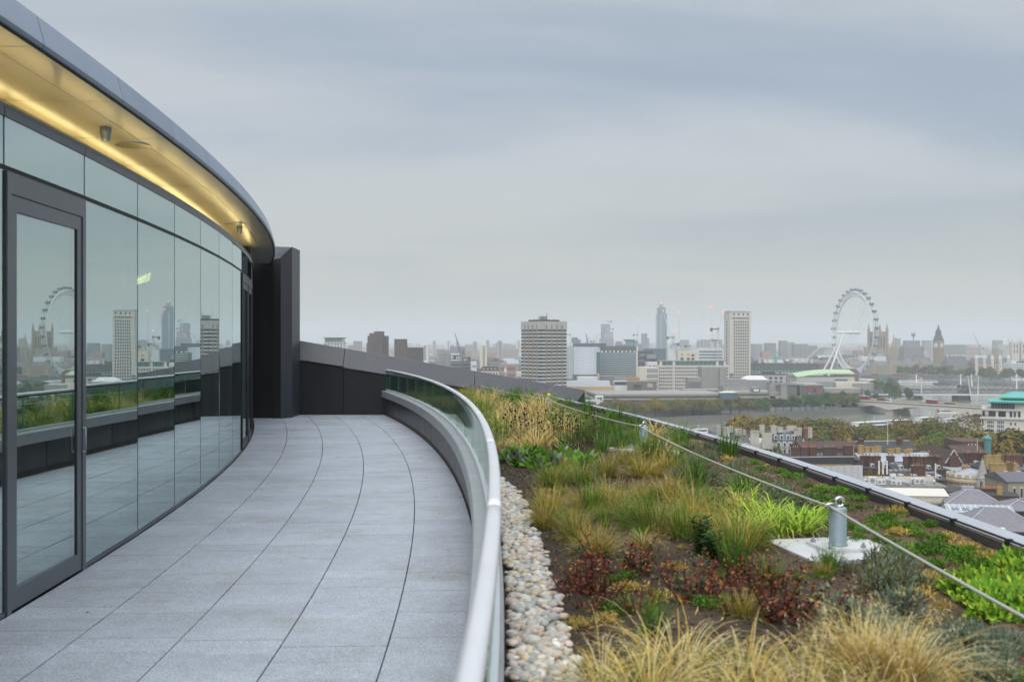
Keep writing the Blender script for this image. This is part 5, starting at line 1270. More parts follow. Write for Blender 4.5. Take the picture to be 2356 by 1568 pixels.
# festival hall
b = Bd('concert_hall', 'concert hall with curved pale green copper roof and pale stone walls', 'concert hall', px('B', 565), px('B', 1020), py('B', 800), 1060, 0, 38)
b.body(mat('hall_stone', (.44, .42, .39), .8, var=.1, vscale=.2))
q = MB(); rings = []
for k in range(13):
    u = k / 12; zz = b.h + 1.0 + 4.0 * math.sin(min(1, u * 1.7) * math.pi / 2) * (1 if u < .7 else 1)
    rings.append([(b.w * u, -.6, zz - 1.9), (b.w * u, -.6, zz - .9), (b.w * u, 18, zz + 2.6), (b.w * u, 38, zz - .9), (b.w * u, 38, zz - 1.9)])
q.loft(rings); q.build('roof', C_COPPERL, b.o)
b.box('window_strip', C_GLASSB, b.w * .65, b.w * .88, -.2, .2, b.z(py('B', 830)), b.z(py('B', 815)))
b.box('front_block', C_CREAM, b.w * .62, b.w * 1.2, -12, -.1, 0, b.z(py('B', 838))); b.box('window_strip', C_GLASS, b.w * .9, b.w * 1.0, -12.3, -11.9, b.z(py('B', 860)), b.z(py('B', 848))); b.box('window_strip', C_GLASS, b.w * .92, b.w * 1.12, -12.3, -11.9, b.z(py('B', 885)), b.z(py('B', 875)))
b.box('side_block', C_MGREY, -b.w * .15, b.w * .6, -8, -.1, 0, b.z(py('B', 835))); b.box('side_block', C_WHITE, -b.w * .2, b.w * .3, -9, -8.1, b.z(py('B', 870)), b.z(py('B', 840)))
q = MB(); q.lathe([(17, 0), (17, 7.5)], (b.w * 1.05, 2, b.z(py('B', 900))), 24); q.build('drum', C_CONC, b.o)
b2 = Bd('gallery_block', 'low brutalist concrete gallery with curved corner right of the red poster', 'building', px('B', 775), px('B', 1090), py('B', 893), 960, 0, 30)
b2.body(C_CONCD)
q = MB(); pl = [(0, -3), (b2.w * .7, -3)] + [(b2.w * .7 + b2.w * .32 * math.sin(R(a_)), 8 - 11 * math.cos(R(a_))) for a_ in range(15, 100, 14)] + [(b2.w, 28), (0, 28)]; q.prism(pl, b2.z(py('B', 925)), b2.h + .3); q.build('terrace', C_CONC, b2.o)
b2 = Bd('gallery_block', 'blocky concrete concert building that carries the red framed poster', 'building', px('B', 590), px('B', 775), py('B', 868), 955, 0, 24)
b2.body(C_CONCD); b2.box('cornice', C_CONC, -.5, b2.w + .5, -.7, 24, b2.h, b2.h + 1)
b2 = Bd('poster', 'big red framed poster on the concrete concert building', 'poster', px('B', 640), px('B', 728), py('B', 880), 953, 0, .5, EYE + (HZ - py('B', 956)) * .953)
b2.body(C_BUSR, 'frame'); b2.box('picture', mat('poster_dark', (.06, .035, .045), .6, var=.8, vscale=.5), b2.w * .1, b2.w * .9, -.15, .02, b2.h * .12, b2.h * .92)
for (a0, a1, c0, c1, colr) in ((.18, .45, .25, .5, (.1, .25, .5)), (.55, .82, .22, .4, (.5, .32, .1)), (.2, .6, .62, .78, (.35, .12, .1))): b2.box('print', mat('print_%d' % int(a0 * 100), colr, .6), b2.w * a0, b2.w * a1, -.25, -.14, b2.h * c0, b2.h * c1)
b2 = Bd('gallery_block', 'plain concrete block with lift shaft left of the red poster', 'building', px('B', 370), px('B', 565), py('B', 850), 950, 0, 20)
b2.body(C_CONCD); b2.box('shaft', C_CONC, b2.w * .35, b2.w * .6, -1, 6, 0, b2.h + .8); b2.box('cornice', C_MGREY, 0, b2.w * 1.3, -1.4, -1.05, b2.h - 1.5, b2.h - .2)

# ---- observation wheel
WY = 1530.0
wc = at(854.4, 332.0, WY)
wh = thing('observation_wheel', 'giant white observation wheel with egg shaped cabins on the far bank', 'observation wheel', (wc.x, wc.y, GZ), 0)
ua = R(-9.7); U = Vector((math.sin(ua), math.cos(ua), 0)); Ax = Vector((-U.y, U.x, 0))       # Ax points left, to the land
Cw = wc - Vector((wc.x, wc.y, GZ))
def wp(r, a, off=0.0): return Cw + U * (r * math.cos(a)) + Vector((0, 0, r * math.sin(a))) + Ax * off
NS = 64
q = MB()
for (r_, off, tr) in ((61.5, -3.6, .75), (61.5, 3.6, .75), (55.5, 0, .8)):
    q.tube([wp(r_, 2 * math.pi * k / NS, off) for k in range(NS + 1)], tr, 5, cap=False)
q.build('rim', C_STEELW, wh)
q = MB()
for k in range(NS):
    a0, a1 = 2 * math.pi * k / NS, 2 * math.pi * (k + 1) / NS
    for s_ in (-3.6, 3.6):
        q.tube([wp(61.5, a0, s_), wp(55.5, a1, 0)], .32, 3, cap=False); q.tube([wp(61.5, a1, s_), wp(55.5, a1, 0)], .32, 3, cap=False)
    q.tube([wp(61.5, a0, -3.6), wp(61.5, a1, 3.6)], .3, 3, cap=False); q.tube([wp(61.5, a1, -3.6), wp(61.5, a1, 3.6)], .3, 3, cap=False)
q.build('rim_lattice', C_STEELW, wh)
q = MB()
for k in range(40):
    a = 2 * math.pi * k / 40; q.tube([wp(2, a + .3, 5 if k % 2 else -5), wp(55.5, a, 0)], .11, 3, cap=False)
q.build('spoke_cables', C_STEELW, wh, kind='stuff')
q = MB(); q.tube([Cw + Ax * -9, Cw + Ax * 9], 2.6, 12); q.build('hub', C_STEELW, wh)
q = MB(); q.tube([Cw + Ax * 9, Cw + Ax * 30], 1.9, 10, 1.5); q.build('spindle', C_STEELW, wh)
caps_ = MB(); caps_.lathe([(.4, -4.2), (1.5, -3.4), (2.2, -1.8), (2.3, 0), (2.2, 1.8), (1.5, 3.4), (.4, 4.2)], (0, 0, 0), 10)
capm = caps_.mesh('cabin', mat('cabin_glass', (.10, .15, .18), .2, spec=.8), True)
ringm = MB(); ringm.tube([(2.6 * math.cos(2 * math.pi * k / 12), 2.6 * math.sin(2 * math.pi * k / 12), 0) for k in range(13)], .3, 4, cap=False); ringm = ringm.mesh('mount_ring', C_STEELW)
for k in range(32):
    p = wp(66, 2 * math.pi * (k + .5) / 32, 0)
    o = inst('cabin', capm, p, wh, (0, R(90), math.atan2(Ax.y, Ax.x)))
    for e in (-1.5, 1.5): inst('mount_ring', ringm, (0, 0, e), o)
for e in (-9.5, 9.5):
    foot = Cw + Ax * 52 + U * e * 1.4; foot.z = 0
    q = MB(); q.tube([Cw + Ax * 17, (Cw + Ax * 17).lerp(foot, .5), foot], 1.5, 8); q.build('leg', C_STEELW, wh)
q = MB()
for e in (-7, -3, 3, 7):
    q.tube([Cw + Ax * 29, Vector((0, 0, 0)) + Ax * 118 + U * e], .11, 4)
q.build('back_stay', C_STEELW, wh)
q = MB(); q.box(-10, 6, -60, 60, 0, 3); o = q.build('boarding_platform', C_STEELW, wh); o.rotation_euler.z = ua * -1

# ---- palace and clock tower
b = Bd('clock_tower', 'gothic stone clock tower with white dials and pointed dark spire', 'clock tower', 0, 1, 0, 1750, 0, 1, ztop=0)
bpy.data.objects.remove(b.o)
ctx = at(px('B', 1681), 340, 1750)
ct = thing('clock_tower', 'gothic stone clock tower with white dials and pointed dark spire', 'clock tower', (ctx.x, ctx.y, GZ), R(30))
zf = lambda y: EYE + (HZ - py('B', y)) * 1.75 - GZ
hw = 5.8
q = MB(); q.box(-hw, hw, -hw, hw, 0, zf(585)); q.build('shaft', C_GOTH, ct)
for s_ in (-1, 1):
    for k in range(5):
        inst('rib', cubemesh(C_GOTH), (-hw + hw * 2 * k / 4, s_ * hw, zf(585) / 2), ct, scale=(.7, .9, zf(585)))
        inst('rib', cubemesh(C_GOTH), (s_ * hw, -hw + hw * 2 * k / 4, zf(585) / 2), ct, scale=(.9, .7, zf(585)))
q = MB(); q.box(-hw - .9, hw + .9, -hw - .9, hw + .9, zf(585) + .02, zf(515)); q.build('clock_stage', C_GOTH, ct)
dial = MB(); dial.lathe([(0, 0), (3.7, 0), (3.7, .35), (3.2, .4), (0, .4)], (0, 0, 0), 24); dm = dial.mesh('dial', mat('dial_white', (.75, .73, .66), .6))
hand = MB(); hand.box(-.14, .14, -.3, 2.6, .42, .5); hand.box(-.3, 1.8, -.18, .18, .42, .5); hm = hand.mesh('clock_hand', C_DGREY)
for (lx, ly, rz) in ((0, -1, 0), (-1, 0, R(-90)), (1, 0, R(90)), (0, 1, R(180))):
    o = inst('dial', dm, (lx * (hw + .85), ly * (hw + .85), (zf(585) + zf(515)) / 2), ct, (R(90), 0, rz)); inst('clock_hand', hm, (0, 0, 0), o)
q = MB(); z1 = zf(515); q.loft([[(-s, -s, z), (s, -s, z), (s, s, z), (-s, s, z)] for s, z in ((hw + 1.2, z1 + .02), (hw + .4, z1 + 1.2), (3.9, zf(470)), (3.5, zf(462)), (3.5, zf(450)), (3.9, zf(448)), (1.9, zf(425)), (.8, zf(405)), (.08, zf(382)))]); q.build('spire', mat('spire_iron', (.10, .11, .11), .6), ct)
vt = at(px('B', 1204), 340, 1950)
v = thing('square_tower', 'great square gothic tower with four corner pinnacles behind the wheel', 'tower', (vt.x, vt.y, GZ), R(12))
zf = lambda y: EYE + (HZ - py('B', y)) * 1.95 - GZ
q = MB(); q.box(-12, 12, -12, 12, 0, zf(442)); q.build('shaft', C_GOTH, v)
for sx in (-1, 1):
    for sy in (-1, 1):
        q = MB(); q.lathe([(2.6, 0), (2.6, zf(430)), (3, zf(428)), (2.2, zf(415)), (.1, zf(372))], (sx * 12.2, sy * 12.2, 0), 8); q.build('pinnacle', C_GOTH, v)
for k in range(3):
    inst('window', cubemesh(C_DGREY), (-6 + 6 * k, -12.02, zf(530)), v, scale=(2.6, .4, 22)); inst('window', cubemesh(C_DGREY), (-12.02, -6 + 6 * k, zf(530)), v, scale=(.4, 2.6, 22))
mast_ = MB(); mast_.tube([(0, 0, zf(442)), (0, 0, zf(285))], .35, 5, .15); mast_.build('flagpole', C_DGREY, v)
st = at(px('B', 1330), 340, 1850)
v = thing('octagonal_spire', 'slim gothic octagonal spire between the square tower and the clock tower', 'tower', (st.x, st.y, GZ))
zf = lambda y: EYE + (HZ - py('B', y)) * 1.85 - GZ
q = MB(); q.lathe([(7, 0), (7, zf(600)), (6, zf(590)), (5.5, zf(560)), (4, zf(550)), (3.2, zf(525)), (1.4, zf(500)), (.1, zf(462))], (0, 0, 0), 8); q.build('spire', C_GOTH, v)
for k in range(8):
    a = math.pi / 4 * k + .39; q = MB(); q.lathe([(.7, zf(620)), (.7, zf(580)), (.05, zf(565))], (6.6 * math.cos(a), 6.6 * math.sin(a), 0), 5); q.build('pinnacle', C_GOTH, v)
b = Bd('gothic_palace', 'long gothic stone palace front with many buttresses along the water', 'palace', px('B', 880), px('B', 1740), py('B', 705), 1790, -3, 30)
b.body(C_GOTH); b.gable(C_SLATE, b.h, b.h + 7, 0, 'x', 'roof')
for k in range(56): inst('buttress', cubemesh(C_GOTH), (b.w * (k + .5) / 56, -.5, b.h / 2 + 1), b.o, scale=(.9, 1.2, b.h + 2))
b.grid(C_DGREY, 'F', 0, b.w, 4, b.h - 2, 56, 2, .45, .6, 'window_grid', True)
for u in (.13, .34, .5, .62, .78): b.box('turret', C_GOTH, b.w * u - 3, b.w * u + 3, -1, 6, 0, b.h + 8)
for i, (x0, x1, y0, Y, m, lab) in enumerate(((1075, 1270, 640, 1840, C_WHITE, 'white roofed block between wheel rim and gothic spire'), (1195, 1290, 615, 1860, C_MGREY, 'grey scaffold sheeted block below the square tower'))):
    simple('sheeted_block', lab, 'B', x0, x1, y0, Y, m, 0, 20, cat='building')
q = MB(); b = simple('lantern_roof_block', 'stone block with small dark lantern left of the clock tower', 'B', 1490, 1535, 650, 1800, C_GOTH, 0, 10, cat='building'); q.lathe([(2, b.h), (1.5, b.h + 4), (.1, b.h + 10)], (b.w / 2, 5, 0), 8); q.build('lantern', C_SLATE, b.o)
# right bank blocks behind the river
b = Bd('grey_mansion', 'dark roofed riverside office with tall dormers right of the clock tower', 'building', px('B', 1750), px('B', 1922), py('B', 705), 1700, 0, 24); b.body(C_CONC); b.grid(C_GLASS, 'F', 1, b.w - 1, 4, b.h - 1, 12, 4, .5, .6, 'window_grid', True); b.hip(C_SLATE, b.h, b.h + 15, 5)
for u in (.12, .3, .5, .8): b.chimney(C_STONE, b.w * u, 8, b.h + 6, b.h + 18, 2.5, 2, 0)
b = Bd('red_mansion', 'red brick and stone turreted block with steep roofs by the far trees', 'building', px('B', 1965), px('B', 2250), py('B', 690), 1680, 0, 24); b.body(mat('hazy_red', (.28, .14, .11), .85, var=.2, vscale=.2)); b.grid(C_STONE, 'F', 1, b.w - 1, 4, b.h - 1, 16, 4, .5, .5, 'window_grid', True); b.hip(C_SLATE, b.h, b.h + 9, 5)
for u in (.06, .28, .5, .72, .95):
    q = MB(); q.lathe([(3, 0), (3, b.h + 7), (3.4, b.h + 7.5), (.1, b.h + 15)], (b.w * u, 1, 0), 8); q.build('turret', C_STONE, b.o)
b = Bd('white_grid_building', 'white gridded modern building beside the far riverside trees', 'building', px('B', 2255), px('B', 2420), py('B', 690), 1500, 0, 24); b.body(C_WHITE); b.grid(C_GLASS, 'F', 1, b.w - 1, 3, b.h - 1, 12, 6, .5, .55)
b.box('roof_storey', C_WHITE, b.w * .05, b.w * .3, 3, 15, b.h, b.h + 3); b.box('roof_plant', C_DGREY, b.w * .3, b.w * .8, 3, 12, b.h, b.h + 2)
for x in (2262, 2335):
    b = Bd('abbey_tower', 'pale twin gothic abbey tower with pinnacles in the haze', 'tower', px('B', x), px('B', x + 58), py('B', 525), 2200, 0, 14, group='abbey towers'); b.body(C_STONE)
    for u in (0, 1):
        for w_ in (0, 1): q = MB(); q.lathe([(1.2, b.h - 2), (1.2, b.h + 4), (.1, b.h + 11)], (b.w * u, 14 * w_, 0), 6); q.build('pinnacle', C_STONE, b.o)
    b.grid(C_DGREY, 'F', 2, b.w - 2, b.h - 26, b.h - 3, 2, 2, .4, .75)

# ---- bridges
def bridge(name, label, P, Q_, width, zdeck, spans, mid_d, pier_d, m, pm, arch=True, pier_w=7.0):
    P, Q_ = Vector(P), Vector(Q_); L_ = (Q_ - P).length; ang = math.atan2(Q_.y - P.y, Q_.x - P.x)
    t = thing(name, label, 'bridge', (P.x, P.y, WZ), ang)
    zd = zdeck - WZ; n = 14; sl = L_ / spans
    for s_ in range(spans):
        q = MB()
        for y0, y1 in ((-width / 2, -width / 2 + 2.2), (width / 2 - 2.2, width / 2)):
            rings = []
            for k in range(n + 1):
                u = k / n; e = (2 * u - 1) ** 2; dep = mid_d + (pier_d - mid_d) * (e if arch else e ** 3)
                x = sl * (s_ + u); rings.append([(x, y0, zd - dep), (x, y1, zd - dep), (x, y1, zd - .02), (x, y0, zd - .02)])
            q.loft(rings)
        q.build('arch_span', m, t)
    q = MB(); q.box(-30, L_ + 30, -width / 2 - .4, width / 2 + .4, zd, zd + .5); q.build('deck', mat('road_asphalt', (.06, .06, .062), .9), t)
    for s_ in (-1, 1):
        q = MB(); q.box(-30, L_ + 30, s_ * (width / 2 + .2) - .25, s_ * (width / 2 + .2) + .25, zd + .51, zd + 1.5); q.build('parapet', m, t)
    for k in range(1, spans):
        q = MB(); x = sl * k
        q.loft([[(x - pier_w / 2, -width / 2 + 1, zd - pier_d), (x + pier_w / 2, -width / 2 + 1, zd - pier_d), (x + pier_w / 2, width / 2 - 1, zd - pier_d), (x - pier_w / 2, width / 2 - 1, zd - pier_d)][::-1],
                [(x - pier_w / 2 - .5, -width / 2 - 1, -1), (x + pier_w / 2 + .5, -width / 2 - 1, -1), (x + pier_w / 2 + .5, width / 2 + 1, -1), (x - pier_w / 2 - .5, width / 2 + 1, -1)][::-1]])
        q.build('pier', pm, t)
    return t, ang
dirn = Vector((67, -105, 0)).normalized()
P1 = Vector((318 + 67 * .29, 905 - 105 * .29, 0)); P1 -= dirn * 74
wb, wang = bridge('river_bridge', 'pale stone road bridge of wide shallow arches carrying red buses', P1, P1 + dirn * 74 * 5, 24, -52.2, 5, 1.6, 6.2, C_STONE, C_CONC)
Z_W = -52.2 + .5
west, _ = bridge('arched_bridge', 'low green arched bridge with buses in front of the gothic palace', (540, 1600, 0), (760, 1560, 0), 22, -54.3, 5, 1.2, 4, mat('bridge_green', (.14, .17, .14), .7), C_CONC, True, 6)
for k in range(40): pass
# rail bridge: lattice truss, and white footbridge masts
rb = thing('rail_bridge', 'grey lattice rail bridge with white raked footbridge masts', 'bridge', (405, 1085, WZ), R(-2))
zt, zb = -50.6 - WZ, -56.4 - WZ
C_TRUSS = mat('truss_paint', (.075, .09, .10), .6)
Lr = 300
for y_ in (0, 14):
    q = MB(); q.box(-40, Lr, y_ - .4, y_ + .4, zt - .8, zt); q.box(-40, Lr, y_ - .4, y_ + .4, zb, zb + .9); q.build('truss_chord', C_TRUSS, rb)
    q = MB()
    for k in range(56):
        x = -40 + 6.07 * k; q.tube([(x, y_, zb), (x + 6.07, y_, zt)], .28, 4, cap=False); q.tube([(x, y_, zt), (x + 6.07, y_, zb)], .2, 4, cap=False); q.tube([(x, y_, zb), (x, y_, zt)], .2, 4, cap=False)
    q.build('truss_lattice', C_TRUSS, rb, kind='stuff')
q = MB(); q.box(-40, Lr, -.3, 14.3, zb - .8, zb - .02); q.build('deck', C_DGREY, rb)
q = MB(); q.box(-60, Lr, -8, -4, zb - .3, zb + .1); q.box(-60, Lr, -8.1, -7.9, zb + .11, zb + 1.2); q.build('footbridge_deck', C_STEELW, rb)
for xw in (470, 1220): 
    X_ = (px('W', xw) - 512) * 1.075 - 405
    q = MB(); q.box(X_ - 4.5, X_ + 4.5, -3, 17, -1, zb - .82); q.build('pier', C_BROWN if xw > 1000 else C_DGREY, rb)
q = MB(); X_ = (px('W', 1270) - 512) * 1.09 - 405; q.box(X_ - 6, X_ + 6, 16, 24, -1, zt + 4); q.build('brick_pier', C_BROWN, rb)
for (xb, yb, xt, yt, side) in ((1300, 970, 1243, 590, -6), (1392, 965, 1413, 590, -6), (528, 862, 531, 622, -6), (432, 700, 430, 568, 22), (1118, 745, 1113, 568, 22), (1290, 760, 1280, 568, 22), (1978, 790, 1975, 566, 22), (2132, 838, 2130, 590, -6)):
    Yb = 1085 + side
    p0, p1 = at(px('W', xb), py('W', yb), Yb), at(px('W', xt), py('W', yt), Yb - (4 if side < 0 else -4))
    lo = Vector((405, 1085, WZ))
    q = MB(); q.tube([p0 - lo, (p0 - lo).lerp(p1 - lo, .5), p1 - lo], .75, 6, .35); ms = q.build('mast', C_STEELW, rb)
    q = MB()
    for dx_ in (-30, -20, -11, 11, 20, 30): q.tube([p1 - lo, Vector((p1.x - lo.x + dx_, side - 1, zb + .4))], .07, 3, cap=False)
    q.build('stay_cables', C_STEELW, ms, kind='stuff')

# ---- buses, cars
def make_bus(name, label, m, open_top=False, cat='bus', L_=10.6):
    t = thing(name, label, cat, group=None)
    q = MB(); q.loft([[(-L_ / 2, -1.25, .4), (L_ / 2, -1.25, .4), (L_ / 2, 1.25, .4), (-L_ / 2, 1.25, .4)], [(-L_ / 2, -1.25, 2.4), (L_ / 2, -1.25, 2.4), (L_ / 2, 1.25, 2.4), (-L_ / 2, 1.25, 2.4)], [(-L_ / 2 + .05, -1.2, 4.1 if not open_top else 3.1), (L_ / 2 - .3, -1.2, 4.1 if not open_top else 3.1), (L_ / 2 - .3, 1.2, 4.1 if not open_top else 3.1), (-L_ / 2 + .05, 1.2, 4.1 if not open_top else 3.1)]]); q.build('body', m, t)
    q = MB(); q.box(-L_ / 2 + .2, L_ / 2 - .5, -1.1, 1.1, 4.1 if not open_top else 3.1, 4.4 if not open_top else 3.14); q.build('roof', C_WHITE if not open_top else C_DGREY, t)
    for s_ in (-1, 1):
        q = MB(); q.box(-L_ / 2 + .3, L_ / 2 - .2, s_ * 1.27 - .03, s_ * 1.27 + .03, 1.35, 2.25); q.build('window_strip', C_GLASS, t)
        if not open_top: q = MB(); q.box(-L_ / 2 + .3, L_ / 2 - .4, s_ * 1.235 - .03, s_ * 1.235 + .03, 3.0, 3.75); q.build('window_strip', C_GLASS, t)
        for x in (-L_ * .3, L_ * .32):
            q = MB(); q.lathe([(0, -.15), (.5, -.15), (.5, .15), (0, .15)], (0, 0, 0), 12); o = q.build('wheel', C_DGREY, t); o.location = (x, s_ * 1.1, .5); o.rotation_euler = (R(90), 0, 0)
    return t
def on_bridge(o, pxx, lane, ang, P, d, z, flip=False):
    k = (pxx - 512) / F; n_ = Vector((-d.y, d.x, 0)); base = Vector(P) + n_ * lane
    tt = (base.x - k * base.y) / (k * d.y - d.x)
    p = base + d * tt; o.location = (p.x, p.y, z); o.rotation_euler = (0, 0, ang + (math.pi if flip else 0))
lab_b = ['red double decker bus with pale roof at the far end of the stone bridge', 'red bus in front of a white van on the stone bridge', 'red double decker bus crossing the middle of the stone bridge', 'tan open top tour bus on the stone bridge']
o = make_bus('double_decker_bus', lab_b[0], C_BUSR); on_bridge(o, px('N', 1600), -5, wang, P1, dirn, Z_W)
o = make_bus('double_decker_bus', lab_b[1], C_BUSR, True, L_=9); on_bridge(o, px('N', 1873), -5, wang, P1, dirn, Z_W)
o = make_bus('van', 'white box van behind a red bus on the stone bridge', C_WHITE, True, 'van', 5.5); on_bridge(o, px('N', 1968), -5, wang, P1, dirn, Z_W)
o = make_bus('double_decker_bus', lab_b[2], C_BUSR); on_bridge(o, px('W', 700), -5, wang, P1, dirn, Z_W)
o = make_bus('double_decker_bus', lab_b[3], mat('bus_tan', (.42, .33, .15), .5, var=.5, vscale=.6), True); on_bridge(o, px('W', 990), -5, wang, P1, dirn, Z_W)
wd = Vector((220, -40, 0)).normalized(); wa = math.atan2(wd.y, wd.x)
for i, (c, x) in enumerate((('N', 1765), ('W', 125), ('W', 235), ('W', 495))):
    o = make_bus('double_decker_bus', 'small red double decker bus on the low green arched bridge', C_BUSR); o['group'] = 'buses on the arched bridge'; on_bridge(o, px(c, x), -4, wa, (540, 1600, 0), wd, -53.8)
o = make_bus('double_decker_bus', 'yellow bus on the approach road below the red poster', mat('bus_yellow', (.55, .42, .12), .5), True); p = at(px('N', 1040), py('N', 965), 915); o.location = (p.x, p.y, p.z); o.rotation_euler.z = .1
q = MB(); pts = [at(px('N', 330), py('N', 972), 900), at(px('N', 1500), py('N', 985), 920)]
t = thing('approach_road', 'raised concrete approach road running behind the riverside trees to the bridge', 'road', (pts[0].x, pts[0].y, GZ)); lo = t.location
a0, a1 = pts[0] - lo, pts[1] - lo; q.hexa([a0 + Vector((0, 0, -2)), a1 + Vector((0, 0, -2)), a1 + Vector((0, 16, -2)), a0 + Vector((0, 16, -2))], [a0, a1, a1 + Vector((0, 16, 0)), a0 + Vector((0, 16, 0))]); q.build('road_slab', C_CONC, t)
for k in range(5):
    s_ = (k + .5) / 5; c_ = a0.lerp(a1, s_); q = MB(); q.box(c_.x - .7, c_.x + .7, 2, 14, 0, c_.z - 2.02); q.build('column', C_CONC, t)

# ---- boats
def boat(label, pxx, pyy, L_, ang, decks=2, hull=None, red=False):
    p = onz(pxx, pyy, WZ); t = thing('river_boat', label, 'boat', (p.x, p.y, WZ), ang, 'boats on the river')
    W_ = L_ * .2; q = MB()
    def sec(z, s): return [(-L_ / 2, -W_ / 2 * s, z), (L_ * .28, -W_ / 2 * s, z), (L_ * .42, -W_ * .28 * s, z), (L_ / 2 * (.96 + .04 * s), 0, z), (L_ * .42, W_ * .28 * s, z), (L_ * .28, W_ / 2 * s, z), (-L_ / 2, W_ / 2 * s, z)]
    q.loft([sec(-.5, .8), sec(1.0, 1.0), sec(1.6, 1.0)]); q.build('hull', hull or mat('hull_navy', (.03, .05, .11), .4), t)
    q = MB(); q.loft([sec(1.61, 1.0), sec(2.0, 1.0)]); q.build('gunwale', C_WHITE, t)
    for k in range(decks):
        a0, a1 = -L_ * (.44 - .06 * k), L_ * (.30 - .12 * k)
        q = MB(); q.box(a0, a1, -W_ * (.42 - .04 * k), W_ * (.42 - .04 * k), 2.01 + 2.4 * k, 4.3 + 2.4 * k); q.box(a0 - .5, a1 + .8, -W_ * .45, W_ * .45, 4.3 + 2.4 * k, 4.4 + 2.4 * k); d = q.build('cabin', C_WHITE, t)
        for s_ in (-1, 1):
            q = MB(); y_ = s_ * W_ * (.42 - .04 * k); q.box(a0 + .8, a1 - .8, y_ - .05, y_ + .05, 2.8 + 2.4 * k, 3.8 + 2.4 * k); q.build('window_strip', C_GLASS, d)
    if red: q = MB(); q.box(-L_ / 2 - .1, -L_ / 2 + 2.5, -W_ * .4, W_ * .4, 2.02, 4.2); q.build('stern_panel', mat('boat_red', (.45, .05, .03), .4), t)
    q = MB(); q.tube([(L_ * .05, 0, 4.4 + 2.4 * (decks - 1)), (L_ * .05, 0, 8 + 2.4 * (decks - 1))], .12, 5); q.build('mast', C_STEELW, t)
xy = lambda c, x, y: cp(c, x, y)
boat('large white two deck river cruiser in midstream before the bridge pier', *xy('W', 640, 1375), 34, R(35), 2)
boat('white river cruiser following close behind the large one', *xy('W', 990, 1345), 20, R(35), 1)
boat('white catamaran with a red stern moored by the bridge pier', *xy('W', 1010, 1200), 24, R(-8), 2, C_WHITE, True)
boat('small white launch beside the catamaran', *xy('W', 1220, 1200), 18, R(-8), 1, C_WHITE)
boat('long low white restaurant boat behind the embankment trees', *xy('N', 1720, 1400), 42, R(28), 1, None)
boat('long pale pontoon boat moored past the restaurant boat', *xy('W', 180, 1370), 30, R(28), 1, C_WHITE)
boat('white boat with a red striped roof near the kerb line', *xy('Q', 120, 300), 26, R(20), 1, C_WHITE)
boat('far white pleasure boat moored by the arched bridge', *xy('W', 390, 700), 44, R(-6), 1, C_WHITE)
boat('far low white barge beside the pleasure boat', *xy('W', 640, 710), 40, R(-6), 1, C_WHITE)
for (a, b_, w_) in ((760, 1020, 5), ):
    q = MB(); X0, X1 = at(px('W', 745), 384, 1480), at(px('W', 1250), 384, 1440); q.hexa([X0 + Vector((0, 0, 0)), X1, X1 + Vector((0, 8, 0)), X0 + Vector((0, 8, 0))], [X0 + Vector((0, 0, 3)), X1 + Vector((0, 0, 3)), X1 + Vector((0, 8, 3)), X0 + Vector((0, 8, 3))])
    for v_ in range(len(q.v)): q.v[v_] = (q.v[v_][0], q.v[v_][1], WZ + (3 if v_ >= 4 else -.5))
    tag(q.build('pier_pontoon', C_DGREY), 'dark landing pontoon along the far embankment wall', 'pontoon')

# ---- cranes
def crane(label, base, top, jib, cj=None, col=C_STEELW, lat=1.1, beacon=True):
    t = thing('tower_crane', label, 'crane', base); b0 = Vector(base); T_ = Vector(top) - b0; J = Vector(jib) - b0
    q = MB()
    for sx in (-1, 1):
        for sy in (-1, 1): q.tube([(sx * lat, sy * lat, 0), (T_.x + sx * lat, T_.y + sy * lat, T_.z)], .28, 4)
    n = max(4, int(T_.z / 6))
    for k in range(n):
        z0_, z1_ = T_.z * k / n, T_.z * (k + 1) / n; s_ = 1 if k % 2 else -1
        q.tube([(-s_ * lat, -lat, z0_), (s_ * lat, -lat, z1_)], .2, 3, cap=False); q.tube([(-lat, -s_ * lat, z0_), (-lat, s_ * lat, z1_)], .2, 3, cap=False)
    q.build('mast', col, t)
    q = MB(); d = (J - T_); dn = d.normalized(); up = Vector((0, 1, 0)).cross(dn).normalized()
    q.tube([T_, J], .4, 4, .25); q.tube([T_ + up * 1.8, J], .3, 4)
    for k in range(14):
        u = k / 14; p = T_.lerp(J, u); p2 = (T_ + up * 1.8).lerp(J, u + .5 / 14); p3 = T_.lerp(J, (k + 1) / 14); q.tube([p, p2], .16, 3, cap=False); q.tube([p2, p3], .16, 3, cap=False)
    q.build('jib', col, t)
    q = MB(); hx = -1 if J.x > T_.x else 1
    q.box(min(T_.x, T_.x + hx * 9), max(T_.x, T_.x + hx * 9), T_.y - 1, T_.y + 1, T_.z - .5, T_.z + .8); q.box(T_.x + hx * 9 - 1.5, T_.x + hx * 9 + 1.5, T_.y - 1.4, T_.y + 1.4, T_.z - 3, T_.z + 1.5); q.build('counterweight', C_DGREY, t)
    q = MB(); q.box(T_.x - 1.3, T_.x + 1.3, T_.y - 3, T_.y - 1.2, T_.z - 1, T_.z + 2); q.build('cab', C_MGREY, t)
    ap = T_ + Vector((hx * 2.5, 0, 9)); q = MB(); q.tube([T_, ap], .35, 4); q.tube([ap, T_.lerp(J, .8)], .12, 3); q.tube([ap, T_ + Vector((hx * 9, 0, .8))], .12, 3); q.build('stay', col, t)
    if beacon: inst('beacon', cubemesh(C_REDL), J + Vector((0, 0, .8)), t, scale=(1.1, 1.1, 1.1))
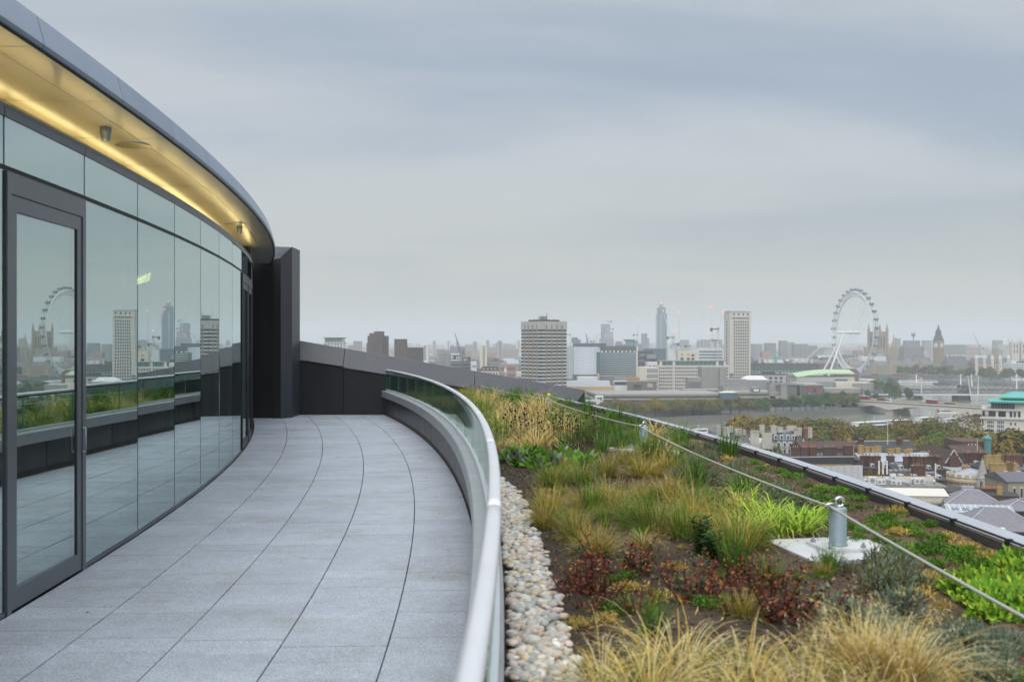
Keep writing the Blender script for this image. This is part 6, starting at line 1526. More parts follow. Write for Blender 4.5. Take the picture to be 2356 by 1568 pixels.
def cr(label, c, xb, yt_, xj, yj, Y, col=C_STEELW, beacon=True, lat=1.1):
    p = at(px(c, xb), py(c, yt_), Y); j = at(px(c, xj), py(c, yj), Y); crane(label, (p.x, p.y, GZ), (p.x, p.y, p.z), (j.x, j.y, j.z), None, col, lat, beacon)
C_CRB = mat('crane_blue', (.14, .17, .23), .6)
cr('blue grey luffing crane raised over the building site left of the banded tower', 'K', 1045, 560, 940, 130, 1110, C_CRB, False)
cr('second short blue crane jib beside the site crane', 'K', 1075, 530, 1095, 400, 1130, C_CRB, False, .8)
cr('pale crane left of the rounded topped block', 'T', 905, 540, 985, 382, 2200)
cr('dark blue crane jib above the curved office', 'T', 1170, 680, 1150, 512, 1500, C_CRB, False, .8)
cr('white luffing crane on top of the half built tower', 'T', 1498, 330, 1440, 150, 2600)
cr('crane on the right flank of the half built tower', 'T', 1525, 450, 1523, 185, 2620)
cr('yellowish crane leaning left of the half built tower', 'T', 1285, 640, 1380, 495, 2400, mat('crane_yellow', (.5, .4, .15), .6))
cr('thin pale crane standing over the dark blue block', 'S', 178, 560, 203, 360, 2300)
cr('crane with jib crossing the blue glass tower', 'S', 680, 690, 540, 222, 1600)
cr('tall upright crane right of the blue glass tower', 'S', 768, 690, 770, 245, 1600)
cr('very tall white crane with upright jib left of the stone tower', 'S', 1237, 640, 1230, 170, 1400)
cr('crane close beside the stone tower with a red light', 'S', 1325, 480, 1395, 245, 1380)
cr('short crane with red light in front of the pale slab', 'S', 692, 600, 693, 515, 1500)
cr('low pale crane jib over the demolition block', 'S', 930, 720, 1185, 540, 1800)
cr('faint crane jib in haze right of the clock tower', 'B', 2010, 575, 1952, 452, 2600, C_CRB, False)

# ================================================================== TREES
def leafmat(name, col):
    return mat(name, col, 0.8, var=0.35, vscale=0.35, objvar=0.16, spec=0.15, detail=6)
T_OLIVE = leafmat('tree_olive', (0.165, 0.165, 0.03)); T_GREEN = leafmat('tree_green', (0.08, 0.165, 0.035)); T_OCHRE = leafmat('tree_ochre', (0.235, 0.165, 0.03)); T_YELL = leafmat('tree_yellow', (0.36, 0.27, 0.03)); T_DEEP = leafmat('tree_deep', (0.045, 0.085, 0.042)); T_RUSTY = leafmat('tree_rust', (0.17, 0.125, 0.03))
C_BARK = mat('bark', (0.07, 0.055, 0.042), 0.9, var=0.2, vscale=3)
def crown_mesh(seed, mats, wts, n=6000, ls=0.033, lobes=13, tall=1.0):
    """unit crown: radius about 0.5, centre at 0, leaf clumps spread through several uneven lobes"""
    rr = random.Random(seed); mb = MB()
    L_ = []
    for _ in range(lobes):
        a, e = rr.uniform(0, 6.28), rr.uniform(-0.7, 1.2); d = rr.uniform(0.12, 0.33)
        L_.append((Vector((d * math.cos(a) * math.cos(e), d * math.sin(a) * math.cos(e), d * math.sin(e) * tall)), rr.uniform(0.13, 0.24), rr.choices(range(len(mats)), wts)[0]))
    for _ in range(n):
        c, r_, mi = rr.choice(L_)
        a = rr.uniform(0, 6.28); z = rr.uniform(-0.75, 1); q = math.sqrt(1 - z * z)
        d = Vector((q * math.cos(a), q * math.sin(a), z)) 
        p = c + d * r_ * (rr.uniform(0.35, 1.0) ** 0.45) * (1 + 0.3 * mnoise.noise((d * 3.0 + c * 9)))
        nn = (d * 0.9 + Vector((rr.gauss(0, .6), rr.gauss(0, .6), rr.gauss(0.25, .5)))).normalized()
        up = nn.orthogonal().normalized(); up.rotate(Matrix.Rotation(rr.uniform(0, 6.28), 3, nn)); sd_ = nn.cross(up)
        s = ls * rr.uniform(0.5, 1.2)
        i = [mb.vert(p + up * s), mb.vert(p + sd_ * s * .7 + nn * s * .15), mb.vert(p - up * s), mb.vert(p - sd_ * s * .7 + nn * s * .1)]
        mb.f.append(i); mb.m.append(mi if rr.random() < .8 else rr.randrange(len(mats)))
    return mb.mesh('crown', mats)
def trunk_mesh(seed, low=0.0):
    """unit tree height 1: trunk plus limbs reaching into the crown"""
    rr = random.Random(seed); mb = MB()
    mb.tube([(0, 0, -.02), (.005, 0, .15), (.0, .01, .35), (.01, 0, .62)], .022, 7, .010)
    for k in range(7):
        a = rr.uniform(0, 6.28); z = rr.uniform(.22, .5); ln = rr.uniform(.18, .32); e = rr.uniform(.5, 1.1)
        b0 = Vector((0, 0, z)); d = Vector((math.cos(a) * math.cos(e), math.sin(a) * math.cos(e), math.sin(e)))
        mb.tube([b0, b0 + d * ln * .5, b0 + d * ln + Vector((0, 0, .03))], .010, 5, .003)
    return mb.mesh('trunk', C_BARK)
CR = {'olive': [crown_mesh(i, [T_OLIVE, T_OCHRE, T_GREEN], [4, 2, 2]) for i in (11, 12, 13)],
      'ochre': [crown_mesh(i, [T_OCHRE, T_OLIVE, T_RUSTY], [4, 2, 2]) for i in (21, 22)],
      'green': [crown_mesh(i, [T_GREEN, T_DEEP, T_OLIVE], [4, 2, 1.5]) for i in (31, 32, 33)],
      'deep': [crown_mesh(i, [T_DEEP, T_GREEN], [3, 1]) for i in (41, 42)],
      'yellow': [crown_mesh(i, [T_YELL, T_OCHRE], [3, 1]) for i in (51,)],
      'big': [crown_mesh(i, [T_OLIVE, T_RUSTY, T_OCHRE, T_GREEN], [4, 3, 1.5, 1.5], 15000, .0185, 22) for i in (61, 62, 63)]}
TK = [trunk_mesh(i) for i in range(3)]
def tree(name, label, x, y, h, w, kind, group=None, z=GZ, low=.18):
    t = thing(name, label, 'tree', (x, y, z), rnd.uniform(0, 6.28), group)
    inst('trunk', rnd.choice(TK), (0, 0, 0), t, scale=(h, h, h))
    ch = h * (1 - low)
    inst('crown', rnd.choice(CR[kind]), (0, 0, h * low + ch * .47), t, (0, 0, rnd.uniform(0, 6.28)), (w * 1.12, w * 1.12, ch * 1.15))
    return t
def bank_y(x):
    for a, b in zip(SB, SB[1:]):
        if a[0] <= x <= b[0] and b[0] > a[0]: return a[1] + (b[1] - a[1]) * (x - a[0]) / (b[0] - a[0])
    return 800
# row along the far bank
xs = 60.0; i = 0
while xs < 306:
    yb = bank_y(xs); k = 'ochre' if rnd.random() < .25 else 'olive'
    if xs > 190: k = rnd.choice(['green', 'green', 'deep', 'olive'])
    if i == 6: k = 'yellow'
    lab = {'olive': 'olive plane tree in the row along the far river wall', 'ochre': 'ochre brown plane tree in the row along the far river wall', 'yellow': 'single bright yellow autumn tree in the row along the far river wall', 'green': 'dark green plane tree in the row near the stone bridge', 'deep': 'deep green tree in the row near the stone bridge'}[k]
    tree('plane_tree', lab, xs, yb + rnd.uniform(4.5, 7.5), rnd.uniform(12.5, 15.5) + (1.5 if k == 'yellow' else 0), rnd.uniform(10, 13), k, 'plane trees along the far river wall', low=.24)
    if xs < 190 or rnd.random() < .4:
        x2 = xs + rnd.uniform(2, 5); k2 = 'olive' if xs < 190 else 'green'
        tree('plane_tree', {'olive': 'olive plane tree in the back row behind the far river walk', 'green': 'green plane tree in the back row behind the far river walk'}[k2], x2, bank_y(x2) + rnd.uniform(17, 23), rnd.uniform(12, 15.5), rnd.uniform(10, 13), k2, 'plane trees in the back row on the far bank', low=.22)
    xs += rnd.uniform(6.8, 9.2); i += 1
# by the stone bridge and rail bridge
for (c, x, y0, y1, w, Y, k) in (('N', 1650, 800, 900, 110, 985, 'deep'), ('N', 1260, 890, 1010, 220, 905, 'green'), ('N', 1420, 950, 1080, 170, 930, 'green'), ('W', 110, 690, 960, 210, 1000, 'green'), ('W', 335, 780, 975, 150, 960, 'deep'), ('W', 470, 900, 985, 160, 1000, 'deep'), ('W', 20, 640, 900, 180, 1050, 'green'), ('N', 1830, 640, 790, 330, 1150, 'green'), ('N', 1780, 860, 960, 140, 985, 'green'), ('N', 1720, 650, 760, 160, 1200, 'deep')):
    p = at(px(c, x), py(c, y0), Y); h = p.z - GZ
    tree('garden_tree', 'rounded dark green tree between the concert hall and the two bridges', p.x, Y, h, w * .0638 * Y / 1000 * 1.1, k, 'garden trees by the bridges', low=.1)
# far embankment trees beyond the rail bridge
for i in range(22):
    u = i / 21; x = 640 + 130 * u + rnd.uniform(-4, 4); y = 1640 - 235 * u + 18 + rnd.uniform(-8, 8)
    tree('embankment_tree', 'hazy green plane tree in the row along the far embankment', x, y, rnd.uniform(17, 22), rnd.uniform(15, 19), rnd.choice(['green', 'deep', 'olive']), 'plane trees along the far embankment', low=.14)
# near embankment: big planes
for (c, x, yt_, Y, w, k, lab) in (('C', 560, 165, 520, 20, 'ochre', 'golden brown plane tree behind the white chimneys'), ('C', 660, 190, 525, 16, 'olive', 'olive plane tree between golden crowns behind the white chimneys'), ('C', 740, 180, 530, 18, 'ochre', 'ochre plane tree right of the golden one behind the chimneys'), ('C', 840, 185, 540, 16, 'ochre', 'ochre plane tree at the river edge left of a gap of water'),
                                   ('C', 1010, 190, 500, 20, 'ochre', 'brownish plane tree right of the gap of water'), ('C', 1110, 182, 480, 27, 'big', 'tall dark olive plane tree behind the brown ridge roof'), ('C', 1210, 205, 470, 24, 'big', 'broad olive plane tree leaning over the brown ridge roof'), ('C', 1290, 255, 460, 16, 'olive', 'smaller olive tree beside the flagpole'),
                                   ('C', 1410, 232, 450, 22, 'big', 'rust tinged plane tree left of the flagpole'), ('C', 1510, 235, 455, 20, 'big', 'plane tree right behind the flagpole'), ('C', 1600, 232, 465, 20, 'olive', 'olive plane tree before the moored boats'), ('C', 1680, 222, 470, 18, 'big', 'brown olive plane tree below the cruiser'),
                                   ('C', 1760, 260, 420, 22, 'big', 'dense dark plane tree over the red gable'), ('C', 1830, 200, 440, 22, 'big', 'tall rusty plane tree in front of the river'), ('C', 1945, 208, 440, 22, 'big', 'tall thin topped plane tree left of the white office'), ('C', 1880, 290, 415, 24, 'big', 'low dark tree mass between the tall plane trees'),
                                   ('C', 2200, 300, 375, 26, 'olive', 'broad olive tree before the white office'), ('C', 2290, 268, 380, 30, 'big', 'large olive green tree with rounded crown before the white office'), ('C', 2360, 290, 370, 26, 'olive', 'olive tree at the corner of the white office'), ('C', 2160, 380, 350, 16, 'olive', 'small olive tree right of the red gable'),
                                   ('C', 1340, 300, 450, 18, 'green', 'green tree behind the dark ridge roof'), ('C', 1130, 320, 440, 10, 'green', 'small bright green tree beside the tall olive plane')):
    p = at(px(c, x), py(c, yt_), Y); tree('plane_tree', lab, p.x, Y, (p.z - GZ) * 1.09, w * 1.3, k, low=.08)
p = at(px('Q', 1230), py('Q', 432), 330); tree('courtyard_tree', 'bright green courtyard tree before the slate mansards', p.x, 330, p.z - GZ, 9.5, 'green', low=.1)
p = at(px('Q', 1400), py('Q', 560), 318); tree('courtyard_tree', 'small green tree at the edge of the brown roofs', p.x, 318, p.z - GZ, 4.5, 'green', low=.1)
for x_, w_ in ((225, 3.4), (350, 5.0)):
    p = at(px('R', x_), py('R', 572), 262); tree('courtyard_tree', 'yellow green young tree behind the grey sheeted scaffold', p.x, 262, p.z - GZ, w_ * 1.4, 'yellow', 'young trees by the scaffold', low=.1)

# ================================================================== NEAR ROOFS
def rb_(name, label, c, x0, x1, ye, Y, a, d, m, cat='building', **kw):
    return Bd(name, label, cat, px(c, x0), px(c, x1), py(c, ye), Y, a, d, **kw)
# stone mansion block with tall white chimneys
b = rb_('stone_mansion', 'ornate white stone mansion block with slate mansards and many tall chimneys', 'Q', 250, 1690, 400, 372, -4, 20, C_STONE)
b.body(C_STONE); zr = b.z(py('Q', 275)); U_ = lambda x: b.w * (x - 250) / 1440
C_OLDST = mat('weathered_stone', (.47, .45, .40), .85, var=.3, vscale=.35)
for (x0, x1, zt_, m) in ((330, 470, 268, C_SLATE), (500, 660, 270, C_SLATE), (665, 850, 275, C_SLATE), (1150, 1215, 262, C_SLATE), (1215, 1450, 262, mat('blue_slate', (.16, .175, .20), .55, var=.2, vscale=2, bump=.3, bscale=8))):
    q = MB(); zz = b.z(py('Q', zt_)); q.loft([[(U_(x0), 0, b.h), (U_(x1), 0, b.h), (U_(x1), 18, b.h), (U_(x0), 18, b.h)], [(U_(x0) + .7, 2.4, zz), (U_(x1) - .7, 2.4, zz), (U_(x1) - .7, 15, zz), (U_(x0) + .7, 15, zz)]]); q.build('mansard_roof', m, b.o)
for (x0, x1, yt_, yb_) in ((402, 460, 178, 300), (482, 578, 195, 320), (580, 625, 185, 260), (652, 748, 215, 310), (845, 958, 232, 480), (987, 1050, 165, 270), (1000, 1132, 265, 470), (1142, 1212, 170, 280), (1225, 1300, 190, 260), (1350, 1482, 175, 240), (1448, 1552, 200, 310), (1632, 1692, 195, 330), (760, 800, 235, 300)):
    w_ = U_(x1) - U_(x0); c = b.chimney(C_OLDST, (U_(x0) + U_(x1)) / 2, 2.2 if yb_ < 400 else -.6, b.z(py('Q', yb_)), b.z(py('Q', yt_)), w_, 1.5, max(2, int(w_ / .75)))
q = MB(); u = U_(1585); q.lathe([(.8, 0), (.7, b.z(py('Q', 215))), (1.0, b.z(py('Q', 212))), (.9, b.z(py('Q', 190))), (.4, b.z(py('Q', 172))), (0, b.z(py('Q', 168)))], (u, -1.2, 0), 10); q.build('brick_stack', mat('red_brown_brick', (.20, .10, .07), .85, var=.2, vscale=1), b.o)
q = MB(); q.loft([[(U_(1430), -1, b.h - 2), (U_(1560), -1, b.h - 2), (U_(1560), 12, b.h - 2), (U_(1430), 12, b.h - 2)], [(U_(1490), 1, b.z(py('Q', 300))), (U_(1558), 1, b.z(py('Q', 300))), (U_(1558), 10, b.z(py('Q', 300))), (U_(1490), 10, b.z(py('Q', 300)))]]); q.build('steep_roof', mat('dark_brick_roof', (.13, .10, .085), .85, var=.2, vscale=1), b.o)
for (x0, x1, yt_) in ((340, 460, 285), (520, 600, 345), (620, 755, 330), (760, 830, 395)):      # stone gables
    q = MB(); u0, u1 = U_(x0), U_(x1); zt_ = b.z(py('Q', yt_)); z_ = b.h; m_ = (u0 + u1) / 2
    q.loft([[(u0, -.5, z_ - 6), (u1, -.5, z_ - 6), (u1, -.5, z_), (u1 - .4, -.5, z_ + (zt_ - z_) * .5), (m_ + .6, -.5, zt_ - .4), (m_, -.5, zt_), (m_ - .6, -.5, zt_ - .4), (u0 + .4, -.5, z_ + (zt_ - z_) * .5), (u0, -.5, z_)], [(u0, .6, z_ - 6), (u1, .6, z_ - 6), (u1, .6, z_), (u1 - .4, .6, z_ + (zt_ - z_) * .5), (m_ + .6, .6, zt_ - .4), (m_, .6, zt_), (m_ - .6, .6, zt_ - .4), (u0 + .4, .6, z_ + (zt_ - z_) * .5), (u0, .6, z_)]]); q.build('stone_gable', C_OLDST, b.o)
    for k in range(3): inst('window', cubemesh(C_GLASS), (u0 + (u1 - u0) * (.25 + .25 * k), -.55, z_ - 1.4), b.o, scale=((u1 - u0) * .14, .2, 1.7))
for x in (1190, 1270, 1355, 1425):
    o = inst('dormer', cubemesh(C_SILL), (U_(x), .6, b.z(py('Q', 320))), b.o, scale=(1.1, 1.6, 1.7)); inst('pane', cubemesh(C_GLASS), (0, -.5, 0), o, scale=(.6, .1, .7))
for x in (1228, 1305, 1380):
    o = inst('dormer', cubemesh(C_SILL), (U_(x), -.1, b.z(py('Q', 415))), b.o, scale=(1.2, 1.4, 1.8)); inst('pane', cubemesh(C_GLASS), (0, -.5, 0), o, scale=(.6, .1, .7))
b.grid(C_GLASS, 'F', 1, b.w - 1, b.h - 9, b.h - 1.5, 22, 2, .42, .6)
# long brown ridge roofs
b = rb_('brick_chambers', 'long brown brick building with a high plain tiled ridge roof', 'Q', 1560, 2300, 480, 335, 6, 11, C_BROWN); b.body(C_BROWN); b.gable(C_ROOFB, b.h, b.z(py('Q', 402)), .3)
b.chimney(C_TAN, b.w - 1, 5, b.h, b.z(py('Q', 455)) + 2, 1.6, 1.2, 2)
b = rb_('dark_chambers', 'dark brown flat fronted building with small brick chimneys below the brown ridge roof', 'Q', 1385, 2240, 600, 300, 4, 12, C_BROWN); b.body(C_ROOFD); b.box('parapet', C_LEAD, -.2, b.w + .2, -.2, .5, b.h, b.h + .25)
for x in (1500, 1620, 1735): b.chimney(C_RED, b.w * (x - 1385) / 855, 3, b.h, b.h + 2.8, 2.2, 1.2, 3)
b.chimney(C_BROWN, b.w * .72, 5, b.h, b.h + 2.6, 4.2, 1.2, 5); b.chimney(C_RED, b.w * .97, 3, b.h, b.h + 3.2, 2.6, 1.3, 3)
for k in range(6): b.box('roof_vent', C_LEAD, b.w * (.3 + .1 * k), b.w * (.3 + .1 * k) + .8, 5, 6, b.h, b.h + rnd.uniform(.4, .9))
# sheeted scaffold
b = rb_('sheeted_scaffold', 'building wrapped in pale grey scaffold sheeting with a timber top edge', 'Q', 1640, 2356, 705, 255, -3, 11, C_WHITE)
SH = mat('scaffold_sheet', (.52, .525, .53), .7, var=.06, vscale=.4, bump=.3, bscale=1.5)
ns = 6
for k in range(ns): b.box('sheet', SH, b.w * k / ns + .02, b.w * (k + 1) / ns - .02, -.1 - .06 * (k % 2), 0, 0, b.h - .12 * math.sin(k))
b.box('sheet', SH, -.1, 0, 0, b.d, 0, b.h); b.box('core', C_ROOFD, .15, b.w, .3, b.d, 0, b.h - .9); b.box('timber_edge', C_TAN, .3, b.w - .4, .12, .28, b.h - .85, b.h + .15)
for k in range(8): mast(b, b.w * (k + .3) / 8, -.25, 0, b.h + .5, .05, C_MGREY, 'scaffold_pole')
b.box('sheet', mat('green_sheet', (.06, .16, .14), .8), b.w * .62, b.w, -.02, .05, 2, b.h - 9)
# terrace of tan chimneys
b = rb_('slate_terrace', 'long terrace with grey slate roof and a row of tan brick chimneys', 'R', 175, 1200, 455, 305, 4, 13, C_BROWN); b.body(C_BROWN); b.gable(C_LEAD, b.h, b.z(py('R', 372)), .3)
for (x, yt_, w_) in ((130, 280, 1.6), (235, 268, 1.6), (332, 295, 1.5), (410, 300, 1.4), (472, 288, 1.8), (615, 320, 1.9), (705, 310, 1.6), (815, 335, 1.6), (880, 325, 1.5), (1058, 362, 1.4), (1145, 350, 1.8)):
    b.chimney(C_TAN, b.w * (x - 175) / 1025, 6 if x % 2 else 7, b.h + 1, b.z(py('R', yt_)), w_, 1.1, 0)
b = rb_('dark_ridge_hall', 'dark long roofed hall behind the tan chimneys under the flagpole', 'R', 150, 860, 330, 345, 8, 12, C_BROWN); b.body(C_BROWN); b.gable(C_ROOFD, b.h, b.z(py('R', 222)), .3); b.box('ridge', C_LEAD, 0, b.w, 5.6, 6.4, b.z(py('R', 222)) - .1, b.z(py('R', 222)) + .2)
b.chimney(C_RED, b.w * .08, 4, b.h, b.h + 4, 1.8, 1.1, 2); b.chimney(C_RED, b.w * .77, 4, b.h, b.h + 4, 1.8, 1.1, 2)
fp = at(px('R', 473), py('R', 240), 344); q = MB(); q.tube([(0, 0, 0), (0, 0, (240 + 60) * .0797 * .344)], .14, 6, .07); q.lathe([(.2, 8.2), (.2, 8.5), (0, 8.6)], (0, 0, 0), 8); o = q.build('flagpole', C_WHITE); o.location = fp; tag(o, 'tall bare white flagpole rising from the dark hall roof', 'flagpole')
fp = at(px('R', 1597), py('R', 380), 315); q = MB(); q.tube([(0, 0, 0), (0, 0, (380 - 170) * .0797 * .315)], .13, 6, .07); q.lathe([(.22, 0), (.22, .5), (.13, .55)], (0, 0, 0), 8); o = q.build('flagpole', C_CREAM); o.location = fp; tag(o, 'cream flagpole between the red gable and the green turret', 'flagpole')
# red gable house
b = rb_('gabled_hall', 'red brick gabled hall with dark roof and green copper dormers', 'R', 1190, 1405, 470, 298, 0, 22, C_RED); b.body(C_RED); b.gable(C_ROOFB, b.h - .1, b.z(py('R', 312)), -.4, 'y')
q = MB(); zz = b.z(py('R', 308)); q.loft([[(0, -.3, b.h - .1), (b.w, -.3, b.h - .1), (b.w / 2, -.3, zz)], [(0, .3, b.h - .1), (b.w, .3, b.h - .1), (b.w / 2, .3, zz)]]); q.build('gable_wall', C_RED, b.o)
for e in (-1, 1): q = MB(); q.tube([(b.w / 2, -.35, zz + .1), (b.w / 2 + e * b.w / 2, -.35, b.h)], .16, 4); q.build('coping', C_STONE, b.o)
b.chimney(C_RED, b.w * .45, -.8, b.h - 3, b.h + 2.3, 2.4, 1, 0)
for k in range(3): o = inst('dormer', cubemesh(C_COPPER), (b.w * (.86 + .04 * k), 3 + 5 * k, b.h + 1.2), b.o, scale=(1.4, 1.8, 1.2))
b = rb_('dark_gabled_range', 'dark tiled range behind the red gable with a brick end', 'R', 1340, 1720, 345, 335, 0, 14, C_RED); b.body(C_ROOFD); b.gable(C_ROOFB, b.h, b.z(py('R', 270)), .2)
b = rb_('red_turret_house', 'red brick house with a dark turret capped in green copper', 'R', 1395, 1730, 275, 350, 0, 14, C_RED); b.body(C_RED, h=b.z(py('R', 200))); b.grid(C_SILL, 'F', 2, b.w * .6, b.h, b.z(py('R', 210)), 3, 1, .3, .5)
q = MB(); q.lathe([(1.25, 10), (1.25, b.z(py('R', 160))), (1.6, b.z(py('R', 158))), (1.4, b.z(py('R', 140))), (.5, b.z(py('R', 125))), (.1, b.z(py('R', 100)))], (b.w * .88, -2, 0), 10); q.build('turret', C_TEAL, b.o)
# chimneyed dark roofs in front
for (x0, x1, ye, yr, Y, m, chs, lab) in ((180, 560, 540, 490, 280, C_ROOFD, ((.1, C_RED, 2.4), (.2, C_RED, 2.4), (.5, C_RED, 2.0), (.96, C_BROWN, 2)), 'dark roofed range with red chimneys behind the phone aerials'),
                                        (560, 900, 560, 500, 275, C_ROOFD, ((.6, C_RED, 2.2), (.75, C_RED, 2.4), (.98, C_RED, 2)), 'dark roofed range with paired red chimneys behind the white air units'),
                                        (560, 930, 680, 590, 262, C_ROOFB, (), 'plain brown roofed building left of the lone red chimney'), (930, 1215, 690, 620, 262, C_ROOFD, ((-.06, C_RED, 3.4),), 'small dark roofed house with lone red chimney'),
                                        (930, 1200, 560, 500, 285, C_ROOFD, ((.35, C_RED, 2.6), (.8, C_RED, 2.8), (.55, C_BROWN, 3)), 'dark roofed range with thick red chimneys before the red gable'),
                                        (1540, 1760, 500, 445, 300, C_SLATE, ((.1, C_RED, 2.4), (.2, C_RED, 4), (.65, C_RED, 2.8), (.85, C_RED, 2.6)), 'slate roofed range with clustered red chimneys behind the stone spire'),
                                        (1750, 2250, 560, 480, 285, C_SLATE, ((.1, C_TAN, 2.4), (.28, C_TAN, 2.4), (.72, C_RED, 5)), 'slate roofed range with white dormers and a tall tan stack'),
                                        (1880, 2250, 640, 590, 262, C_ROOFD, ((.2, C_TAN, 6), (.55, C_TAN, 3)), 'dark roofed block with big tan brick chimney right of the spire')):
    b = rb_('chambers_range', lab, 'R', x0, x1, ye, Y, rnd.uniform(-4, 6), 11, C_BROWN); b.body(C_BROWN); b.gable(m, b.h, b.z(py('R', yr)), .25)
    for u, mm, ww in chs: b.chimney(mm, b.w * u, 2.5, b.h - .5, b.z(py('R', yr)) + 2.2, ww, 1.1, max(2, int(ww / .8)))
    for u in (.3, .74):
        o = inst('dormer', cubemesh(C_SILL), (b.w * u, 1.7, b.h + .75), b.o, scale=(.85, 2.2, 1.0)); inst('pane', cubemesh(C_GLASS), (0, -.5, 0), o, scale=(.65, .08, .65))
    for k in range(5): b.box('skylight', C_LEAD, b.w * (.1 + .17 * k), b.w * (.1 + .17 * k) + .9, 4.6, 5.6, b.z(py('R', yr)) - .8, b.z(py('R', yr)) + .15)
# flat roof with plant and aerials
b = rb_('flat_roofed_office', 'flat roofed office crowded with white air units and phone aerials', 'R', 165, 1230, 760, 248, -2, 9, C_CONC); b.body(C_CONC); b.box('roof', mat('roof_felt', (.24, .235, .22), .9, var=.25, vscale=.5), .1, b.w - .1, .1, b.d - .1, b.h, b.h + .12)
b.box('parapet', C_CREAM, 0, b.w, b.d - .3, b.d, b.h, b.h + 1.3)
bz = b.base + b.h + .12; ang_ = R(-2)
def roofpt(x, y): 
    u = b.w * (x - 165) / 1065; return Vector((b.X0 + u * math.cos(ang_) - y * math.sin(ang_), b.Y + u * math.sin(ang_) + y * math.cos(ang_), bz))
for i, (x, y, sx, sy, sz, lab) in enumerate(((305, 2, 1.9, 1.3, 2.0, 'tall white air unit next to the sheeted scaffold'), (385, 1.2, 1.1, .8, 1.5, 'small white air unit with round fan grille'), (440, 1.5, 1.0, 1.0, 1.6, 'slim white roof cabinet'), (590, 3, 1.3, 1.1, 2.6, 'tall white cabinet under the phone aerials'), (560, 1.2, 1.2, .8, 1.3, 'squat white air unit with two fans'), (620, .9, 1.4, .8, 1.1, 'low white air unit at the roof edge'), (880, 2.5, 1.3, 1.2, 1.6, 'white square cabinet before the lone red chimney'), (950, 3, 1.5, 1.2, 1.5, 'white wide cabinet right of the square one'), (250, 3, 1.2, 1, 1.2, 'low white cabinet by the yellow tree'))):
    p = roofpt(x, y); t = thing('air_unit', lab, 'air unit', p, ang_, 'roof air units'); q = MB(); q.box(-sx / 2, sx / 2, -sy / 2, sy / 2, .15, sz); q.build('casing', C_WHITE, t)
    q = MB(); q.lathe([(.0, 0), (min(sx, sz) * .32, 0), (min(sx, sz) * .32, .06), (0, .06)], (0, 0, 0), 14); o = q.build('fan_grille', C_MGREY, t); o.location = (0, -sy / 2 - .03, sz * .55); o.rotation_euler = (R(90), 0, 0)
    q = MB(); q.box(-sx / 2, -sx / 2 + .15, -sy / 2, sy / 2, 0, .15); q.box(sx / 2 - .15, sx / 2, -sy / 2, sy / 2, 0, .15); q.build('feet', C_DGREY, t)
for i, (x, h, dx_, lab) in enumerate(((470, 5.6, 1.0, 'phone mast with three white panel aerials on the flat roof'), (1130, 5.0, .2, 'single tall white panel aerial on the flat roof'), (850, 2.4, .5, 'short mast with white dish on the flat roof'))):
    p = roofpt(x, 3.5); t = thing('phone_mast', lab, 'aerial', p, 0); q = MB(); q.tube([(0, 0, 0), (0, 0, h)], .09, 6); q.build('pole', C_DGREY, t)
    for e in ((-dx_, 0, dx_) if i == 0 else ((0.15,) if i == 1 else ())):
        q = MB(); q.box(e - .17, e + .17, -.3, -.12, h - 3.2 if i == 0 else 1.5, h + .2); q.build('panel_aerial', C_WHITE, t)
        q = MB(); q.tube([(0, 0, h - 1), (e, -.15, h - 1)], .05, 5); q.tube([(0, 0, h - 2.4), (e, -.15, h - 2.4)], .05, 5); q.build('bracket', C_DGREY, t)
    q = MB(); q.lathe([(.0, 0), (.42, .0), (.45, .14), (.3, .3), (0, .36)], (0, 0, 0), 12); o = q.build('dish', C_WHITE, t, smooth=True); o.location = (.9 if i == 0 else -.3, -.3, 1.3 if i != 1 else .8); o.rotation_euler = (R(90), 0, .5)
# duct
q = MB(); q.tube([roofpt(420, 1.5) + Vector((0, 0, 1.3)), roofpt(640, 1.2) + Vector((0, 0, 1.0)), roofpt(735, .8) + Vector((0, 0, .7)), roofpt(760, .6) + Vector((0, 0, .1))], .45, 8); o = q.build('air_duct', C_LEAD, smooth=True); tag(o, 'fat pale air duct snaking along the flat roof edge', 'duct')
# cream building with square panels
b = rb_('cream_office', 'cream office block with sloping parapet and a row of square moulded panels', 'R', 430, 1222, 872, 236, -6, 9, C_CREAM)
b.body(C_CREAM, h=b.z(py('R', 960))); zc = b.z(py('R', 960)); zp = b.h; zt_ = b.z(py('R', 790))
b.box('frieze', C_CREAM, -.1, b.w + .1, -.35, b.d, zc, zp)
q = MB(); q.loft([[(-.3, -.6, zp + .01), (b.w + .3, -.6, zp + .01), (b.w + .3, 2.2, zp + .01), (-.3, 2.2, zp + .01)], [(.1, .5, zt_), (b.w - .5, .5, zt_), (b.w - .5, 1.6, zt_), (.1, 1.6, zt_)]]); q.build('sloping_parapet', mat('cream_pale', (.74, .70, .62), .7), b.o)
for k in range(10):
    u = b.w * (k + .5) / 10
    q = MB(); s_ = min(b.w / 10 * .34, (zp - zc) * .36); zm = (zp + zc) / 2
    for (x0, x1, z0_, z1_) in ((-s_, s_, s_ - .08, s_), (-s_, s_, -s_, -s_ + .08), (-s_, -s_ + .08, -s_ + .08, s_ - .08), (s_ - .08, s_, -s_ + .08, s_ - .08)): q.box(u + x0, u + x1, -.42, -.34, zm + z0_, zm + z1_)
    q.build('moulded_panel', mat('cream_dark', (.52, .46, .34), .75), b.o)  # mouldings in a darker cream than the frieze
for k in range(5):
    u0 = b.w * (k + .12) / 5; inst('window', cubemesh(C_GLASSB), (u0 + b.w * .07, -.05, zc - 2.1), b.o, scale=(b.w * .115, .2, 3.6))
b.box('side_gutter', C_DGREY, b.w + .12, b.w + .5, -.4, b.d, zp - .2, zp + .3)
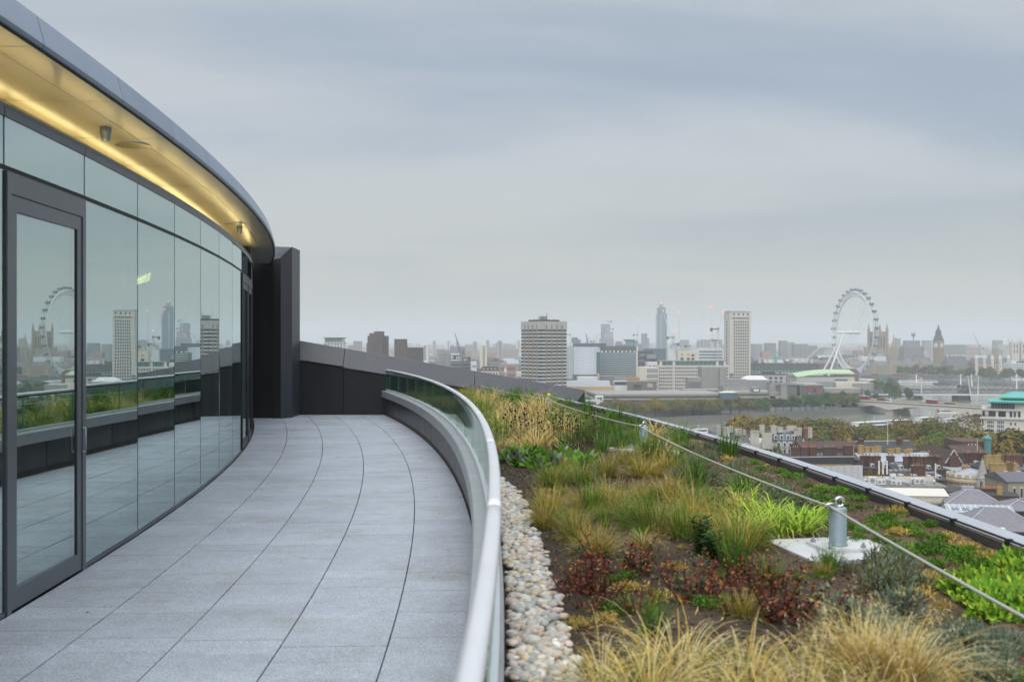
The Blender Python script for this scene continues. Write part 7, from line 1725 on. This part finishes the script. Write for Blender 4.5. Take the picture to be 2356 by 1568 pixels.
# slate hips
def hiproof(label, x0, x1, ye, yr, Y, a, d, inset, ridge=C_LEAD, m=C_SLATEL):
    b = rb_('slate_roofed_hall', label, 'R', x0, x1, ye, Y, a, d, C_BROWN); b.body(mat('umber_brick', (.12, .09, .06), .9)); zr = b.z(py('R', yr)); b.hip(m, b.h, zr, inset, .5)  # walls in plain dark brown brick
    q = MB(); q.box(inset - .2, b.w - inset + .2, d * .48 - .25, d * .52 + .25, zr - .05, zr + .14); q.build('ridge_capping', ridge, b.o)
    for (xa, ya, xb, yb) in ((-.5, -.5, inset, min(inset, d * .48)), (b.w + .5, -.5, b.w - inset, min(inset, d * .48))):
        q = MB(); q.tube([(xa, ya, b.h + .05), (xb, yb, zr + .05)], .17, 5); q.build('hip_capping', ridge, b.o)
    b.box('gutter', C_DGREY, -.6, b.w + .6, -.75, -.52, b.h - .25, b.h + .02)
    return b
b = hiproof('violet slate hipped roof hall right of the cream office', 1228, 1925, 985, 838, 228, -17, 11, 4.2)
b = hiproof('large violet slate hipped roof with pale lead hips near the kerb', 1420, 2420, 1300, 1075, 196, -12, 12, 5)
b = hiproof('violet slate roof half cut by the roof edge kerb', 1180, 1640, 1330, 1150, 188, -14, 9, 3.5)
b = hiproof('small violet slate roof behind the glazed lantern', 1940, 2400, 1060, 960, 215, -14, 10, 3.5)
b = rb_('lantern_roof', 'long pale glazed lantern roof with square rooflights beside the slate hips', 'R', 1235, 2070, 1085, 208, -10, 6, C_WHITE); b.body(C_WHITE); b.gable(C_LEAD, b.h, b.h + 1.3, .2)
for k in range(6): inst('rooflight', cubemesh(C_GLASSB), (b.w * (.12 + .16 * k), 1.1, b.h + .55), b.o, rot=(math.atan2(1.3, 3.2), 0, 0), scale=(1.3, 1.0, .12))
for k in range(12): inst('glazing_bar', cubemesh(C_STEELW), (b.w * (k + .5) / 12, 1.4, b.h + .68), b.o, rot=(math.atan2(1.3, 3.2), 0, 0), scale=(.12, 3.3, .1))
q = MB(); q.tube([(0, 0, 0), (.0, -.9, .1)], .42, 12); o = q.build('vent_cowl', C_STEELW, smooth=True); o.location = at(px('R', 1900), py('R', 1300), 190); tag(o, 'round steel vent cowl on the large slate roof', 'vent')
# round crenellated church with stone spire
cc = at(px('R', 1490), py('R', 700), 272)
ch = thing('round_church', 'pale stone round church with battlements and a conical stone spirelet', 'church', (cc.x, cc.y, GZ))
zf = lambda y: EYE + (HZ - py('R', y)) * .272 - GZ
C_CHST = mat('honey_stone', (.55, .46, .33), .85, var=.15, vscale=.6)
rr_ = (px('R', 1745) - px('R', 1235)) * .272 / 2
q = MB(); q.lathe([(rr_, 0), (rr_, zf(690)), (rr_ + .25, zf(685)), (rr_ + .25, zf(660)), (rr_, zf(655)), (rr_, zf(625)), (rr_ - .5, zf(625)), (rr_ - .5, zf(650)), (.5, zf(560))], (0, 0, 0), 18); q.build('drum', C_CHST, ch)
for k in range(18):
    a = 2 * math.pi * k / 18; o = inst('merlon', cubemesh(C_CHST), (rr_ * .975 * math.cos(a), rr_ * .975 * math.sin(a), zf(612)), ch, (0, 0, a), (.5, 1.1, .9))
for k in range(36):
    a = 2 * math.pi * k / 36; inst('corbel', cubemesh(mat('corbel_dark', (.26, .20, .13), .85)), ((rr_ + .2) * math.cos(a), (rr_ + .2) * math.sin(a), zf(697)), ch, (0, 0, a), (.4, .35, .5))
q = MB(); z0_ = zf(640); q.loft([[((rr_ - .6) * math.cos(2 * math.pi * k / 18), (rr_ - .6) * math.sin(2 * math.pi * k / 18), z0_) for k in range(18)], [(.6 * math.cos(2 * math.pi * k / 18), .6 * math.sin(2 * math.pi * k / 18), zf(545)) for k in range(18)]]); q.build('cone_roof', C_LEAD, ch)
sx_ = (px('R', 1538) - px('R', 1490)) * .272
q = MB(); tw = (px('R', 1610) - px('R', 1468)) * .272 / 2; q.lathe([(tw, 0), (tw, zf(628)), (tw + .25, zf(622)), (tw + .25, zf(612))], (sx_, -rr_ - .2, 0), 8); tb = q.build('bell_turret', C_STONE, ch)
q = MB(); q.lathe([(tw + .1, zf(611)), (tw * .55, zf(500)), (tw * .2, zf(410)), (.06, zf(385)), (.2, zf(378)), (.05, zf(370))], (sx_, -rr_ - .2, 0), 8); q.build('spire', mat('grey_spire', (.36, .35, .32), .85, var=.2, vscale=1), tb)
for e in (-.55, .55):
    q = MB(); q.box(sx_ + e * tw - .28, sx_ + e * tw + .28, -rr_ - .2 - tw - .02, -rr_ - tw + .3, zf(745), zf(660)); q.lathe([(.28, 0), (.2, .3), (0, .42)], (sx_ + e * tw, -rr_ - tw + .1, zf(660)), 8); lv = q.build('louvre_window', C_DGREY, tb)
    for k in range(7): inst('louvre_slat', cubemesh(C_STONE), (sx_ + e * tw, -rr_ - .25 - tw, zf(745) + .2 + .36 * k), lv, scale=(.5, .12, .08))
b = rb_('church_nave', 'pale stone church nave with flat lead roof right of the round church', 'R', 1690, 1938, 645, 274, 0, 14, C_CHST); b.body(C_CHST); b.box('cornice', C_STONE, -.2, b.w + .3, -.3, .3, b.h - .4, b.h); b.grid(C_GLASS, 'F', 1, b.w - .5, b.h - 4.2, b.h - .8, 2, 1, .22, .7)
b = rb_('lead_roofed_block', 'grey lead flat roofed block with dark mansard behind the round church', 'R', 1300, 1870, 575, 290, 0, 14, C_ROOFD); b.body(C_ROOFD); b.box('roof', C_LEAD, -.4, b.w + .2, -.4, b.d, b.h, b.h + .4)
for u in (.28, .72): b.chimney(C_TAN, b.w * u, .5, b.h - 1, b.h + 1.6, 1.8, 1, 4)
b = rb_('beige_house', 'beige stone house with white window frames at the kerb corner', 'R', 1985, 2400, 705, 240, 0, 12, C_CHST); b.body(mat('beige_stone', (.36, .30, .22), .85, var=.15, vscale=.6)); b.gable(C_SLATE, b.h, b.h + 1.7, .4); b.grid(C_SILL, 'F', .6, b.w - .5, b.h - 4.5, b.h - .8, 4, 1, .42, .75); b.grid(C_GLASS, 'F', .6, b.w - .5, b.h - 4.5, b.h - .8, 4, 1, .3, .6, 'pane', False, .16)
b = rb_('tan_chimney_house', 'low dark roofed house with tan chimney before the church nave', 'R', 1640, 2120, 875, 232, -12, 7, C_BROWN); b.body(C_BROWN); b.gable(C_ROOFD, b.h, b.h + .5, .2); b.chimney(C_TAN, b.w * .52, 1, b.h - 2, b.h + 2.0, 1.1, 1, 2); b.chimney(C_RED, b.w * .3, 3.5, b.h, b.h + 1.2, 3.6, .9, 9)
b = rb_('low_dark_roofs', 'low dark flat roof with vents between the cream office and church', 'R', 1225, 1760, 830, 240, -14, 10, C_ROOFD); b.body(C_ROOFD)
for (u, w_) in ((.38, 1.4), (.52, 1.4)): b.box('roof_cowl', C_LEAD, b.w * u, b.w * u + w_, 2, 3.4, b.h, b.h + 1.1)
# white office with turquoise roofs
b = Bd('white_riverside_office', 'white stone riverside office with stepped turquoise copper roofs and tall windows', 'building', px('W', 1480), px('W', 2600), py('W', 1105), 470, -25, 30)
Z = lambda y: b.z(py('W', y))
b.body(C_CREAM, h=Z(1480)) ; b.box('lower_base', C_CREAM, -3.0, b.w + 2, -2.2, b.d, 0, Z(1490) - .3); b.box('ledge', C_STONE, -3.3, b.w + 2, -2.5, -.1, Z(1490) - .29, Z(1475))
ST = mat('white_stone', (.62, .59, .53), .75, var=.08, vscale=.4)
b.box('main_wall', ST, -.4, b.w, -.5, -.02, Z(1475), Z(1260)); b.box('cornice', ST, -1.0, b.w, -1.2, .2, Z(1262), Z(1238)); b.box('upper_wall', ST, 0, b.w, .25, b.d, Z(1475), Z(1110)); b.box('cornice', ST, -.4, b.w * .56, -.3, .2, Z(1128), Z(1105))
W_ = lambda x: b.w * (x - 1480) / 1120
for (x0, x1) in ((1487, 1528), (1585, 1702), (1742, 1862), (1922, 1965), (1985, 2022), (2055, 2092)): b.box('window', C_GLASS, W_(x0), W_(x1), .12, .3, Z(1225), Z(1142))
for (x0, x1) in ((1565, 1672), (1722, 1832)):
    o = b.box('bay_window', C_SILL, W_(x0), W_(x1), -.62, -.45, Z(1470), Z(1280))
    for i in range(4):
        for j in range(3): inst('pane', cubemesh(C_GLASS), (W_(x0) + (W_(x1) - W_(x0)) * (i + .5) / 4, -.62, Z(1470) + (Z(1280) - Z(1470)) * (j + .5) / 3), o, scale=((W_(x1) - W_(x0)) / 4 * .66, .1, (Z(1280) - Z(1470)) / 3 * .78))
for (x, y0, y1) in ((1490, 1325, 1275), (1490, 1450, 1400), (1938, 1355, 1308), (2010, 1355, 1310)): b.box('window', C_GLASS, W_(x - 10), W_(x + 13), -.56, -.45, Z(y0), Z(y1))
for x in (1455, 1560, 1600): b.box('window', C_GLASS, W_(x), W_(x + 25), -2.26, -2.1, Z(1560), Z(1525))
for (x0, x1, y, yo) in ((1478, 2092, 1080, -.4), (1530, 1570, 1212, .0), (1560, 1680, 1462, -.9), (1720, 1840, 1462, -.9), (1395, 1540, 1455, -2.4)):      # balcony rails
    q = MB(); n_ = max(4, int((x1 - x0) / 14))
    for k in range(n_ + 1): u = W_(x0) + (W_(x1) - W_(x0)) * k / n_; q.box(u - .03, u + .03, yo - .03, yo + .03, Z(y) - .6, Z(y) + .5)
    q.box(W_(x0), W_(x1), yo - .04, yo + .04, Z(y) + .5, Z(y) + .58); q.build('balcony_rail', C_DGREY, b.o)
b.box('glass_storey', C_GLASS, W_(1628), W_(2005), 1.5, 20, Z(1108), Z(1015))
for k in range(9): inst('glazing_post', cubemesh(C_MGREY), (W_(1640 + 45 * k), 1.4, (Z(1108) + Z(1015)) / 2), b.o, scale=(.18, .3, Z(1015) - Z(1108)))
b.box('stone_core', ST, W_(2006), b.w, 1.2, 20, Z(1108), Z(1015))
def eaveroof(x0, x1, y0, y1, d0, d1, ins):
    q = MB(); q.loft([[(W_(x0), d0, Z(y0)), (W_(x1), d0, Z(y0)), (W_(x1), d1, Z(y0)), (W_(x0), d1, Z(y0))], [(W_(x0) - .2, d0 - .2, Z(y0) + .7), (W_(x1), d0 - .2, Z(y0) + .7), (W_(x1), d1, Z(y0) + .7), (W_(x0) - .2, d1, Z(y0) + .7)], [(W_(x0) + ins, d0 + ins, Z(y1)), (W_(x1), d0 + ins, Z(y1)), (W_(x1), d1 - 2, Z(y1)), (W_(x0) + ins, d1 - 2, Z(y1))]]); q.build('copper_roof', C_COPPER, b.o)
eaveroof(1590, 2600, 1012, 972, -.8, 24, 3); b.box('lantern_storey', C_DGREY, W_(1850), b.w, 5, 18, Z(980), Z(948)); eaveroof(1790, 2600, 948, 860, 2.5, 22, 5)

# ================================================================== LOW CITY FILL
FILL = [mat('fill_%d' % i, c, .85, var=.12, vscale=.1, objvar=.22) for i, c in enumerate(((.30, .27, .24), (.38, .36, .33), (.22, .13, .10), (.45, .44, .42), (.17, .16, .16), (.30, .19, .14)))]
FROOF = [C_SLATE, C_ROOFD, C_ROOFB, C_LEAD]
def fill_proto(i):
    t = thing('far_house', 'low far town building with plain walls and simple roof seen over the river', 'building', (0, 0, -300), 0, 'low far town buildings')
    q = MB(); q.box(-.5, .5, -.5, .5, 0, .8); q.build('wall', FILL[i % 6], t)
    q = MB()
    if i % 3 == 0: q.box(-.52, .52, -.52, .52, .8, .86); q.box(-.2, .2, -.2, .2, .86, 1.0)
    else: q.loft([[(-.52, -.52, .8), (-.52, 0, 1.05), (-.52, .52, .8)], [(.52, -.52, .8), (.52, 0, 1.05), (.52, .52, .8)]])
    q.build('roof', FROOF[i % 4], t)
    q = MB()
    for r_ in range(3):
        for k in range(6): q.box(-.45 + .155 * k, -.36 + .155 * k, -.504, -.49, .12 + .22 * r_, .25 + .22 * r_)
    q.build('window_grid', C_GLASS, t, kind='stuff')
    return t
PRO = [fill_proto(i) for i in range(12)]
used = 0
def fits(x, y):
    if y < bank_y(x) + 60 and x < 560: return False
    return True
spots = []
for _ in range(4000):
    y = rnd.uniform(900, 2500); pxx = rnd.uniform(250, 1040); x = (pxx - 512) * y / F
    if x > 360 and y < 1250: continue
    if x > 460 and 1150 < y < 1830: continue
    if 640 < pxx < 860 and y < 1180: continue
    if 560 < pxx < 645 and y < 1030: continue
    if not fits(x, y): continue
    if any((x - a) ** 2 + (y - b_) ** 2 < 34 ** 2 for a, b_ in spots): continue
    spots.append((x, y))
    if len(spots) >= 250: break
for k, (x, y) in enumerate(spots):
    t = PRO[k] if k < 12 else copy_tree(PRO[k % 12])
    t.location = (x, y, GZ); t.rotation_euler.z = rnd.uniform(-.35, .35)
    h_ = rnd.uniform(11, 22) * (1.25 if y > 1500 else 1); t.scale = (rnd.uniform(18, 42), rnd.uniform(14, 24), h_)
# far roofs that read as one mass
q = MB()
for _ in range(5200):
    y = 2300 + 4600 * rnd.random() ** 1.3; pxx = rnd.uniform(150, 1150); x = (pxx - 512) * y / F
    w_, d_, h_ = rnd.uniform(12, 50), rnd.uniform(12, 30), rnd.uniform(9, 20) if rnd.random() < .94 else rnd.uniform(24, 48)
    q.mi = rnd.randrange(6); q.box(x - w_ / 2, x + w_ / 2, y - d_ / 2, y + d_ / 2, GZ - .5, GZ + h_)
tag(q.build('distant_rooftops', FILL), 'mass of distant rooftops fading into haze towards the hills', 'rooftops', kind='stuff')
q = MB()
for _ in range(9000):
    y = rnd.uniform(1000, 5200); pxx = rnd.uniform(200, 1100); x = (pxx - 512) * y / F
    if x > 340 and y < 1850: continue
    if y < bank_y(x) + 120 and x < 560: continue
    if mnoise.noise((x * .004, y * .004, 2)) < .12: continue
    if 640 < pxx < 860 and y < 1250: continue
    r_ = rnd.uniform(5, 9); c = Vector((x, y, GZ + r_ * rnd.uniform(.7, 1.1)))
    for _k in range(5):
        d = Vector((rnd.gauss(0, 1), rnd.gauss(0, 1), rnd.gauss(.3, .8))).normalized(); o_ = d.orthogonal().normalized(); p_ = d.cross(o_); cc_ = c + d * r_ * .6; s_ = r_ * .75
        q.face(cc_ + o_ * s_, cc_ + p_ * s_, cc_ - o_ * s_, cc_ - p_ * s_)
tag(q.build('distant_trees', T_GREEN), 'mass of distant park and street trees among the far roofs', 'trees', kind='stuff')

# ================================================================== HAZE
hz_m = bpy.data.materials.new('haze'); hz_m.use_nodes = True
t_ = hz_m.node_tree; t_.nodes.clear()
ho = t_.nodes.new('ShaderNodeOutputMaterial'); pv = t_.nodes.new('ShaderNodeVolumePrincipled')
pv.inputs['Color'].default_value = (0.93, 0.97, 0.995, 1); pv.inputs['Density'].default_value = 0.00018; pv.inputs['Anisotropy'].default_value = 0.0
t_.links.new(pv.outputs[0], ho.inputs['Volume'])
q = MB(); q.box(-9300, 9300, -3300, 13300, WZ - 2.2, 165)
hzo = q.build('haze', hz_m); tag(hzo, kind='stuff')
